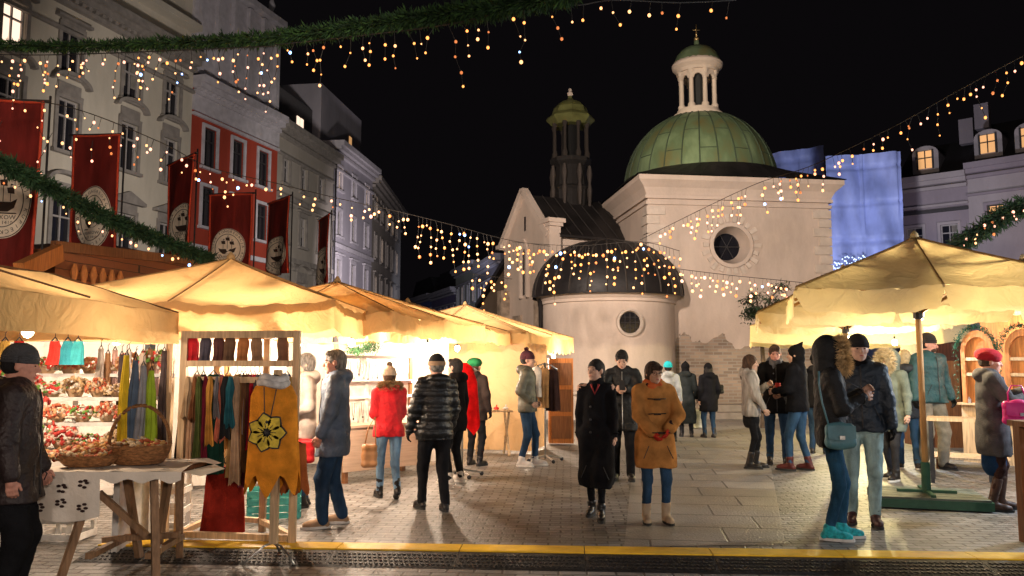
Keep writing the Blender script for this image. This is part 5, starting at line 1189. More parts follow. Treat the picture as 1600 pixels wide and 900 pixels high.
PR = [bouquet(c, 'x', i) for i, c in enumerate((((.58, .34, .18), (.5, .12, .06), (.62, .5, .36)), ((.52, .06, .05), (.6, .28, .2), (.62, .5, .4)), ((.62, .52, .42), (.55, .38, .2), (.3, .2, .1)), ((.12, .26, .05), (.6, .55, .45), (.5, .05, .04)), ((.45, .22, .10), (.55, .35, .2), (.6, .15, .1))))]
names = ('golden and rust', 'deep red and pink', 'cream and straw', 'green and white', 'copper brown'); used = set(); k = 0
rows = {0: 'lowest', 1: 'second', 2: 'third', 3: 'top'}
for r_, (y, z) in enumerate(SH):
    for i in range(8):
        t = (i*3+r_*2+(i*i) % 3) % 5; src = PR[t]
        o = src if t not in used else copy_tree(src); used.add(t); o.location = (-4.62+i*.196+.02*math.sin(k), y-.01, z); o.rotation_euler = (0, 0, k*1.3); q_ = .95+.5*abs(math.sin(k*2.7)); o.scale = (q_, q_, q_*(1+.25*math.sin(k*1.9)))
        o['label'] = '%s dried bouquet on the %s step, %s in the row' % (names[t], rows[r_], ('first', 'second', 'third', 'fourth', 'fifth', 'sixth', 'seventh', 'last')[i]); k += 1
def basket(label, c, rx, ry, h, handle=0, fill=None, seed=0):
    root = thing('wicker_basket', label, 'basket', c, 0, 'baskets on the trestle table'); m = pm('wicker', (.28, .13, .05), .7, .5, 30, .9, bscale=50, stretch=(1, 1, 2.5))
    mb = MB(); prof = [(rx*.72, 0), (rx*.78, .01), (rx*.95, h*.6), (rx, h), (rx*1.02, h+.012), (rx*.95, h+.008), (rx*.9, h*.55), (rx*.7, .03), (0, .03)]; mb.lathe(prof, n=32, sy=ry/rx); mb.build('bowl', m, root, True, True)
    if handle: mb = MB(); mb.tube([(-rx*math.cos(t), 0, h+handle*math.sin(t)) for t in [math.pi*q/20 for q in range(21)]], .014, 8); mb.build('handle', m, root, True, True)
    rg = random.Random(seed); mb = MB()
    for q in range(70):
        a = rg.uniform(0, 6.3); rr = math.sqrt(rg.random())*rx*.85; mb.cur = rg.randrange(3); M_ = Euler((rg.uniform(-.8, .8), rg.uniform(-.8, .8), rg.uniform(0, 3))).to_matrix()
        mb.ball((rr*math.cos(a), rr*math.sin(a)*ry/rx, h+.02*(1-rr/rx)*3+rg.uniform(-.01, .015)), rg.uniform(.016, .028), 6, 1.2, .9, .45, M_)
    o = mb.build('dried_fruit', [pm('dried_slice_a', (.55, .30, .10), .8), pm('dried_slice_b', (.60, .46, .28), .8), pm('dried_slice_c', (.42, .10, .04), .8)], root, True, True); o['kind'] = 'stuff'
    return root
basket('long wicker tray of dried fruit at the front of the table', (P(138, 715, 5.95).x, 5.95, tz_+.015), .22, .13, .07, seed=1)
basket('large wicker basket with a tall hoop handle at the right end of the table', (P(218, 700, 6.1).x, 6.1, tz_+.015), .23, .18, .13, .30, seed=2)
basket('small round wicker basket behind the long tray', (P(165, 700, 6.3).x, 6.3, tz_+.015), .13, .11, .09, seed=3)
basket('flat wicker basket at the left end of the table', (-3.2, 6.2, tz_+.015), .16, .12, .08, seed=4)
for i, (u, c, nm) in enumerate(((196, (.70, .48, .03), 'mustard yellow'), (210, (.10, .14, .20), 'slate blue'), (223, (.30, .30, .32), 'grey'), (236, (.36, .50, .04), 'lime green'))):
    dd = 6.12; p = P(u, 600, dd); garment('scarf', '%s scarf hanging over the hoop-handled basket' % nm, 'scarf', Vector((p.x, p.y, 0)), [(Zp(u, 555+8*i, dd), .02, .012), (Zp(u, 610, dd), .035, .02), (Zp(u, 692, dd), .045, .03)], wool('scarf_'+nm.replace(' ', '_'), c), seed=i+50, rip=5, zig=.02, group='scarves over the basket')
for i, (u, c, nm) in enumerate(((86, (.55, .04, .03), 'red'), (106, (.04, .28, .34), 'teal'), (122, (.06, .40, .44), 'light turquoise'), (30, (.5, .02, .02), 'crimson'), (8, (.55, .33, .08), 'mustard'))):
    p = P(u, 535, 6.9); garment('cloth_bag', '%s cloth bag pegged under the awning behind the beanie man' % nm, 'bag', Vector((p.x, p.y, 0)), [(Zp(u, 533, 6.9), .04, .01), (Zp(u, 545, 6.9), .052, .025), (Zp(u, 570, 6.9), .065, .03)], wool('bagcloth_'+nm.replace(' ', '_'), c), seed=i+70, amp=.006, group='cloth bags under the awning')
for i in range(11):
    u = 158+i*11; c = ((.5, .42, .36), (.30, .16, .08), (.55, .35, .3), (.08, .06, .06), (.6, .55, .5), (.24, .12, .05))[i % 6]; dd = 7.15+.05*(i % 3); vb = (600, 640, 625, 690, 590, 660)[i % 6]; p = P(u, 545, dd)
    garment('fringed_scarf', '%s fringed scarf, number %s from the left behind the basket' % (('beige', 'brown', 'rose', 'black', 'white', 'dark tan')[i % 6], ('one', 'two', 'three', 'four', 'five', 'six', 'seven', 'eight', 'nine', 'ten', 'eleven')[i]), 'scarf', Vector((p.x, p.y, 0)), [(Zp(u, 545+(i*7) % 12, dd), .022, .012), (Zp(u, (545+vb)/2, dd), .03, .02), (Zp(u, vb, dd), .034, .03)], wool('fringe_%d' % (i % 6), c), seed=i+90, rip=6, zig=.05, group='fringed scarves at the craft stall')

# ---------------------------------------------------------------- jewellery stall
jA = Vector((G(536, 757).x, G(536, 757).y, 0)); jB = Vector((G(672, 741).x, G(672, 741).y, 0)); jx = (jB-jA).normalized(); jn = Vector((jx.y, -jx.x, 0)); jL = (jB-jA).length
JM = Matrix(((jx.x, -jn.x, 0, jA.x), (jx.y, -jn.y, 0, jA.y), (0, 0, 1, 0), (0, 0, 0, 1))); M_ply = wood('pale_plywood', (.50, .36, .26), axis='x', var=.12)
jc = thing('stall_counter', 'pale plywood counter of the jewellery stall', 'counter', JM @ Vector((jL/2, .3, 0)), math.atan2(jx.y, jx.x))
mb = MB(JM); mb.box((jL/2, .012, .43), (jL, .024, .56)); mb.build('front_panel', M_ply, jc); mb = MB(JM); mb.box((jL/2, .32, .725), (jL+.04, .68, .03)); mb.build('counter_top', M_ply, jc)
for x in (0.06, jL-.06):
    for y in (.06, .58): mb = MB(JM); mb.box((x, y, .355), (.06, .06, .71)); mb.build('leg', M_brown, jc)
jd = thing('jewellery_display', 'upright white display boards with hanging necklaces on the counter', 'display board', JM @ Vector((jL/2, .3, .74)), math.atan2(jx.y, jx.x))
zt3 = Zp(600, 557, 10.8); zm1 = Zp(600, 598, 10.8); zm2 = Zp(600, 622, 10.8)
for x in (-.02, jL*.42, jL*.95): mb = MB(JM); mb.box((x, .4, (zt3+.74)/2), (.045, .045, zt3-.74)); mb.build('upright', M_wpaint if x < jL*.9 else M_brown, jd)
for z in (zt3, zm1, zm2): mb = MB(JM); mb.box((jL*.46, .372, z), (jL, .03, .035)); mb.build('cross_rail', pm('dark_rail', (.12, .09, .08), .7) if z == zt3 else M_wpaint, jd)
mb = MB(JM); mb.box((jL*.46, .43, (zt3+.74)/2), (jL*.96, .015, zt3-.74)); mb.build('backing_board', M_wpaint, jd)
mb = MB(JM); mb.box((jL*.46, .33, zm1+.02), (jL*.96, .12, .012)); mb.build('shelf', M_wpaint, jd)
M_jew = pm('dark_beads', (.05, .045, .05), .3, .5, 40, .2); M_sil = pm('silver_beads', (.4, .38, .38), .3, .3, 30, .1, metal=.7); NK = []
for i in range(34):
    row = i//17; q = i % 17; x = .06+q*(jL*.92-.1)/16; z0 = (zt3-.03, zm2-.02)[row]; l = (.30, .33)[row]*(.75+.25*((i*7) % 5)/4); y = .36
    if len(NK) < 2:
        mb = MB(); mb.tube([(-.022, 0, l), (-.017, -.004, l*.45), (0, -.006, .02), (.017, -.004, l*.45), (.022, 0, l)], .0035, 5); mb.ball((0, -.008, .012), .016, 6, 1, .5, 1.3)
        o = mb.build('necklace', M_jew if len(NK) else M_sil); NK.append(o)
    else: o = NK[i % 2].copy(); COL.objects.link(o)
    o.location = JM @ Vector((x, y-.004, z0-l)); o.rotation_euler = (0, 0, math.atan2(jx.y, jx.x)); o.scale = (1, 1, (.75+.25*((i*7) % 5)/4))
    tag(o, 'beaded necklace with a drop pendant hanging on the %s white board' % ('upper', 'lower')[row], 'necklace', 'necklaces on the %s board' % ('upper', 'lower')[row])
# wreath and branches at the top of the stall
mb = MB(); rg = random.Random(11)
for q in range(700):
    t = q/700; p = P(545+45*t, 545+4*math.sin(6*t), 10.2)+Vector((rg.gauss(0, .03), rg.gauss(0, .03), rg.gauss(0, .03))); d_ = Vector((rg.gauss(0, 1), rg.gauss(0, 1), rg.gauss(0, 1))).normalized(); s_ = d_.cross(Vector((0, 0, 1)))*.012
    mb.add([p-s_, p+d_*.06, p+s_], [(0, 1, 2)])
tag(mb.build('fir_garland', pm('fir_dark', (.03, .085, .03), .8)), 'short fir garland hanging under the umbrella above the parka man', 'garland')
# low tables / sacks by the last stall
def folding_stand(label, x, y, rz, w_=.6, h_=.75):
    root = thing('folding_table', label, 'table', (x, y, 0), rz)
    mb = MB(); mb.box((0, 0, h_), (w_, .42, .03)); mb.build('table_top', M_pale, root, local=True)
    for sx in (-1, 1):
        for a in (-1, 1): mb = MB(); mb.beam((sx*(w_/2-.06), a*.16, h_-.02), (sx*(w_/2-.06), -a*.2, .01), .035, .03); mb.build('leg', M_pale, root, local=True)
        mb = MB(); mb.beam((sx*(w_/2-.06), -.12, .3), (sx*(w_/2-.06), .12, .3), .03); mb.build('cross_bar', M_pale, root, local=True)
    return root
p = G(770, 712); folding_stand('small pine folding table with red trinkets in front of the cream tarp', p.x, p.y, .25)
for i, du in enumerate((-16, -6, 4, 15)):
    q = p+Vector((du/70, -.05, .765)); mb = MB(); mb.ball(q+Vector((0, 0, .03)), .04, 8, 1.3, .9, .7); mb.tube([q+Vector((0, 0, .05)), q+Vector((.01, 0, .09))], .012, 6); tag(mb.build('trinket', [pm('red_lacquer', (.5, .02, .02), .4), M_wpaint][i % 2] if True else None, smooth=True), '%s little %s trinket on the folding table' % (('leftmost', 'second', 'third', 'rightmost')[i], ('red', 'white')[i % 2]), 'trinket', 'trinkets on the folding table')
# red poncho display, coat display
def coat_stand(label, x, y, base='legs', rz=0, ht=1.55):
    root = thing('display_stand', label, 'display stand', (x, y, 0), rz)
    mb = MB(); mb.tube([(0, 0, .05), (0, 0, ht)], .016, 8); mb.build('pole', M_metal, root, True, True)
    mb = MB(); mb.tube([(-.2, 0, ht-.1), (-.1, 0, ht-.03), (0, 0, ht), (.1, 0, ht-.03), (.2, 0, ht-.1)], .012, 8); mb.build('shoulder_bar', M_metal, root, True, True)
    for k in range(4):
        t = math.pi*k/2+.4; mb = MB(); mb.tube([(0, 0, .1), (.28*math.cos(t), .28*math.sin(t), .05)], .012, 6); f_ = mb.build('foot', M_metal, root, local=True)
        mb = MB(); mb.ball((.29*math.cos(t), .29*math.sin(t), .03), .03, 8, 1, .5, 1); mb.build('castor', M_dmetal, f_, True, True)
    return root
rp = P(722, 700, 11.2); coat_stand('metal stand wearing a bright red poncho with green felt hat above', rp.x, 11.2)
garment('poncho', 'bright red poncho with pointed hem on a metal stand beside the puffer jacket man', 'poncho', Vector((rp.x, 11.2, 0)), [(1.56, .06, .05), (1.50, .13, .10), (1.30, .20, .13), (.95, .23, .15), (.66, .24, .15)], wool('scarlet_felt', (.72, .008, .01)), rip=4, zig=.18, seed=8, hang=False)
cp_ = P(852, 680, 12.9); coat_stand('metal stand on castors carrying white, tan and black coats', cp_.x, 12.9)
for i, (dx, c, nm, zb_) in enumerate(((-.14, (.66, .58, .50), 'white sheepskin', 1.02), (-.02, (.42, .22, .09), 'tan leather', .85), (.12, (.04, .02, .018), 'dark brown leather', .80))):
    garment('hanging_garment', '%s coat on the castor stand behind the olive jacket man' % nm, 'garment', Vector((cp_.x+dx, 12.85+.03*i, 0)), [(1.50-.02*i, .05, .05), (1.42, .10, .08), (1.2, .10, .08), (zb_, .11, .09)], wool('coat_'+nm.replace(' ', '_'), c), seed=120+i, group='coats on the castor stand')
bp_ = P(872, 640, 15.5)
root = thing('wooden_cupboard', 'tall orange-brown wooden cupboard at the end of the left row by the chapel', 'cupboard', (bp_.x+.05, 15.5, 0))
mb = MB(); mb.box((bp_.x+.05, 15.5, .85), (.46, .4, 1.6)); mb.build('body', M_orange, root)
for k in range(3): mb = MB(); mb.box((bp_.x+.05, 15.29, .35+.5*k), (.38, .02, .42)); mb.build('door_panel', M_brown, root)

# ---------------------------------------------------------------- wooden booth behind the left canopies
M_plank = brick_mat('booth_planks', (.26, .085, .028), (.17, .055, .02), (.03, .012, .006), 3.0, .12, .006, .7, .4, 0, .3, 'xz')
a = P(88, 388, 11.0); b = P(322, 412, 14.5); root = thing('wooden_booth', 'dark orange plank booth roof rising behind the two left canopies', 'booth', ((a.x+b.x)/2, 13, 0))
ex = Vector((b.x-a.x, b.y-a.y, 0)); LB = ex.length; ex /= LB; BM = Matrix(((ex.x, -ex.y, 0, a.x), (ex.y, ex.x, 0, a.y), (0, 0, 1, 0), (0, 0, 0, 1)))
mb = MB(BM); mb.add([(0, 0, a.z-1.2), (LB, 0, b.z-1.3), (LB, 0, b.z), (0, 0, a.z)], [(0, 1, 2, 3)]); mb.add([(0, 0, a.z), (LB, 0, b.z), (LB, 2.4, b.z+.5), (0, 2.4, a.z+.02)], [(0, 1, 2, 3)]); mb.add([(0, 0, a.z-1.2), (0, 0, a.z), (0, 2.4, a.z+.02), (0, 2.4, a.z-1.2)], [(0, 1, 2, 3)]); mb.build('plank_gable', M_plank, root)
mb = MB(BM); mb.beam((-.1, -.04, a.z+.02), (LB+.1, -.04, b.z+.02), .09, .14); mb.build('eaves_board', M_brown, root)
for k in range(6): mb = MB(BM); mb.lathe([(.02, a.z-.6), (.05, a.z-.5), (.03, a.z-.42), (.055, a.z-.3), (.02, a.z-.18)], (.3+k*.19, -.05, -.0), 8); mb.build('baluster', M_orange, root, smooth=40)
for x in (.15, LB-.15): mb = MB(BM); mb.box((x, .1, (a.z-1)/2), (.12, .12, a.z-1)); mb.build('post', M_brown, root)
mb = MB(); q0 = P(30, 425, 9.5); q1 = P(92, 395, 10.5); mb.beam(q0, q1, .12, .22); mb.build('side_slope', M_orange, root)

# ---------------------------------------------------------------- right-hand stalls
M_arch = wood('honey_wood', (.50, .19, .06))
rb = thing('arched_booth', 'orange wooden booth with arched openings trimmed with fir garland, right edge', 'booth', (*at(1560, 12.5), 0))
bA = Vector((P(1496, 560, 12.9).x, 12.9, 0)); bB = Vector((P(1680, 560, 11.6).x, 11.6, 0)); bx = (bB-bA).normalized(); LBb = (bB-bA).length; RM = Matrix(((bx.x, -bx.y, 0, bA.x), (bx.y, bx.x, 0, bA.y), (0, 0, 1, 0), (0, 0, 0, 1)))
def archp(cx, w_, z0, z1, n=14, e=1.0): return [(cx-w_/2, z0)]+[(cx+w_/2, z0)]+[(cx+w_/2*math.cos(math.pi*q/n), z1+w_/2*e*math.sin(math.pi*q/n)) for q in range(n+1)]
for cx in (.30, .95, 1.6):
    po = archp(cx, .50, .1, 1.75, e=1.3); pi_ = archp(cx, .38, .9, 1.72, e=1.3); mb = MB(RM)
    O = po[2:]; I = pi_[2:]; n = len(O); th = .1
    ring = O+[(cx-.25, .9)]; 
    for y0, y1 in ((0, th),):
        vo = [(x, y0, z) for x, z in [(cx+.25, .9)]+O+[(cx-.25, .9)]]; vi = [(x, y0, z) for x, z in [(cx+.19, .9)]+I+[(cx-.19, .9)]]; vo2 = [(x, y1, z) for x, _, z in vo]; vi2 = [(x, y1, z) for x, _, z in vi]; m_ = len(vo)
        mb.add(vo+vi+vo2+vi2, [f_ for i in range(m_-1) for f_ in ((i, i+1, m_+i+1, m_+i), (m_+i, m_+i+1, 3*m_+i+1, 3*m_+i), (i, 2*m_+i, 2*m_+i+1, i+1))])
    fr = mb.build('arch_frame', M_arch, rb)
    mb = MB(RM); mb.prism(pi_, (0, .08, 0), (1, 0, 0), (0, 0, 1), -.02); mb.build('arch_panel', M_orange, fr)
    mb = MB(RM); mb.box((cx, .03, 1.38), (.38, .04, .05)); mb.box((cx, .03, 1.62), (.38, .04, .05)); mb.build('shelf', M_pale, fr)
    mb = MB(RM); rg = random.Random(int(cx*50))
    for q in range(900):
        t = rg.uniform(0, 1)
        pth = [(cx-.30, .95)]+[(cx-.30*math.cos(math.pi*k/10), 1.75+.38*math.sin(math.pi*k/10)) for k in range(11)]+[(cx+.30, .95)]; i_ = min(int(t*12), 11); f_ = t*12-i_; x = pth[i_][0]*(1-f_)+pth[i_+1][0]*f_; z = pth[i_][1]*(1-f_)+pth[i_+1][1]*f_
        p_ = Vector((x+rg.gauss(0, .02), -.05+rg.gauss(0, .03), z+rg.gauss(0, .02))); d_ = Vector((rg.gauss(0, 1), rg.gauss(0, 1), rg.gauss(0, 1))).normalized(); s_ = d_.cross(Vector((0, 0, 1)))*.012; mb.add([p_-s_, p_+d_*.05, p_+s_], [(0, 1, 2)])
    mb.build('fir_garland', pm('fir_teal', (.03, .12, .07), .8), fr)
mb = MB(RM); mb.box((LBb/2, .25, .45), (LBb, .4, .9)); mb.build('counter', M_pale, rb); mb = MB(RM); mb.box((LBb/2, .2, .915), (LBb+.1, .6, .03)); mb.build('counter_top', M_pale, rb)
mb = MB(RM); mb.box((LBb/2, .9, 1.2), (LBb, .05, 2.4)); mb.build('back_wall', M_orange, rb)
mb = MB(RM); mb.prism([(-.2, 0), (LBb+.3, 0), (LBb+.3, .1), (-.2, .1)], (0, 1.2, 2.42), (1, 0, 0), (0, 0, 1), -1.6) if False else mb.box((LBb/2, .4, 2.42), (LBb+.3, 1.3, .08)); mb.build('roof_board', M_brown, rb)
rg = random.Random(3)
for i in range(14):
    p_ = RM @ Vector((.1+i*.13, .08+.08*(i % 2), .93)); mb = MB(); h_ = rg.uniform(.06, .2); mb.lathe([(.0, 0), (.04, 0), (.045, h_*.6), (.02, h_*.8), (.022, h_), (0, h_)], p_, 10)
    c_ = rg.choice(((.5, .05, .04), (.6, .5, .35), (.1, .3, .2), (.55, .3, .08), (.6, .58, .55))); tag(mb.build('souvenir', pm('souvenir_%d' % int(sum(c_)*100), c_, .5), smooth=40), '%s jar-shaped souvenir in the row on the arched booth counter, %s from the left' % ({50: 'red', 60: 'cream', 10: 'green', 55: 'amber'}.get(int(c_[0]*100), 'pale'), ('first', 'second', 'third', 'fourth', 'fifth', 'sixth', 'seventh', 'eighth', 'ninth', 'tenth', 'eleventh', 'twelfth', 'thirteenth', 'last')[i]), 'souvenir', 'souvenirs on the booth counter')
# dark hut behind
root = thing('wooden_hut', 'dark brown wooden hut behind the teal jacket man', 'hut', (*at(1478, 15), 0)); x0 = P(1440, 560, 15).x; x1 = P(1510, 560, 15).x
mb = MB(); mb.box(((x0+x1)/2, 15.4, 1.15), (x1-x0, .8, 2.3)); mb.build('wall', pm('dark_stained_wood', (.07, .025, .015), .7, .4, 4, .3, stretch=(8, 8, .8)), root)
mb = MB(); mb.box(((x0+x1)/2, 14.97, .8), (.5, .04, 1.6)); mb.build('door', M_brown, root)
mb = MB(); mb.prism([(x0-.15, 2.3), (x1+.15, 2.3), ((x0+x1)/2, 2.75)], (0, 14.9, 0), (1, 0, 0), (0, 0, 1), -1.1); mb.build('roof', M_brown, root)
# display table with goods near the teal jacket man
def goods_table(label, x, y, rz, w_, d_, h_, panel=None):
    root = thing('market_table', label, 'table', (x, y, 0), rz); mb = MB(); mb.box((0, 0, h_), (w_, d_, .04)); mb.build('table_top', M_pale, root, local=True)
    for sx in (-1, 1):
        for sy in (-1, 1): mb = MB(); mb.box((sx*(w_/2-.04), sy*(d_/2-.04), h_/2-.01), (.045, .045, h_-.02)); mb.build('leg', M_dmetal if not panel else M_brown, root, local=True)
    if panel: mb = MB(); mb.box((0, -d_/2+.01, h_*.55), (w_-.1, .02, h_*.8)); mb.build('front_panel', panel, root, local=True)
    return root
p = G(1490, 690); goods_table('low table with orange-red front panel behind the teal jacket man', p.x, p.y+.3, -.3, .9, .5, .78, pm('orange_red_panel', (.50, .09, .03), .6))
p = G(1540, 760); goods_table('pine bench table with dark legs beside the red beret woman', p.x-.1, p.y+.35, -.5, .75, .5, .82)
p = G(1545, 735); root = thing('wooden_pallet', 'low pine plank platform on the ground under the bench table', 'pallet', (p.x-.1, p.y+.3, 0), -.5)
for k in range(4): mb = MB(); mb.box((0, -.3+k*.2, .16), (1.0, .16, .03)); mb.build('plank', M_pale, root, local=True)
for sx in (-.4, .4): mb = MB(); mb.box((sx, 0, .075), (.08, .75, .14)); mb.build('bearer', M_brown, root, local=True)
rg = random.Random(9)
for i in range(9):
    p_ = G(1490, 690)+Vector((-.35+.09*i, .3-.03*i*.3, .81)); mb = MB(); mb.box(p_+Vector((0, 0, .05)), (.07, .07, .1), rg.uniform(0, 1)); mb.box(p_+Vector((0, 0, .105)), (.075, .075, .012), rg.uniform(0, 1)); c_ = ((.6, .5, .4), (.5, .1, .05), (.1, .3, .3))[i % 3]
    tag(mb.build('gift_box', pm('box_%d' % (i % 3), c_, .6)), '%s little gift box on the orange-fronted table, %s in the row' % (('cream', 'red', 'teal')[i % 3], ('first', 'second', 'third', 'fourth', 'fifth', 'sixth', 'seventh', 'eighth', 'last')[i]), 'box', 'gift boxes on the orange-fronted table')
# standing bar post at the right edge
bp = P(1640, 667, 6.75); root = thing('bar_table', 'brown wooden bar table cut by the right edge of the picture', 'table', (bp.x+.2, 6.9, 0))
zb_ = bp.z; mb = MB(); mb.box((bp.x+.25, 6.95, zb_), (.60, .6, .05)); mb.build('table_top', M_brown, root)
for x, y in ((bp.x+.02, 6.72), (bp.x+.5, 6.72), (bp.x+.02, 7.15)): mb = MB(); mb.box((x, y, zb_/2-.01), (.11, .09, zb_-.02)); mb.build('leg', M_brown, root)
mb = MB(); mb.box((bp.x+.26, 6.78, zb_*.55), (.38, .03, zb_*.7)); mb.build('front_panel', M_brown, root)

# ---------------------------------------------------------------- cable ramp
M_rub = pm('black_rubber', (.018, .017, .018), .55, .35, 14, .5); M_yel = pm('yellow_plastic', (.86, .50, .03), .45, .22, 6, .3)
q0 = G(460, 861); q1 = G(1598, 879); dx = (q1-q0).normalized(); x = -2.9
nrm = Vector((dx.y, -dx.x, 0)); ang = math.atan2(dx.y, dx.x); first = None; i = 0
def ramp():
    root = thing('cable_ramp', 'x', 'cable ramp', (0, 0, 0), 0, 'cable protector modules across the square'); prof = [(-.50, .0), (-.47, .012), (-.20, .052), (.20-.20, .055), (.09, .052), (.16, .0)]
    mb = MB(); n = len(prof); L_ = .996; mb.add([(0, y-.0, z) for y, z in prof]+[(L_, y, z) for y, z in prof], [tuple(range(n)), tuple(range(n, 2*n))[::-1]]+[(k, k+1, n+k+1, n+k) for k in range(n-1)])
    for r_ in range(4):
        for c_ in range(24):
            y = -.44+r_*.062; z = .012+(.04)*(y+.47)/.27; mb.box((.03+c_*.04+(r_ % 2)*.02, y, z+.004), (.02, .028, .006), M=Matrix.Rotation(R(8.5), 4, 'X') @ Matrix.Rotation(R(35), 4, 'Z'))
    b_ = mb.build('rubber_body', M_rub, root, local=True)
    mb = MB(); mb.box((L_/2, -.055, .058), (L_-.004, .22, .012)); mb.build('yellow_lid', M_yel, root, local=True); return root
words_ = ['first', 'second', 'third', 'fourth', 'fifth', 'sixth', 'seventh', 'eighth', 'ninth', 'tenth']
base_ = q0+dx*(-1.6); first = ramp()
for i in range(9):
    o = first if i == 0 else copy_tree(first)
    p_ = base_+dx*i; o.location = (p_.x, p_.y, 0.001); o.rotation_euler = (0, 0, ang); o['label'] = 'yellow-topped rubber cable ramp module, %s from the left' % words_[i]
# ---------------------------------------------------------------- people
F_tan = pm('tan_fur', (.34, .22, .11), .9, .5, 20, 0); F_cream = pm('cream_fur', (.5, .4, .26), .9, .4, 20, 0)
J_blue = denim('blue_denim', (.028, .066, .13)); J_lite = denim('light_blue_denim', (.13, .22, .33)); J_teal = denim('teal_wash_denim', (.27, .38, .38)); J_dark = denim('dark_blue_denim', (.02, .045, .09)); T_blk = wool('black_trouser_wool', (.012, .012, .014))
PK = ((-.17, .10, .98), (.17, .10, .98))      # hands in the pockets
# 1 man at the far left
person('man in grey knitted beanie and plum-brown jacket at the left edge, facing the table', 28, 925, 532, 112, dict(d=5.2, H=1.66, hair='short', hat='beanie', hatm=knit('charcoal_knit', (.06, .06, .065)), skin=M_skin3, legm=T_blk, legw=1.35, hy=.0, coat=dict(hem=.72, fat=1.22, amp=.009), coatm=nylon('plum_brown_nylon', (.020, .011, .011)), hands=((-.2, .16, .86), (.29, .04, .80)), head=(0, -8), h=.010))
# 2 parka man and the woman half behind him
person('grey-haired man in blue-grey parka and jeans with tan shoes, facing the jewellery counter', 520, 822, 543, -78, dict(skin=M_skin3, hairm=M_hgrey, hair='short', legm=J_dark, legw=1.2, shoem=pm('tan_suede', (.34, .22, .13), .8), solem=M_solew, coat=dict(hem=.70, fat=1.16, amp=.011, rh=.175, zr=1.6), coatm=nylon('slate_blue_nylon', (.075, .10, .145), .38), hands=((-.21, .15, .86), (.24, .13, .84)), feet=((-.10, .10), (.12, -.09)), head=(0, -6)))
person('woman in pale patterned jacket half hidden behind the parka man, holding a red bag', 478, 800, 560, -70, dict(d=8.9, H=1.66, hairm=M_hgrey, hair='bowl', legm=J_dark, coat=dict(hem=.78, fat=1.0), coatm=wool('pale_patterned_wool', (.42, .36, .32)), hands=((-.17, .2, 1.05), (.2, .15, .88)), head=(0, -5)))
# 3 woman in red
person('woman in bright red jacket with fur-trimmed hood and beige pompom hat', 606, 780, 572, -158, dict(hat='pompom', hatm=knit('beige_knit', (.42, .33, .25)), hair='short', hairm=M_hbrown, legm=J_lite, legw=.92, boot=.16, coat=dict(hem=.83, fat=1.02, amp=.007), coatm=nylon('bright_red_cloth', (.62, .012, .02), .6), furcollar=F_tan, hands=((-.10, .24, 1.06), (.10, .24, 1.02)), feet=((-.07, .18), (.09, -.16, .03, .6)), head=(0, -10)))
# 4 man in puffer
puf = person('man in glossy black quilted puffer jacket and black beanie seen from behind', 678, 798, 553, -155, dict(hat='beanie', hatm=knit('black_knit', (.016, .015, .016)), cuffm=knit('tan_knit', (.36, .24, .15)), hair='short', hairm=M_hgrey, skin=M_skin3, legm=T_blk, legw=1.05, boot=.10, coat=dict(hem=.80, fat=1.14, amp=.004, quilt=(.085, .016), rh=.165), coatm=nylon('black_gloss_nylon', (.010, .010, .011), .22), glove=wool('black_glove', (.012, .012, .012)), hands=((-.30, .06, .84), (.25, .14, .92)), feet=((-.09, .16), (.10, -.10)), head=(0, -4), leanx=.03))
person('person in dark trousers and pale shoes hidden behind the puffer jacket man', 712, 764, 575, -120, dict(d=10.6, H=1.62, legm=T_blk, shoem=pm('pale_shoe', (.45, .42, .4), .7), solem=M_solew, coat=dict(hem=.72), coatm=wool('black_wool', (.007, .0065, .0075)), head=(0, 0), noface=True))
person('person in green felt hat and dark jacket standing behind the red poncho', 742, 716, 568, 150, dict(d=12.4, H=1.62, hat='beret', hatm=wool('green_felt', (.02, .16, .06)), hair='short', hairm=M_hbrown, legm=T_blk, coat=dict(hem=.74), coatm=wool('dark_brown_wool', (.03, .022, .02)), glove=wool('black_glove', (.012,)*3)))
# 7 olive jacket man
person('man in olive jacket and maroon pompom beanie, hands in pockets by the tarp wall', 824, 728, 548, 78, dict(hat='pompom', hatm=knit('maroon_knit', (.07, .02, .03)), hair='short', legm=J_dark, legw=.98, shoem=pm('off_white_shoe', (.5, .47, .45), .7), solem=M_solew, coat=dict(hem=.82, fat=1.08, amp=.009, zr=1.6), coatm=nylon('olive_nylon', (.085, .082, .06), .4), hands=PK, feet=((-.09, .10), (.10, -.08)), head=(0, -2)))
# 9 woman in black coat
wb = person('woman in long black coat with tied-back black hair, walking forward', 933, 808, 558, -12, dict(hair='tied', hair_m=0, legm=wool('black_tights', (.010, .010, .012)), legw=.78, legn='tights', bw=.92, coat=dict(hem=.34, fat=.92, rh=.245, amp=.010, zr=.25, fr=11, hood=False, name='long_coat', zip=False), coatm=wool('black_coat_wool', (.010, .010, .012)), hands=((-.21, .03, .84), (.20, -.03, .84)), feet=((-.06, .17), (.07, -.13)), head=(-30, 0), boot=.06))
s_ = wb['s']; up = wb['up']
mb = MB(); mb.tube([up(-.045, .09, 1.47), up(0, .125, 1.36), up(.045, .09, 1.47)], .012, 6); mb.build('red_neckline', pm('dark_red_knit', (.25, .02, .02)), wb['root'], True, True)
for z in (1.22, 1.08, .94): mb = MB(); mb.ball(front(wb, .05*s_, z*s_), .013, 8); mb.build('button', M_dark, wb['coat'], True, True)
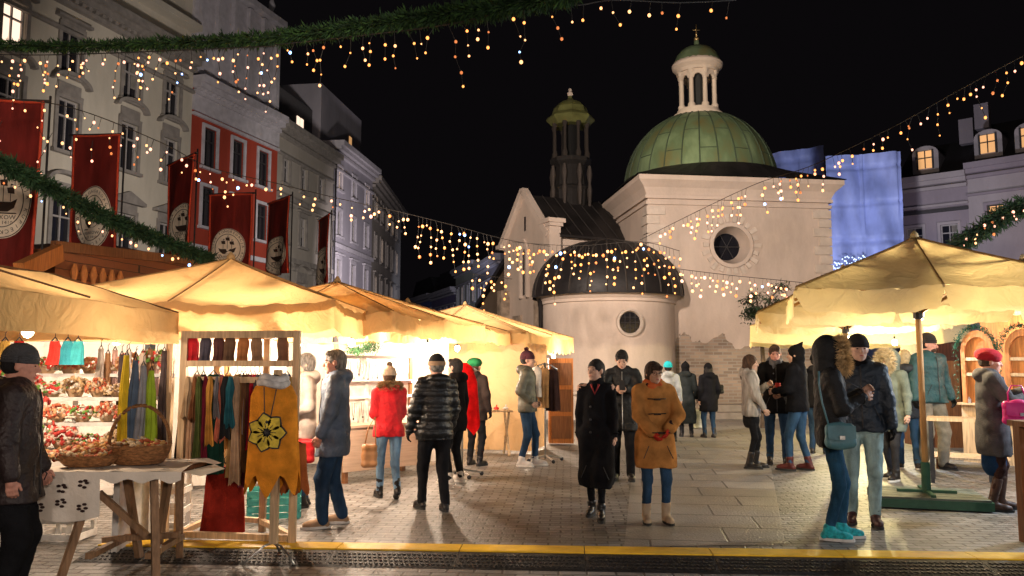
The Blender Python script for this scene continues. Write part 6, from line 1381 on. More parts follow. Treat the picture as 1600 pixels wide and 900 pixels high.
# 10 man with phone
ph = person('man in black hooded puffer jacket looking down at his phone', 974, 750, 545, -8, dict(hair='short', legm=T_blk, legw=1.12, coat=dict(hem=.66, fat=1.12, amp=.010, quilt=(.11, .008)), coatm=nylon('black_matt_nylon', (.009, .0095, .011), .5), zipm=pm('zip_metal', (.5, .5, .5), .4, metal=.8), hands=((-.05, .33, 1.24), (.07, .34, 1.22)), elb=((-1, -.3, -.6), (1, -.3, -.6)), feet=((-.1, .04), (.1, -.03)), head=(0, -28), hy=.03, boot=.12))
# 11 duffle coat woman
dw = person('woman in camel duffle coat with orange scarf and red gloves clasping her hands', 1025, 816, 562, 3, dict(hair='bowl', hairm=M_hbrown, skin=M_skin2, legm=J_blue, legw=.9, boot=.12, shoem=pm('beige_boot_suede', (.42, .32, .22), .85), solem=M_sole, bw=1.0, coat=dict(hem=.60, fat=1.12, rh=.20, amp=.008, zr=.5, wide=True, zip=False), coatm=wool('camel_wool', (.46, .205, .06)), scarf=wool('orange_scarf', (.58, .13, .04)), hands=((-.10, .25, 1.03), (.08, .26, 1.00)), elb=((-1, -.5, -.1), (1, -.5, -.1)), hdir=((.35, .5, -.75), (-.35, .5, -.75)), feet=((-.10, .05), (.11, .02)), head=(10, -3), glove=wool('red_glove', (.62, .05, .03))))
up = dw['up']; root = dw['root']
def toggles(i, zl):
    for z in zl:
        mb = MB(); q_ = dw['s']; mb.tube([front(dw, x_, z*q_, .010) for x_ in (-.035, 0, .035)], .010, 8); mb.tube([front(dw, x_, z*q_+.004, .004) for x_ in (-.09, -.045, 0, .045, .09)], .006, 6); mb.build('toggle', pm('dark_toggle', (.03, .015, .01), .5), dw['coat'], True, True)
toggles(dw, (1.34, 1.18, .99))
v, f = sdf([rc(up(-.075, .04, 1.49), up(-.02, .115, 1.34), .026, .02), rc(up(.075, .04, 1.49), up(.03, .12, 1.30), .026, .02), rc(up(-.07, -.06, 1.5), up(.07, -.06, 1.5), .035)], .009, .02); link_mesh('lining_collar', v, f, wool('dark_lining', (.03, .018, .02)), root, True, True)
for i in (0, 1):
    a = dw['wr'][i]-(dw['wr'][i]-dw['el'][i])*.28; b = dw['wr'][i]-(dw['wr'][i]-dw['el'][i])*.12; v, f = sdf([rc(a, b, .060, .060)], .01, .01, amp=.003, seed=i, fr=20); link_mesh('turned_cuff', v, f, wool('dark_lining', (.03, .018, .02)), root, True, True)
mb = MB(); hcM = Matrix.Translation(Vector(dw['hc'])) @ Matrix(dw['HR'].tolist()).to_4x4(); mb.M = hcM
for x in (-.031, .031): mb.tube([(x+.021*math.cos(t), .099, .0+.016*math.sin(t)) for t in [2*math.pi*q/14 for q in range(15)]], .0018, 5)
mb.tube([(-.01, .1, .004), (.01, .1, .004)], .0018, 5); mb.tube([(-.052, .098, .004), (-.078, .0, .0)], .0018, 5); mb.tube([(.052, .098, .004), (.078, .0, .0)], .0018, 5); mb.build('glasses', M_dark, root, local=True)
# background group in the middle
person('person in turquoise beanie and pale grey jacket seen behind the duffle coat woman', 1046, 690, 564, 170, dict(hat='beanie', hatm=knit('turquoise_knit', (.02, .48, .55)), legm=T_blk, coat=dict(hem=.75), coatm=nylon('pale_grey_nylon', (.34, .36, .36), .6), noface=True))
person('person in long dark hooded coat facing the church wall, left of the pair', 1073, 683, 565, 172, dict(hat='pointed', hatm=wool('black_wool', (.007, .0065, .0075)), legm=T_blk, coat=dict(hem=.32, rh=.23, name='long_coat'), coatm=wool('charcoal_green_wool', (.022, .026, .026)), noface=True))
w14 = person('woman in black coat and dark hat walking to the church, seen from behind', 1109, 684, 567, -172, dict(hat='beanie', hatm=wool('black_wool', (.007, .0065, .0075)), hair='long', legm=J_dark, coat=dict(hem=.62, rh=.19), coatm=wool('ink_black_wool', (.008, .008, .010)), boot=.14, noface=True, hands=((-.24, .0, .84), (.23, .08, .92))))
# right middle group
person('woman in silver-grey fur coat with dark hair and black tights, facing right', 1176, 732, 552, 72, dict(hair='long', hairm=M_hbrown, legm=wool('black_tights', (.010, .010, .012)), legw=.80, legn='tights', boot=.16, skirt=(T_blk, .62, .16), coat=dict(hem=.80, fat=1.06, rh=.17, amp=.014, fr=26, zr=.35, zip=False), coatm=pm('silver_fur', (.30, .27, .25), .9, .55, 9, .9, bscale=60, stretch=(1.6, 1.6, .35)), hands=((-.12, .25, 1.28), (.16, .22, .86)), feet=((-.08, .04), (.09, -.05)), head=(0, -8)))
bh_ = person('brown-haired man in dark coat and grey scarf facing the camera with a red cup', 1212, 724, 537, -14, dict(d=12.6, hair='short', hairm=M_hbrown, skin=M_skin3, legm=J_dark, boot=.08, coat=dict(hem=.74, fat=1.05), coatm=wool('black_wool', (.007, .0065, .0075)), scarf=wool('grey_scarf', (.10, .10, .11)), hands=((-.06, .30, 1.14), (.06, .31, 1.12)), elb=((-1, -.4, -.4), (1, -.4, -.4)), head=(0, -14)))
person('person in black pointed hood and blue jeans with oxblood boots, back to the camera', 1250, 735, 538, -128, dict(hat='pointed', hatm=wool('black_wool', (.007, .0065, .0075)), legm=J_blue, legw=.95, boot=.09, shoem=pm('oxblood_leather', (.09, .02, .018), .4), coat=dict(hem=.82, fat=1.08, amp=.010, hood=False), coatm=wool('black_wool2', (.007, .007, .009)), hands=((-.1, .3, 1.1), (.1, .26, 1.05)), feet=((-.10, .10), (.10, -.10)), head=(10, -5)))
person('person in small dark cap standing between the black hooded pair', 1276, 722, 548, 150, dict(d=14, H=1.72, hat='beanie', hatm=wool('black_wool', (.007, .0065, .0075)), legm=J_dark, coat=dict(hem=.8), coatm=wool('ink_black_wool', (.008, .008, .010)), noface=True))
# 18 / 19 near couple
hood = person('person in black fur-trimmed hood with teal shoulder bag and turquoise sneakers', 1305, 842, 520, 76, dict(top=.06, hat='hood', hatm=nylon('black_parka_cloth', (.006, .006, .007), .6), furm=pm('honey_fur', (.55, .38, .19), .9, .5, 20, 0), hair='short', legm=denim('bright_blue_denim', (.02, .07, .13)), legw=.86, legfold=.8, shoem=pm('turquoise_mesh', (.02, .36, .40), .7, .5, 30, .4), solem=M_solew, boot=.02, bw=.95, coat=dict(hem=.80, fat=1.12, rh=.165, amp=.010, collar=False), coatm=nylon('black_parka_cloth', (.006, .006, .007), .6), hands=((-.06, .28, 1.28), (.06, .27, 1.24)), elb=((-.6, -.6, -1), (.6, -.6, -1)), feet=((-.06, .06), (.08, -.06)), head=(0, -4), h=.012))
c19 = person('person in navy puffer jacket and black beanie with pale teal jeans, facing the camera', 1352, 818, 522, -18, dict(hat='beanie', hatm=knit('black_knit', (.016, .015, .016)), hair='short', legm=J_teal, legw=1.02, boot=.06, shoem=pm('maroon_black_boot', (.05, .018, .018), .5), solem=M_sole, coat=dict(hem=.86, fat=1.14, amp=.010, quilt=(.16, .008), hood=True), coatm=nylon('ink_navy_nylon', (.008, .015, .026), .38), scarf=wool('black_wool', (.007, .0065, .0075)), hands=((-.26, .12, .88), (.29, .02, .84)), feet=((-.08, .08), (.11, -.02)), head=(10, 0), glove=wool('black_glove', (.012,)*3), h=.012))
person('person in grey-green coat with cream fur hood and black sneakers behind the navy jacket', 1392, 748, 545, -60, dict(d=10.9, H=1.72, hair='short', hat='hood', hatm=wool('grey_green_wool', (.12, .14, .12)), furm=F_cream, legm=wool('charcoal_leggings', (.03, .03, .035)), legw=.9, coat=dict(hem=.66, rh=.18), coatm=wool('grey_green_wool', (.12, .14, .12)), solem=M_solew, feet=((-.09, .1), (.1, -.08)), head=(0, -5)))
person('fair-haired person in dark padded coat and blue jeans just left of the umbrella pole', 1415, 735, 546, 160, dict(d=12.0, H=1.75, hair='bowl', hairm=pm('hair_fair', (.42, .32, .18), .6, .3, 30, .4), legm=J_blue, coat=dict(hem=.74), coatm=nylon('ink_nylon', (.015, .018, .024), .5), noface=True, solem=M_solew))
gm = person('bearded man in dark teal jacket, khaki trousers and beanie, looking right', 1458, 733, 518, 18, dict(skin=M_skin3, hat='beanie', hatm=knit('brown_black_knit', (.03, .024, .022)), hair='short', legm=wool('khaki_canvas', (.22, .19, .145)), legw=1.3, bw=1.12, coat=dict(hem=.86, fat=1.12, amp=.009, hood=False, zr=1.5), coatm=nylon('dark_teal_nylon', (.018, .065, .07), .42), glove=wool('black_glove', (.012,)*3), hands=((-.33, .04, .92), (.34, .10, .90)), feet=((-.12, .05), (.14, -.02)), head=(38, -6), boot=.06))
mb = MB(); mb.M = Matrix.Translation(Vector(gm['hc'])) @ Matrix(gm['HR'].tolist()).to_4x4(); mb.ball((0, .060, -.082), .066, 12, .95, .95, .72); mb.build('beard', M_hbrown, gm['root'], True, True)
rw = person('woman in red knitted beret and dark grey tweed coat over a blue skirt, facing right', 1558, 797, 543, 68, dict(top=.03, hat='beret', hatm=knit('red_knit', (.36, .01, .02)), hair='short', hairm=M_hbrown, skin=M_skin3, legm=wool('dark_brown_tights', (.04, .02, .018)), legw=.85, legn='tights', boot=.26, shoem=pm('brown_leather_boot', (.06, .03, .02), .4, .4, 9), skirt=(wool('blue_skirt', (.012, .035, .09)), .38, .155), bw=1.05, coat=dict(hem=.60, fat=1.16, rh=.185, amp=.009), coatm=wool('charcoal_tweed', (.075, .07, .072)), hands=((-.10, .33, 1.30), (.10, .33, 1.24)), elb=((-.8, -.4, -.8), (.8, -.4, -.8)), feet=((-.10, .05), (.10, -.06)), head=(0, -8)))
# ---------------------------------------------------------------- banners with round emblems
M_ban = pm('dark_red_banner', (.16, .014, .010), .85, .35, 3, .8, bscale=4, stretch=(2, 2, .5)); M_band = pm('banner_edge_red', (.62, .07, .03), .8); M_emb = pm('emblem_cream', (.86, .74, .58), .85, .12, 8, .1); M_ink = pm('emblem_ink', (.05, .03, .022), .85, .1, 9, 0)
def text_mesh(t, size, depth=.002):
    c = bpy.data.curves.new('t', 'FONT'); c.body = t; c.size = size; c.align_x = 'CENTER'; c.extrude = depth; c.resolution_u = 2
    o = bpy.data.objects.new('t', c); COL.objects.link(o); bpy.context.view_layer.update(); dg = bpy.context.evaluated_depsgraph_get(); me = bpy.data.meshes.new_from_object(o.evaluated_get(dg))
    vs = [v.co.copy() for v in me.vertices]; fs = [tuple(p.vertices) for p in me.polygons]; bpy.data.objects.remove(o); bpy.data.curves.remove(c); bpy.data.meshes.remove(me); return vs, fs
_tx = {}
def banner(label, u0, u1, v0, v1, d, yaw, eu, ev, ew, eh):
    """banner spanning u0..u1, v0..v1; emblem centre (eu, ev), half sizes in px"""
    pc = P((u0+u1)/2, v0, d); zb = Zp((u0+u1)/2, v1, d); w_ = abs(P(u1, v0, d).x-P(u0, v0, d).x)/max(math.cos(R(yaw)), .15)
    if yaw < -40: w_ = 1.25
    root = thing('banner', label, 'banner', (pc.x, pc.y, zb), R(yaw), 'red guild banners above the stalls'); H = pc.z-zb; wl = w_/2
    def fn(i, j, y0=0): x = (i-.5)*w_; return Vector((x, .05*math.sin(x*7+1.6*j+yaw)*(.3+j)+.02*math.sin(x*15+5*j)*j+y0, H-H*j))
    mb = MB(); mb.sheet(lambda i, j: fn(i, j, .006), 24, 24); mb.sheet(lambda i, j: fn(1-i, j, .012), 24, 24); cl_ = mb.build('cloth', M_ban, root, smooth=True, local=True)
    for nm, f_ in (('border', lambda s: [fn(s/40, 0, -.002) for s in range(41)]), ('border', lambda s: [fn(.02, s/40, -.004) for s in range(41)]), ('border', lambda s: [fn(.98, s/40, -.004) for s in range(41)])):
        mb = MB(); mb.tube(f_(0), .02, 6); mb.build(nm, M_band, root, smooth=True, local=True)
    z0 = Zp((u0+u1)/2, ev, d)-zb; a = ew/((u1-u0)/2)*w_/2; b = (Zp(eu, ev-eh, d)-Zp(eu, ev+eh, d))/2; cx = (eu-(u0+u1)/2)/((u1-u0))*w_
    def pt(x, z, y): i = x/w_+.5; j = (H-z)/H; q = fn(i, max(min(j, 1.3), 0), y); q.z = z; return q
    n = 40; NR = 6; mb = MB(); vs = [pt(cx, z0, -.012)]; fs = []
    for r_ in range(1, NR+1):
        for k in range(n): t = 2*math.pi*k/n; vs.append(pt(cx+a*r_/NR*math.cos(t), z0+b*r_/NR*math.sin(t), -.012))
    for k in range(n):
        fs.append((0, 1+k, 1+(k+1) % n))
        for r_ in range(NR-1): p_ = 1+r_*n; fs.append((p_+k, p_+n+k, p_+n+(k+1) % n, p_+(k+1) % n))
    mb.add(vs, fs); em = mb.build('emblem', M_emb, root, smooth=True, local=True)
    mb = MB()
    for q in (.97, .70): mb.tube([pt(cx+a*q*math.cos(t), z0+b*q*math.sin(t), -.02) for t in [2*math.pi*k/48 for k in range(49)]], .006, 5)
    # ship: hull, masts, billowing sails, pennants
    def shp(poly): 
        m_ = len(poly); v_ = [pt(cx+x*a, z0+y*b, -.022) for x, y in poly]; mb.add(v_, [tuple(range(m_))])
    shp([(-.42, -.16), (-.5, .0), (-.36, -.05), (.3, -.05), (.5, .04), (.4, -.2), (.2, -.3), (-.22, -.3)]); shp([(-.5, -.36), (.5, -.36), (.46, -.33), (-.46, -.33)])
    for x, h0, h1 in ((-.22, .0, .45), (.03, .0, .62), (.27, .0, .42)):
        shp([(x-.012, h0-.04), (x+.012, h0-.04), (x+.012, h1), (x-.012, h1)]); shp([(x-.13, h1-.1), (x+.1, h1-.08), (x+.13, h1-.26), (x-.09, h1-.24)]); shp([(x, h1+.01), (x+.1, h1-.02), (x, h1-.04)])
    # lettering round the rim and below the ship
    word = 'KRAKOWSKA KONGREGACJA KUPIECKA '
    for k, c_ in enumerate(word):
        if c_ == ' ': continue
        if c_ not in _tx: _tx[c_] = text_mesh(c_, .2)
        t = math.pi*1.32-2*math.pi*k/len(word)*1.0; vs, fs = _tx[c_]; R0 = .79
        o_ = (cx+a*R0*math.cos(t), z0+b*R0*math.sin(t)); dn = math.atan2(b*math.sin(t), a*math.cos(t))-math.pi/2; s_ = min(a, b)/.5*.50
        mb.add([pt(o_[0]+(v.x*math.cos(dn)-v.y*math.sin(dn))*s_, o_[1]+(v.x*math.sin(dn)+v.y*math.cos(dn))*s_, -.022) for v in vs], fs)
    for line, zz_, sz in (('KRAKOW', -.50, .105), ('A.D. 1410', -.63, .09)):
        key = (line, sz)
        if key not in _tx: _tx[key] = text_mesh(line, sz)
        vs, fs = _tx[key]; k_ = a/.5
        mb.add([pt(cx+v.x*k_, z0+zz_*b+v.y*k_, -.022) for v in vs], fs)
    mb.build('emblem_print', M_ink, em, local=True)
    mb = MB(); mb.tube([(-wl-.08, .01, H+.02), (wl+.08, .01, H+.02)], .02, 8); mb.build('crossbar', M_dark, root, local=True)
    mb = MB(); mb.tube([(wl+.06, .03, H+.1), (wl+.06, .03, -pc.z+H+.02)], .016, 8); mb.build('pole', M_dark, root, smooth=True, local=True)
banner('huge red banner cut by the left edge, ship emblem at its lower part', -46, 66, 158, 432, 10.5, 6, 12, 312, 44, 60)
banner('red banner with oval ship emblem hanging left of the cream house window', 114, 190, 212, 395, 13.5, -4, 152, 341, 31, 51)
banner('narrow turned red banner between the oval emblem banner and the red house', 263, 303, 250, 412, 15.5, -45, 288, 352, 15, 33)
banner('red banner with round emblem partly behind the umbrella peak', 325, 396, 304, 425, 16.5, -8, 359, 388, 27, 31)
banner('narrow red banner in front of the grey-beige house', 422, 450, 313, 430, 19, -50, 436, 399, 13, 30)
banner('farthest and smallest red banner, seen nearly edge-on', 499, 514, 340, 445, 22, -63, 507, 418, 7, 32)

# ---------------------------------------------------------------- fairy lights
BUL = {'warm': glow('bulb_warm', (1, .46, .19), 2.1), 'gold': glow('bulb_gold', (1, .36, .09), 1.9), 'pink': glow('bulb_pink', (1, .44, .30), 2.0), 'blue': glow('bulb_blue', (.25, .45, 1), 5), 'dim': glow('bulb_dim', (1, .30, .09), .55)}
_bm = {}
def bulb_mesh(kind, r):
    k = (kind, round(r, 4))
    if k not in _bm:
        mb = MB(); mb.ball((0, 0, 0), r, 6, 1, 1, 1.15); me = bpy.data.meshes.new('bulb'); me.from_pydata([tuple(v) for v in mb.v], [], mb.f); me.materials.append(BUL[kind]); _bm[k] = me
    return _bm[k]
M_wire = pm('wire', (.03, .028, .026), .6, 0, 5, 0)
def cat(pts, n):
    out = []; p = [pts[0]]+list(pts)+[pts[-1]]
    for i in range(1, len(p)-2):
        for q in range(n):
            t = q/n; a, b, c, d = p[i-1], p[i], p[i+1], p[i+2]; out.append(.5*((2*b)+(c-a)*t+(2*a-5*b+4*c-d)*t*t+(3*b-a-3*c+d)*t*t*t))
    out.append(pts[-1]); return out
def strand(label, ctl, step, hang, group=None, seed=0, r_=None, pal=('warm', 'warm', 'gold', 'pink'), wire=True, dens=.12, gap=0., maxb=100):
    """an icicle light string: ctl = (u, v, d) points along the wire"""
    rg = random.Random(seed); pts = cat([P(*c) for c in ctl], 14); root = thing('string_lights', label, 'string lights', pts[len(pts)//2], 0, group)
    mb = MB()
    if wire: mb.tube(pts, .007, 5)
    L = [0]
    for i in range(1, len(pts)): L.append(L[-1]+(pts[i]-pts[i-1]).length)
    s = rg.uniform(0, step); B = []
    while s < L[-1]:
        i = max(j for j in range(len(L)) if L[j] <= s); i = min(i, len(pts)-2); f = (s-L[i])/(L[i+1]-L[i]+1e-9); p = pts[i].lerp(pts[i+1], f)
        if rg.random() > gap:
            h = hang*rg.choice((.25, .5, .75, 1.0, .6))*rg.uniform(.8, 1.15); n = max(1, int(h/dens)); q = p.copy(); path = [p.copy()]
            for k in range(n):
                q = q+Vector((rg.gauss(0, .03), rg.gauss(0, .03), -dens*rg.uniform(.7, 1.3))); path.append(q.copy()); B.append(q.copy())
            mb.tube(path, .0035, 4, cap=False)
        s += step*rg.uniform(.6, 1.4)
    mb.build('wire', M_wire, root)
    rg.shuffle(B); inv = WM[root.name].inverted(); vis = []
    extra = B[maxb-1:] if len(B) > maxb else []; B = B[:maxb-1] if extra else B
    def rad(p): return r_ or max(.0125, .0015*p.y)
    for p in B:
        k = 'blue' if rg.random() < .025 else ('dim' if rg.random() < .16 else rg.choice(pal)); o = bpy.data.objects.new('bulb', bulb_mesh(k, round(rad(p)*500)/500)); COL.objects.link(o); o.parent = root; o.location = inv @ p; s_ = rg.uniform(.6, 1.35); o.scale = (s_,)*3
    if extra:
        m2 = MB()
        for p in extra: m2.ball(p, rad(p)*rg.uniform(.7, 1.25), 6)
        m2.build('bulbs', BUL['warm'], root)['kind'] = 'stuff'
    return root
def garland(label, ctl, r0, r1, n, seed, cols=((.035, .10, .03), (.06, .15, .035)), leaf=.07):
    rg = random.Random(seed); pts = cat([P(*c) for c in ctl], 16); mb = MB(); M = len(pts)
    mb.tube(pts, [(.25*(r0+(r1-r0)*i/(M-1))) for i in range(M)], 6)
    for q in range(n):
        t = rg.random()*(M-1.001); i = int(t); p = pts[i].lerp(pts[i+1], t-i); tg = (pts[i+1]-pts[i]).normalized(); r = (r0+(r1-r0)*t/M)*(.8+.5*math.sin(t*2.1)*math.sin(t*.7+1))
        d = Vector((rg.gauss(0, 1), rg.gauss(0, 1), rg.gauss(0, 1))); d = (d-tg*d.dot(tg)).normalized(); c = p+d*r*rg.uniform(.1, .8); e = (d+tg*rg.uniform(-.9, .9)+Vector((0, 0, -.25))).normalized(); w_ = e.cross(Vector((rg.gauss(0, 1), rg.gauss(0, 1), rg.gauss(0, 1)))).normalized()*leaf*.11
        l = leaf*rg.uniform(.6, 1.4); mb.cur = rg.randrange(len(cols)); mb.add([c-w_*.4, c+e*l*.5-w_, c+e*l, c+e*l*.5+w_], [(0, 1, 2, 3)])
    return tag(mb.build('fir_garland', [pm('fir_%02d%02d' % (int(c[0]*99), int(c[1]*99)), c, .8, .4, 5, 0) for c in cols]), label, 'garland')
garland('thick fir garland sweeping across the top of the view', [(-90, 62, 11), (60, 72, 10.5), (250, 68, 9.5), (420, 60, 8.6), (560, 42, 7.8), (700, 22, 7.2), (790, 10, 6.8), (900, -14, 6.3)], .045, .10, 16000, 1, ((.018, .05, .018), (.035, .085, .02), (.012, .03, .012)), .075)
strand('icicle lights hanging from the left half of the thick top garland', [(-60, 84, 10.6), (60, 86, 10.3), (200, 82, 9.6), (430, 72, 8.5)], .115, .66, 'icicle light strings', 3, pal=('warm', 'pink', 'gold', 'pink'), gap=.12)
strand('icicle lights hanging from the right half of the thick top garland', [(430, 70, 8.5), (560, 56, 7.8), (700, 38, 7.2), (830, 8, 6.6)], .135, .46, 'icicle light strings', 4, pal=('gold', 'gold', 'warm'), gap=.10)
strand('icicle lights at the top edge, right of the garland and above the lantern', [(840, 2, 6.8), (900, 8, 6.9), (960, 0, 7.0), (1060, 4, 7.2), (1150, 0, 7.4)], .15, .36, 'icicle light strings', 6, pal=('gold', 'warm'), gap=.25)
strand('second icicle string crossing in front of the cream and red houses', [(-40, 150, 9), (110, 168, 10), (250, 222, 11.5), (330, 262, 12.5), (430, 286, 13.5), (520, 308, 14.6), (620, 330, 16)], .17, .45, 'icicle light strings', 7, pal=('warm', 'pink', 'warm'), gap=.2)
strand('lower icicle string in front of the left banners', [(-40, 178, 8.5), (70, 205, 9.2), (170, 225, 10)], .17, .5, 'icicle light strings', 17, pal=('warm', 'pink'), gap=.2, wire=False)
strand('icicle lights over the street gap between the lilac house and the church gable', [(620, 330, 16), (700, 350, 17), (790, 374, 18), (860, 385, 18.5)], .14, 1.05, 'icicle light strings', 8, pal=('warm', 'gold', 'warm'), gap=.12, dens=.17)
strand('dense icicle lights draped in front of the round chapel roof', [(800, 378, 18), (900, 384, 18.2), (1000, 378, 18.2), (1062, 392, 18)], .10, 1.4, 'icicle light strings', 9, pal=('gold', 'warm', 'gold'), dens=.21, gap=.02, maxb=100)
strand('icicle lights rising across the church wall to the dome corner', [(1000, 375, 18), (1090, 330, 16.5), (1180, 288, 15), (1260, 262, 13.6), (1310, 240, 12.8)], .15, .62, 'icicle light strings', 10, pal=('warm', 'pink', 'gold'), gap=.1, dens=.15)
strand('icicle lights climbing from the dome corner to the upper right edge', [(1310, 240, 12.8), (1400, 196, 11.4), (1500, 140, 10), (1620, 76, 8.6)], .16, .42, 'icicle light strings', 11, pal=('gold', 'pink', 'gold'), gap=.2)
strand('short icicle lights low on the church wall left of the cream umbrellas', [(1058, 420, 17.5), (1140, 430, 17), (1220, 438, 16.5), (1292, 446, 16)], .10, .55, 'icicle light strings', 12, pal=('warm', 'pink'), gap=.08, dens=.14)
strand('cluster of icicle lights in front of the warm gabled house', [(738, 428, 20), (800, 436, 20)], .13, .8, 'icicle light strings', 13, pal=('gold', 'warm'), dens=.16)
garland('dark fir garland drooping from the left edge behind the oval banner', [(-40, 235, 8.6), (60, 285, 9.2), (170, 342, 10), (250, 375, 10.6), (330, 406, 11.3)], .10, .07, 7000, 2, ((.018, .045, .02), (.03, .07, .03)), .09)
strand('white and blue lights wound in the drooping left garland', [(-40, 245, 8.5), (60, 296, 9.1), (170, 352, 9.9), (250, 384, 10.5), (330, 412, 11.2)], .15, .25, 'icicle light strings', 14, pal=('warm', 'pink', 'warm', 'blue'), wire=False, dens=.11)
garland('short fir garland on the booth roof at the right edge', [(1495, 385, 13), (1540, 356, 12.6), (1580, 330, 12.3), (1640, 312, 12)], .15, .17, 5000, 3, ((.018, .045, .02), (.04, .07, .04)), .10)
strand('pinkish lights wound in the right-edge garland', [(1497, 375, 12.9), (1540, 346, 12.5), (1580, 322, 12.2), (1630, 308, 11.9)], .10, .30, 'icicle light strings', 15, pal=('pink', 'pink', 'warm'), wire=False)

# plants against the church
def leafy(label, c, rx, rz, n, seed, trunk):
    rg = random.Random(seed); root = thing('small_tree', label, 'tree', (c.x, c.y, 0)); mb = MB()
    cl_ = [(Vector((rg.gauss(0, .5)*rx, rg.gauss(0, .4)*rx, rg.gauss(0, .42)*rz)), rg.uniform(.14, .26)) for _ in range(16)]
    for i in range(n):
        q, r = rg.choice(cl_); p = c+q+Vector((rg.gauss(0, 1), rg.gauss(0, 1), rg.gauss(0, .7)))*r*.55; d = Vector((rg.gauss(0, 1), rg.gauss(0, 1), rg.gauss(0, .6))).normalized(); w_ = d.cross(Vector((0, 0, 1)))*.025; mb.cur = rg.randrange(2); mb.add([p-w_*.3, p+d*.05-w_, p+d*.11, p+d*.05+w_], [(0, 1, 2, 3)])
    mb.build('crown', [pm('leaf_dark', (.02, .045, .02), .7, .3, 5, 0), pm('leaf_mid', (.045, .07, .035), .7, .3, 5, 0)], root)
    mb = MB(); mb.tube([(c.x, c.y, 0), (c.x+.04, c.y, c.z*.5), (c.x-.02, c.y, c.z)], [.09, .06, .03], 8)
    for q, r in cl_: mb.tube([(c.x, c.y, c.z*.8), c+q*.5, c+q], [.03, .02, .008], 5)
    mb.build('trunk', pm('bark', (.07, .05, .035), .9, .4, 10, .5), root)
leafy('small dark-leaved tree in front of the church wall beside the umbrellas', P(1188, 482, 19.5), .62, .40, 2600, 4, 1)

# ---------------------------------------------------------------- bags carried by people
def bag(name, label, p, w_, h_, d_, rz, mat, strap=None, pts=None, flap=True):
    p = Vector(p); root = thing(name, label, 'bag', p-Vector((0, 0, h_/2)), rz); T = WM[root.name]
    v, f = sdf([rc((-w_/2+.03, 0, .04), (w_/2-.03, 0, .04), .035, .035, d_/.07), rc((-w_/2+.035, 0, h_-.04), (w_/2-.035, 0, h_-.04), .03, .03, d_/.07), rc((-w_/2+.035, 0, .04), (-w_/2+.035, 0, h_-.04), .03, .03, d_/.07), rc((w_/2-.035, 0, .04), (w_/2-.035, 0, h_-.04), .03, .03, d_/.07), rc((-w_/5, 0, h_/2), (w_/5, 0, h_/2), min(w_, h_)*.30, None, d_/min(w_, h_)*1.2), rc((0, 0, h_*.25), (0, 0, h_*.75), min(w_, h_)*.30, None, d_/min(w_, h_)*1.2)], .008, .03, amp=.003, seed=3, fr=20)
    b_ = link_mesh('bag_body', v, f, mat, root, True, True)
    if flap: 
        mb = MB(); mb.sheet(lambda i, j: Vector(((i-.5)*w_*.95, -d_*.62-.012+.006*math.cos(j*3), h_*.92-j*h_*.5-.02*math.sin(math.pi*i)*j)), 10, 6); mb.sheet(lambda i, j: Vector(((i-.5)*w_*.95, -d_*.62-.004, h_*.92-j*h_*.5-.02*math.sin(math.pi*i)*j)), 10, 6); mb.build('flap', mat, root, smooth=True, local=True)
        mb = MB(); mb.box((0, -d_*.62-.02, h_*.45), (.04, .012, .03)); mb.build('clasp', M_metal, root, local=True)
    if pts: mb = MB(); mb.tube([Vector(q) for q in pts], .008, 6); mb.build('strap', mat, root, smooth=True)
    return root
hp_ = hood; M_tb = pm('teal_leather', (.07, .17, .20), .5, .2, 8, .2)
pb = P(1313, 681, 6.62); sh_ = WM[hp_['root'].name] @ Vector(hp_['sh'][0])
bag('shoulder_bag', 'teal leather shoulder bag on the hip of the black-hooded person', pb, .23, .20, .07, R(-8), M_tb, pts=[pb+Vector((-.09, 0, .08)), pb+Vector((-.13, .02, .26)), pb+Vector((-.13, .08, .42)), pb+Vector((-.08, .2, .52))])
pb = P(1592, 645, 8.12); bag('handbag', 'magenta handbag held at the elbow of the red beret woman', pb, .30, .24, .09, R(-10), pm('magenta_leather', (.58, .02, .20), .35, .15, 6, .15), pts=[pb+Vector((-.10, 0, .10)), pb+Vector((-.10, 0, .2)), pb+Vector((-.05, .02, .27)), pb+Vector((.05, .02, .27)), pb+Vector((.10, 0, .1))])
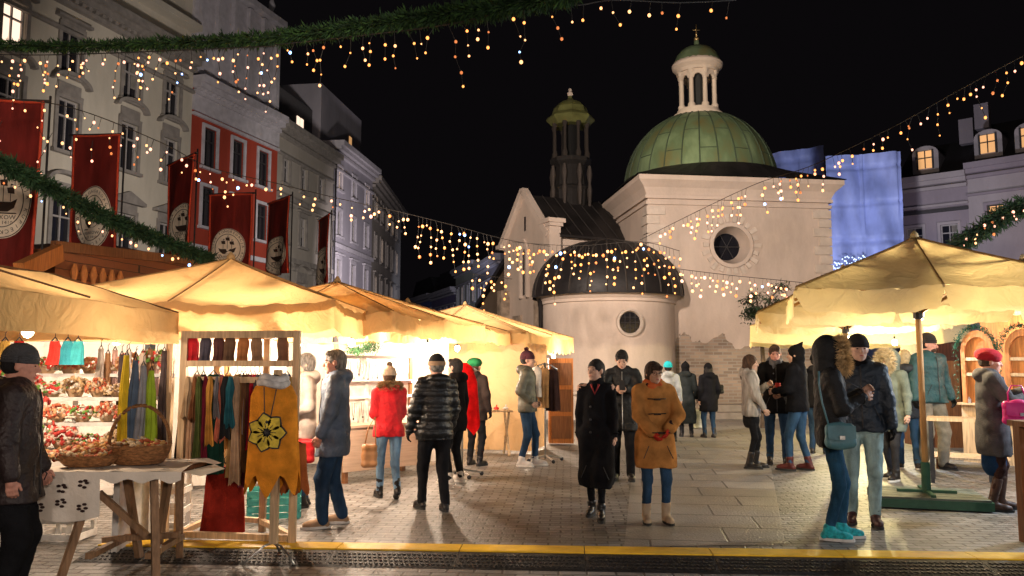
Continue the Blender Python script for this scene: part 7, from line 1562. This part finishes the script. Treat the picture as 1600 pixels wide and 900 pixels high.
pb = P(577, 712, 9.0); bag('handbag', 'tan leather tote hanging from the arm of the red jacket woman', pb, .17, .26, .10, R(20), pm('tan_leather', (.36, .17, .07), .5, .25, 6, .2), pts=[pb+Vector((-.05, 0, .12)), pb+Vector((-.02, .02, .3)), pb+Vector((.05, .05, .42)), pb+Vector((.07, 0, .12))], flap=False)
pb = P(1090, 655, 17.3); bag('carrier_bag', 'white patterned carrier bag in the hand of the black-coated woman', pb, .30, .42, .12, .1, pm('white_patterned_plastic', (.62, .6, .56), .6, .5, 5, .1), flap=False, pts=[pb+Vector((-.06, 0, .18)), pb+Vector((0, 0, .36)), pb+Vector((.06, 0, .18))])
pb = P(1122, 608, 17.35); bag('handbag', 'dark handbag under the right arm of the black-coated woman', pb, .24, .2, .1, .1, M_black_shoe, flap=False)
pb = P(476, 705, 8.7); bag('handbag', 'red bag held low behind the orange poncho', pb, .2, .26, .09, .2, pm('red_leather', (.5, .015, .02), .5), flap=False)
# phone, cups
W_ = WM[ph['root'].name]; q = W_ @ Vector((ph['wr'][0]+ph['wr'][1])/2); q = q+Vector((.0, -.07, .055))
root = thing('phone', 'phone held in both hands by the man in black puffer', 'phone', q); mb = MB(); mb.box((0, 0, 0), (.075, .012, .15), M=Matrix.Rotation(R(-35), 4, 'X')); mb.build('case', M_dark, root, local=True); mb = MB(); mb.box((0, .0075, .0055), (.066, .002, .135), M=Matrix.Rotation(R(-35), 4, 'X')); mb.build('screen', glow('phone_screen', (.7, .8, 1), 1.2), root, local=True)
def cup(label, p, m):
    root = thing('cup', label, 'cup', p, 0, None); mb = MB(); mb.lathe([(0, 0), (.032, 0), (.04, .1), (.036, .1), (.03, .01), (0, .01)], n=16); mb.build('paper_cup', m, root, local=True, smooth=40); mb = MB(); mb.lathe([(0, .085), (.036, .085)], n=12); mb.build('drink', M_brown, root, local=True)
cup('red cup in the hands of the brown-haired man', WM[bh_['root'].name] @ Vector((bh_['wr'][0]+bh_['wr'][1])/2+np.array([0, .075, -.03])), pm('red_paper', (.6, .04, .03), .5))
cup('small pale cup held near the face of the red beret woman', WM[rw['root'].name] @ Vector((rw['wr'][0]+rw['wr'][1])/2+np.array([0, .085, -.02])), pm('pale_paper', (.6, .5, .4), .5))
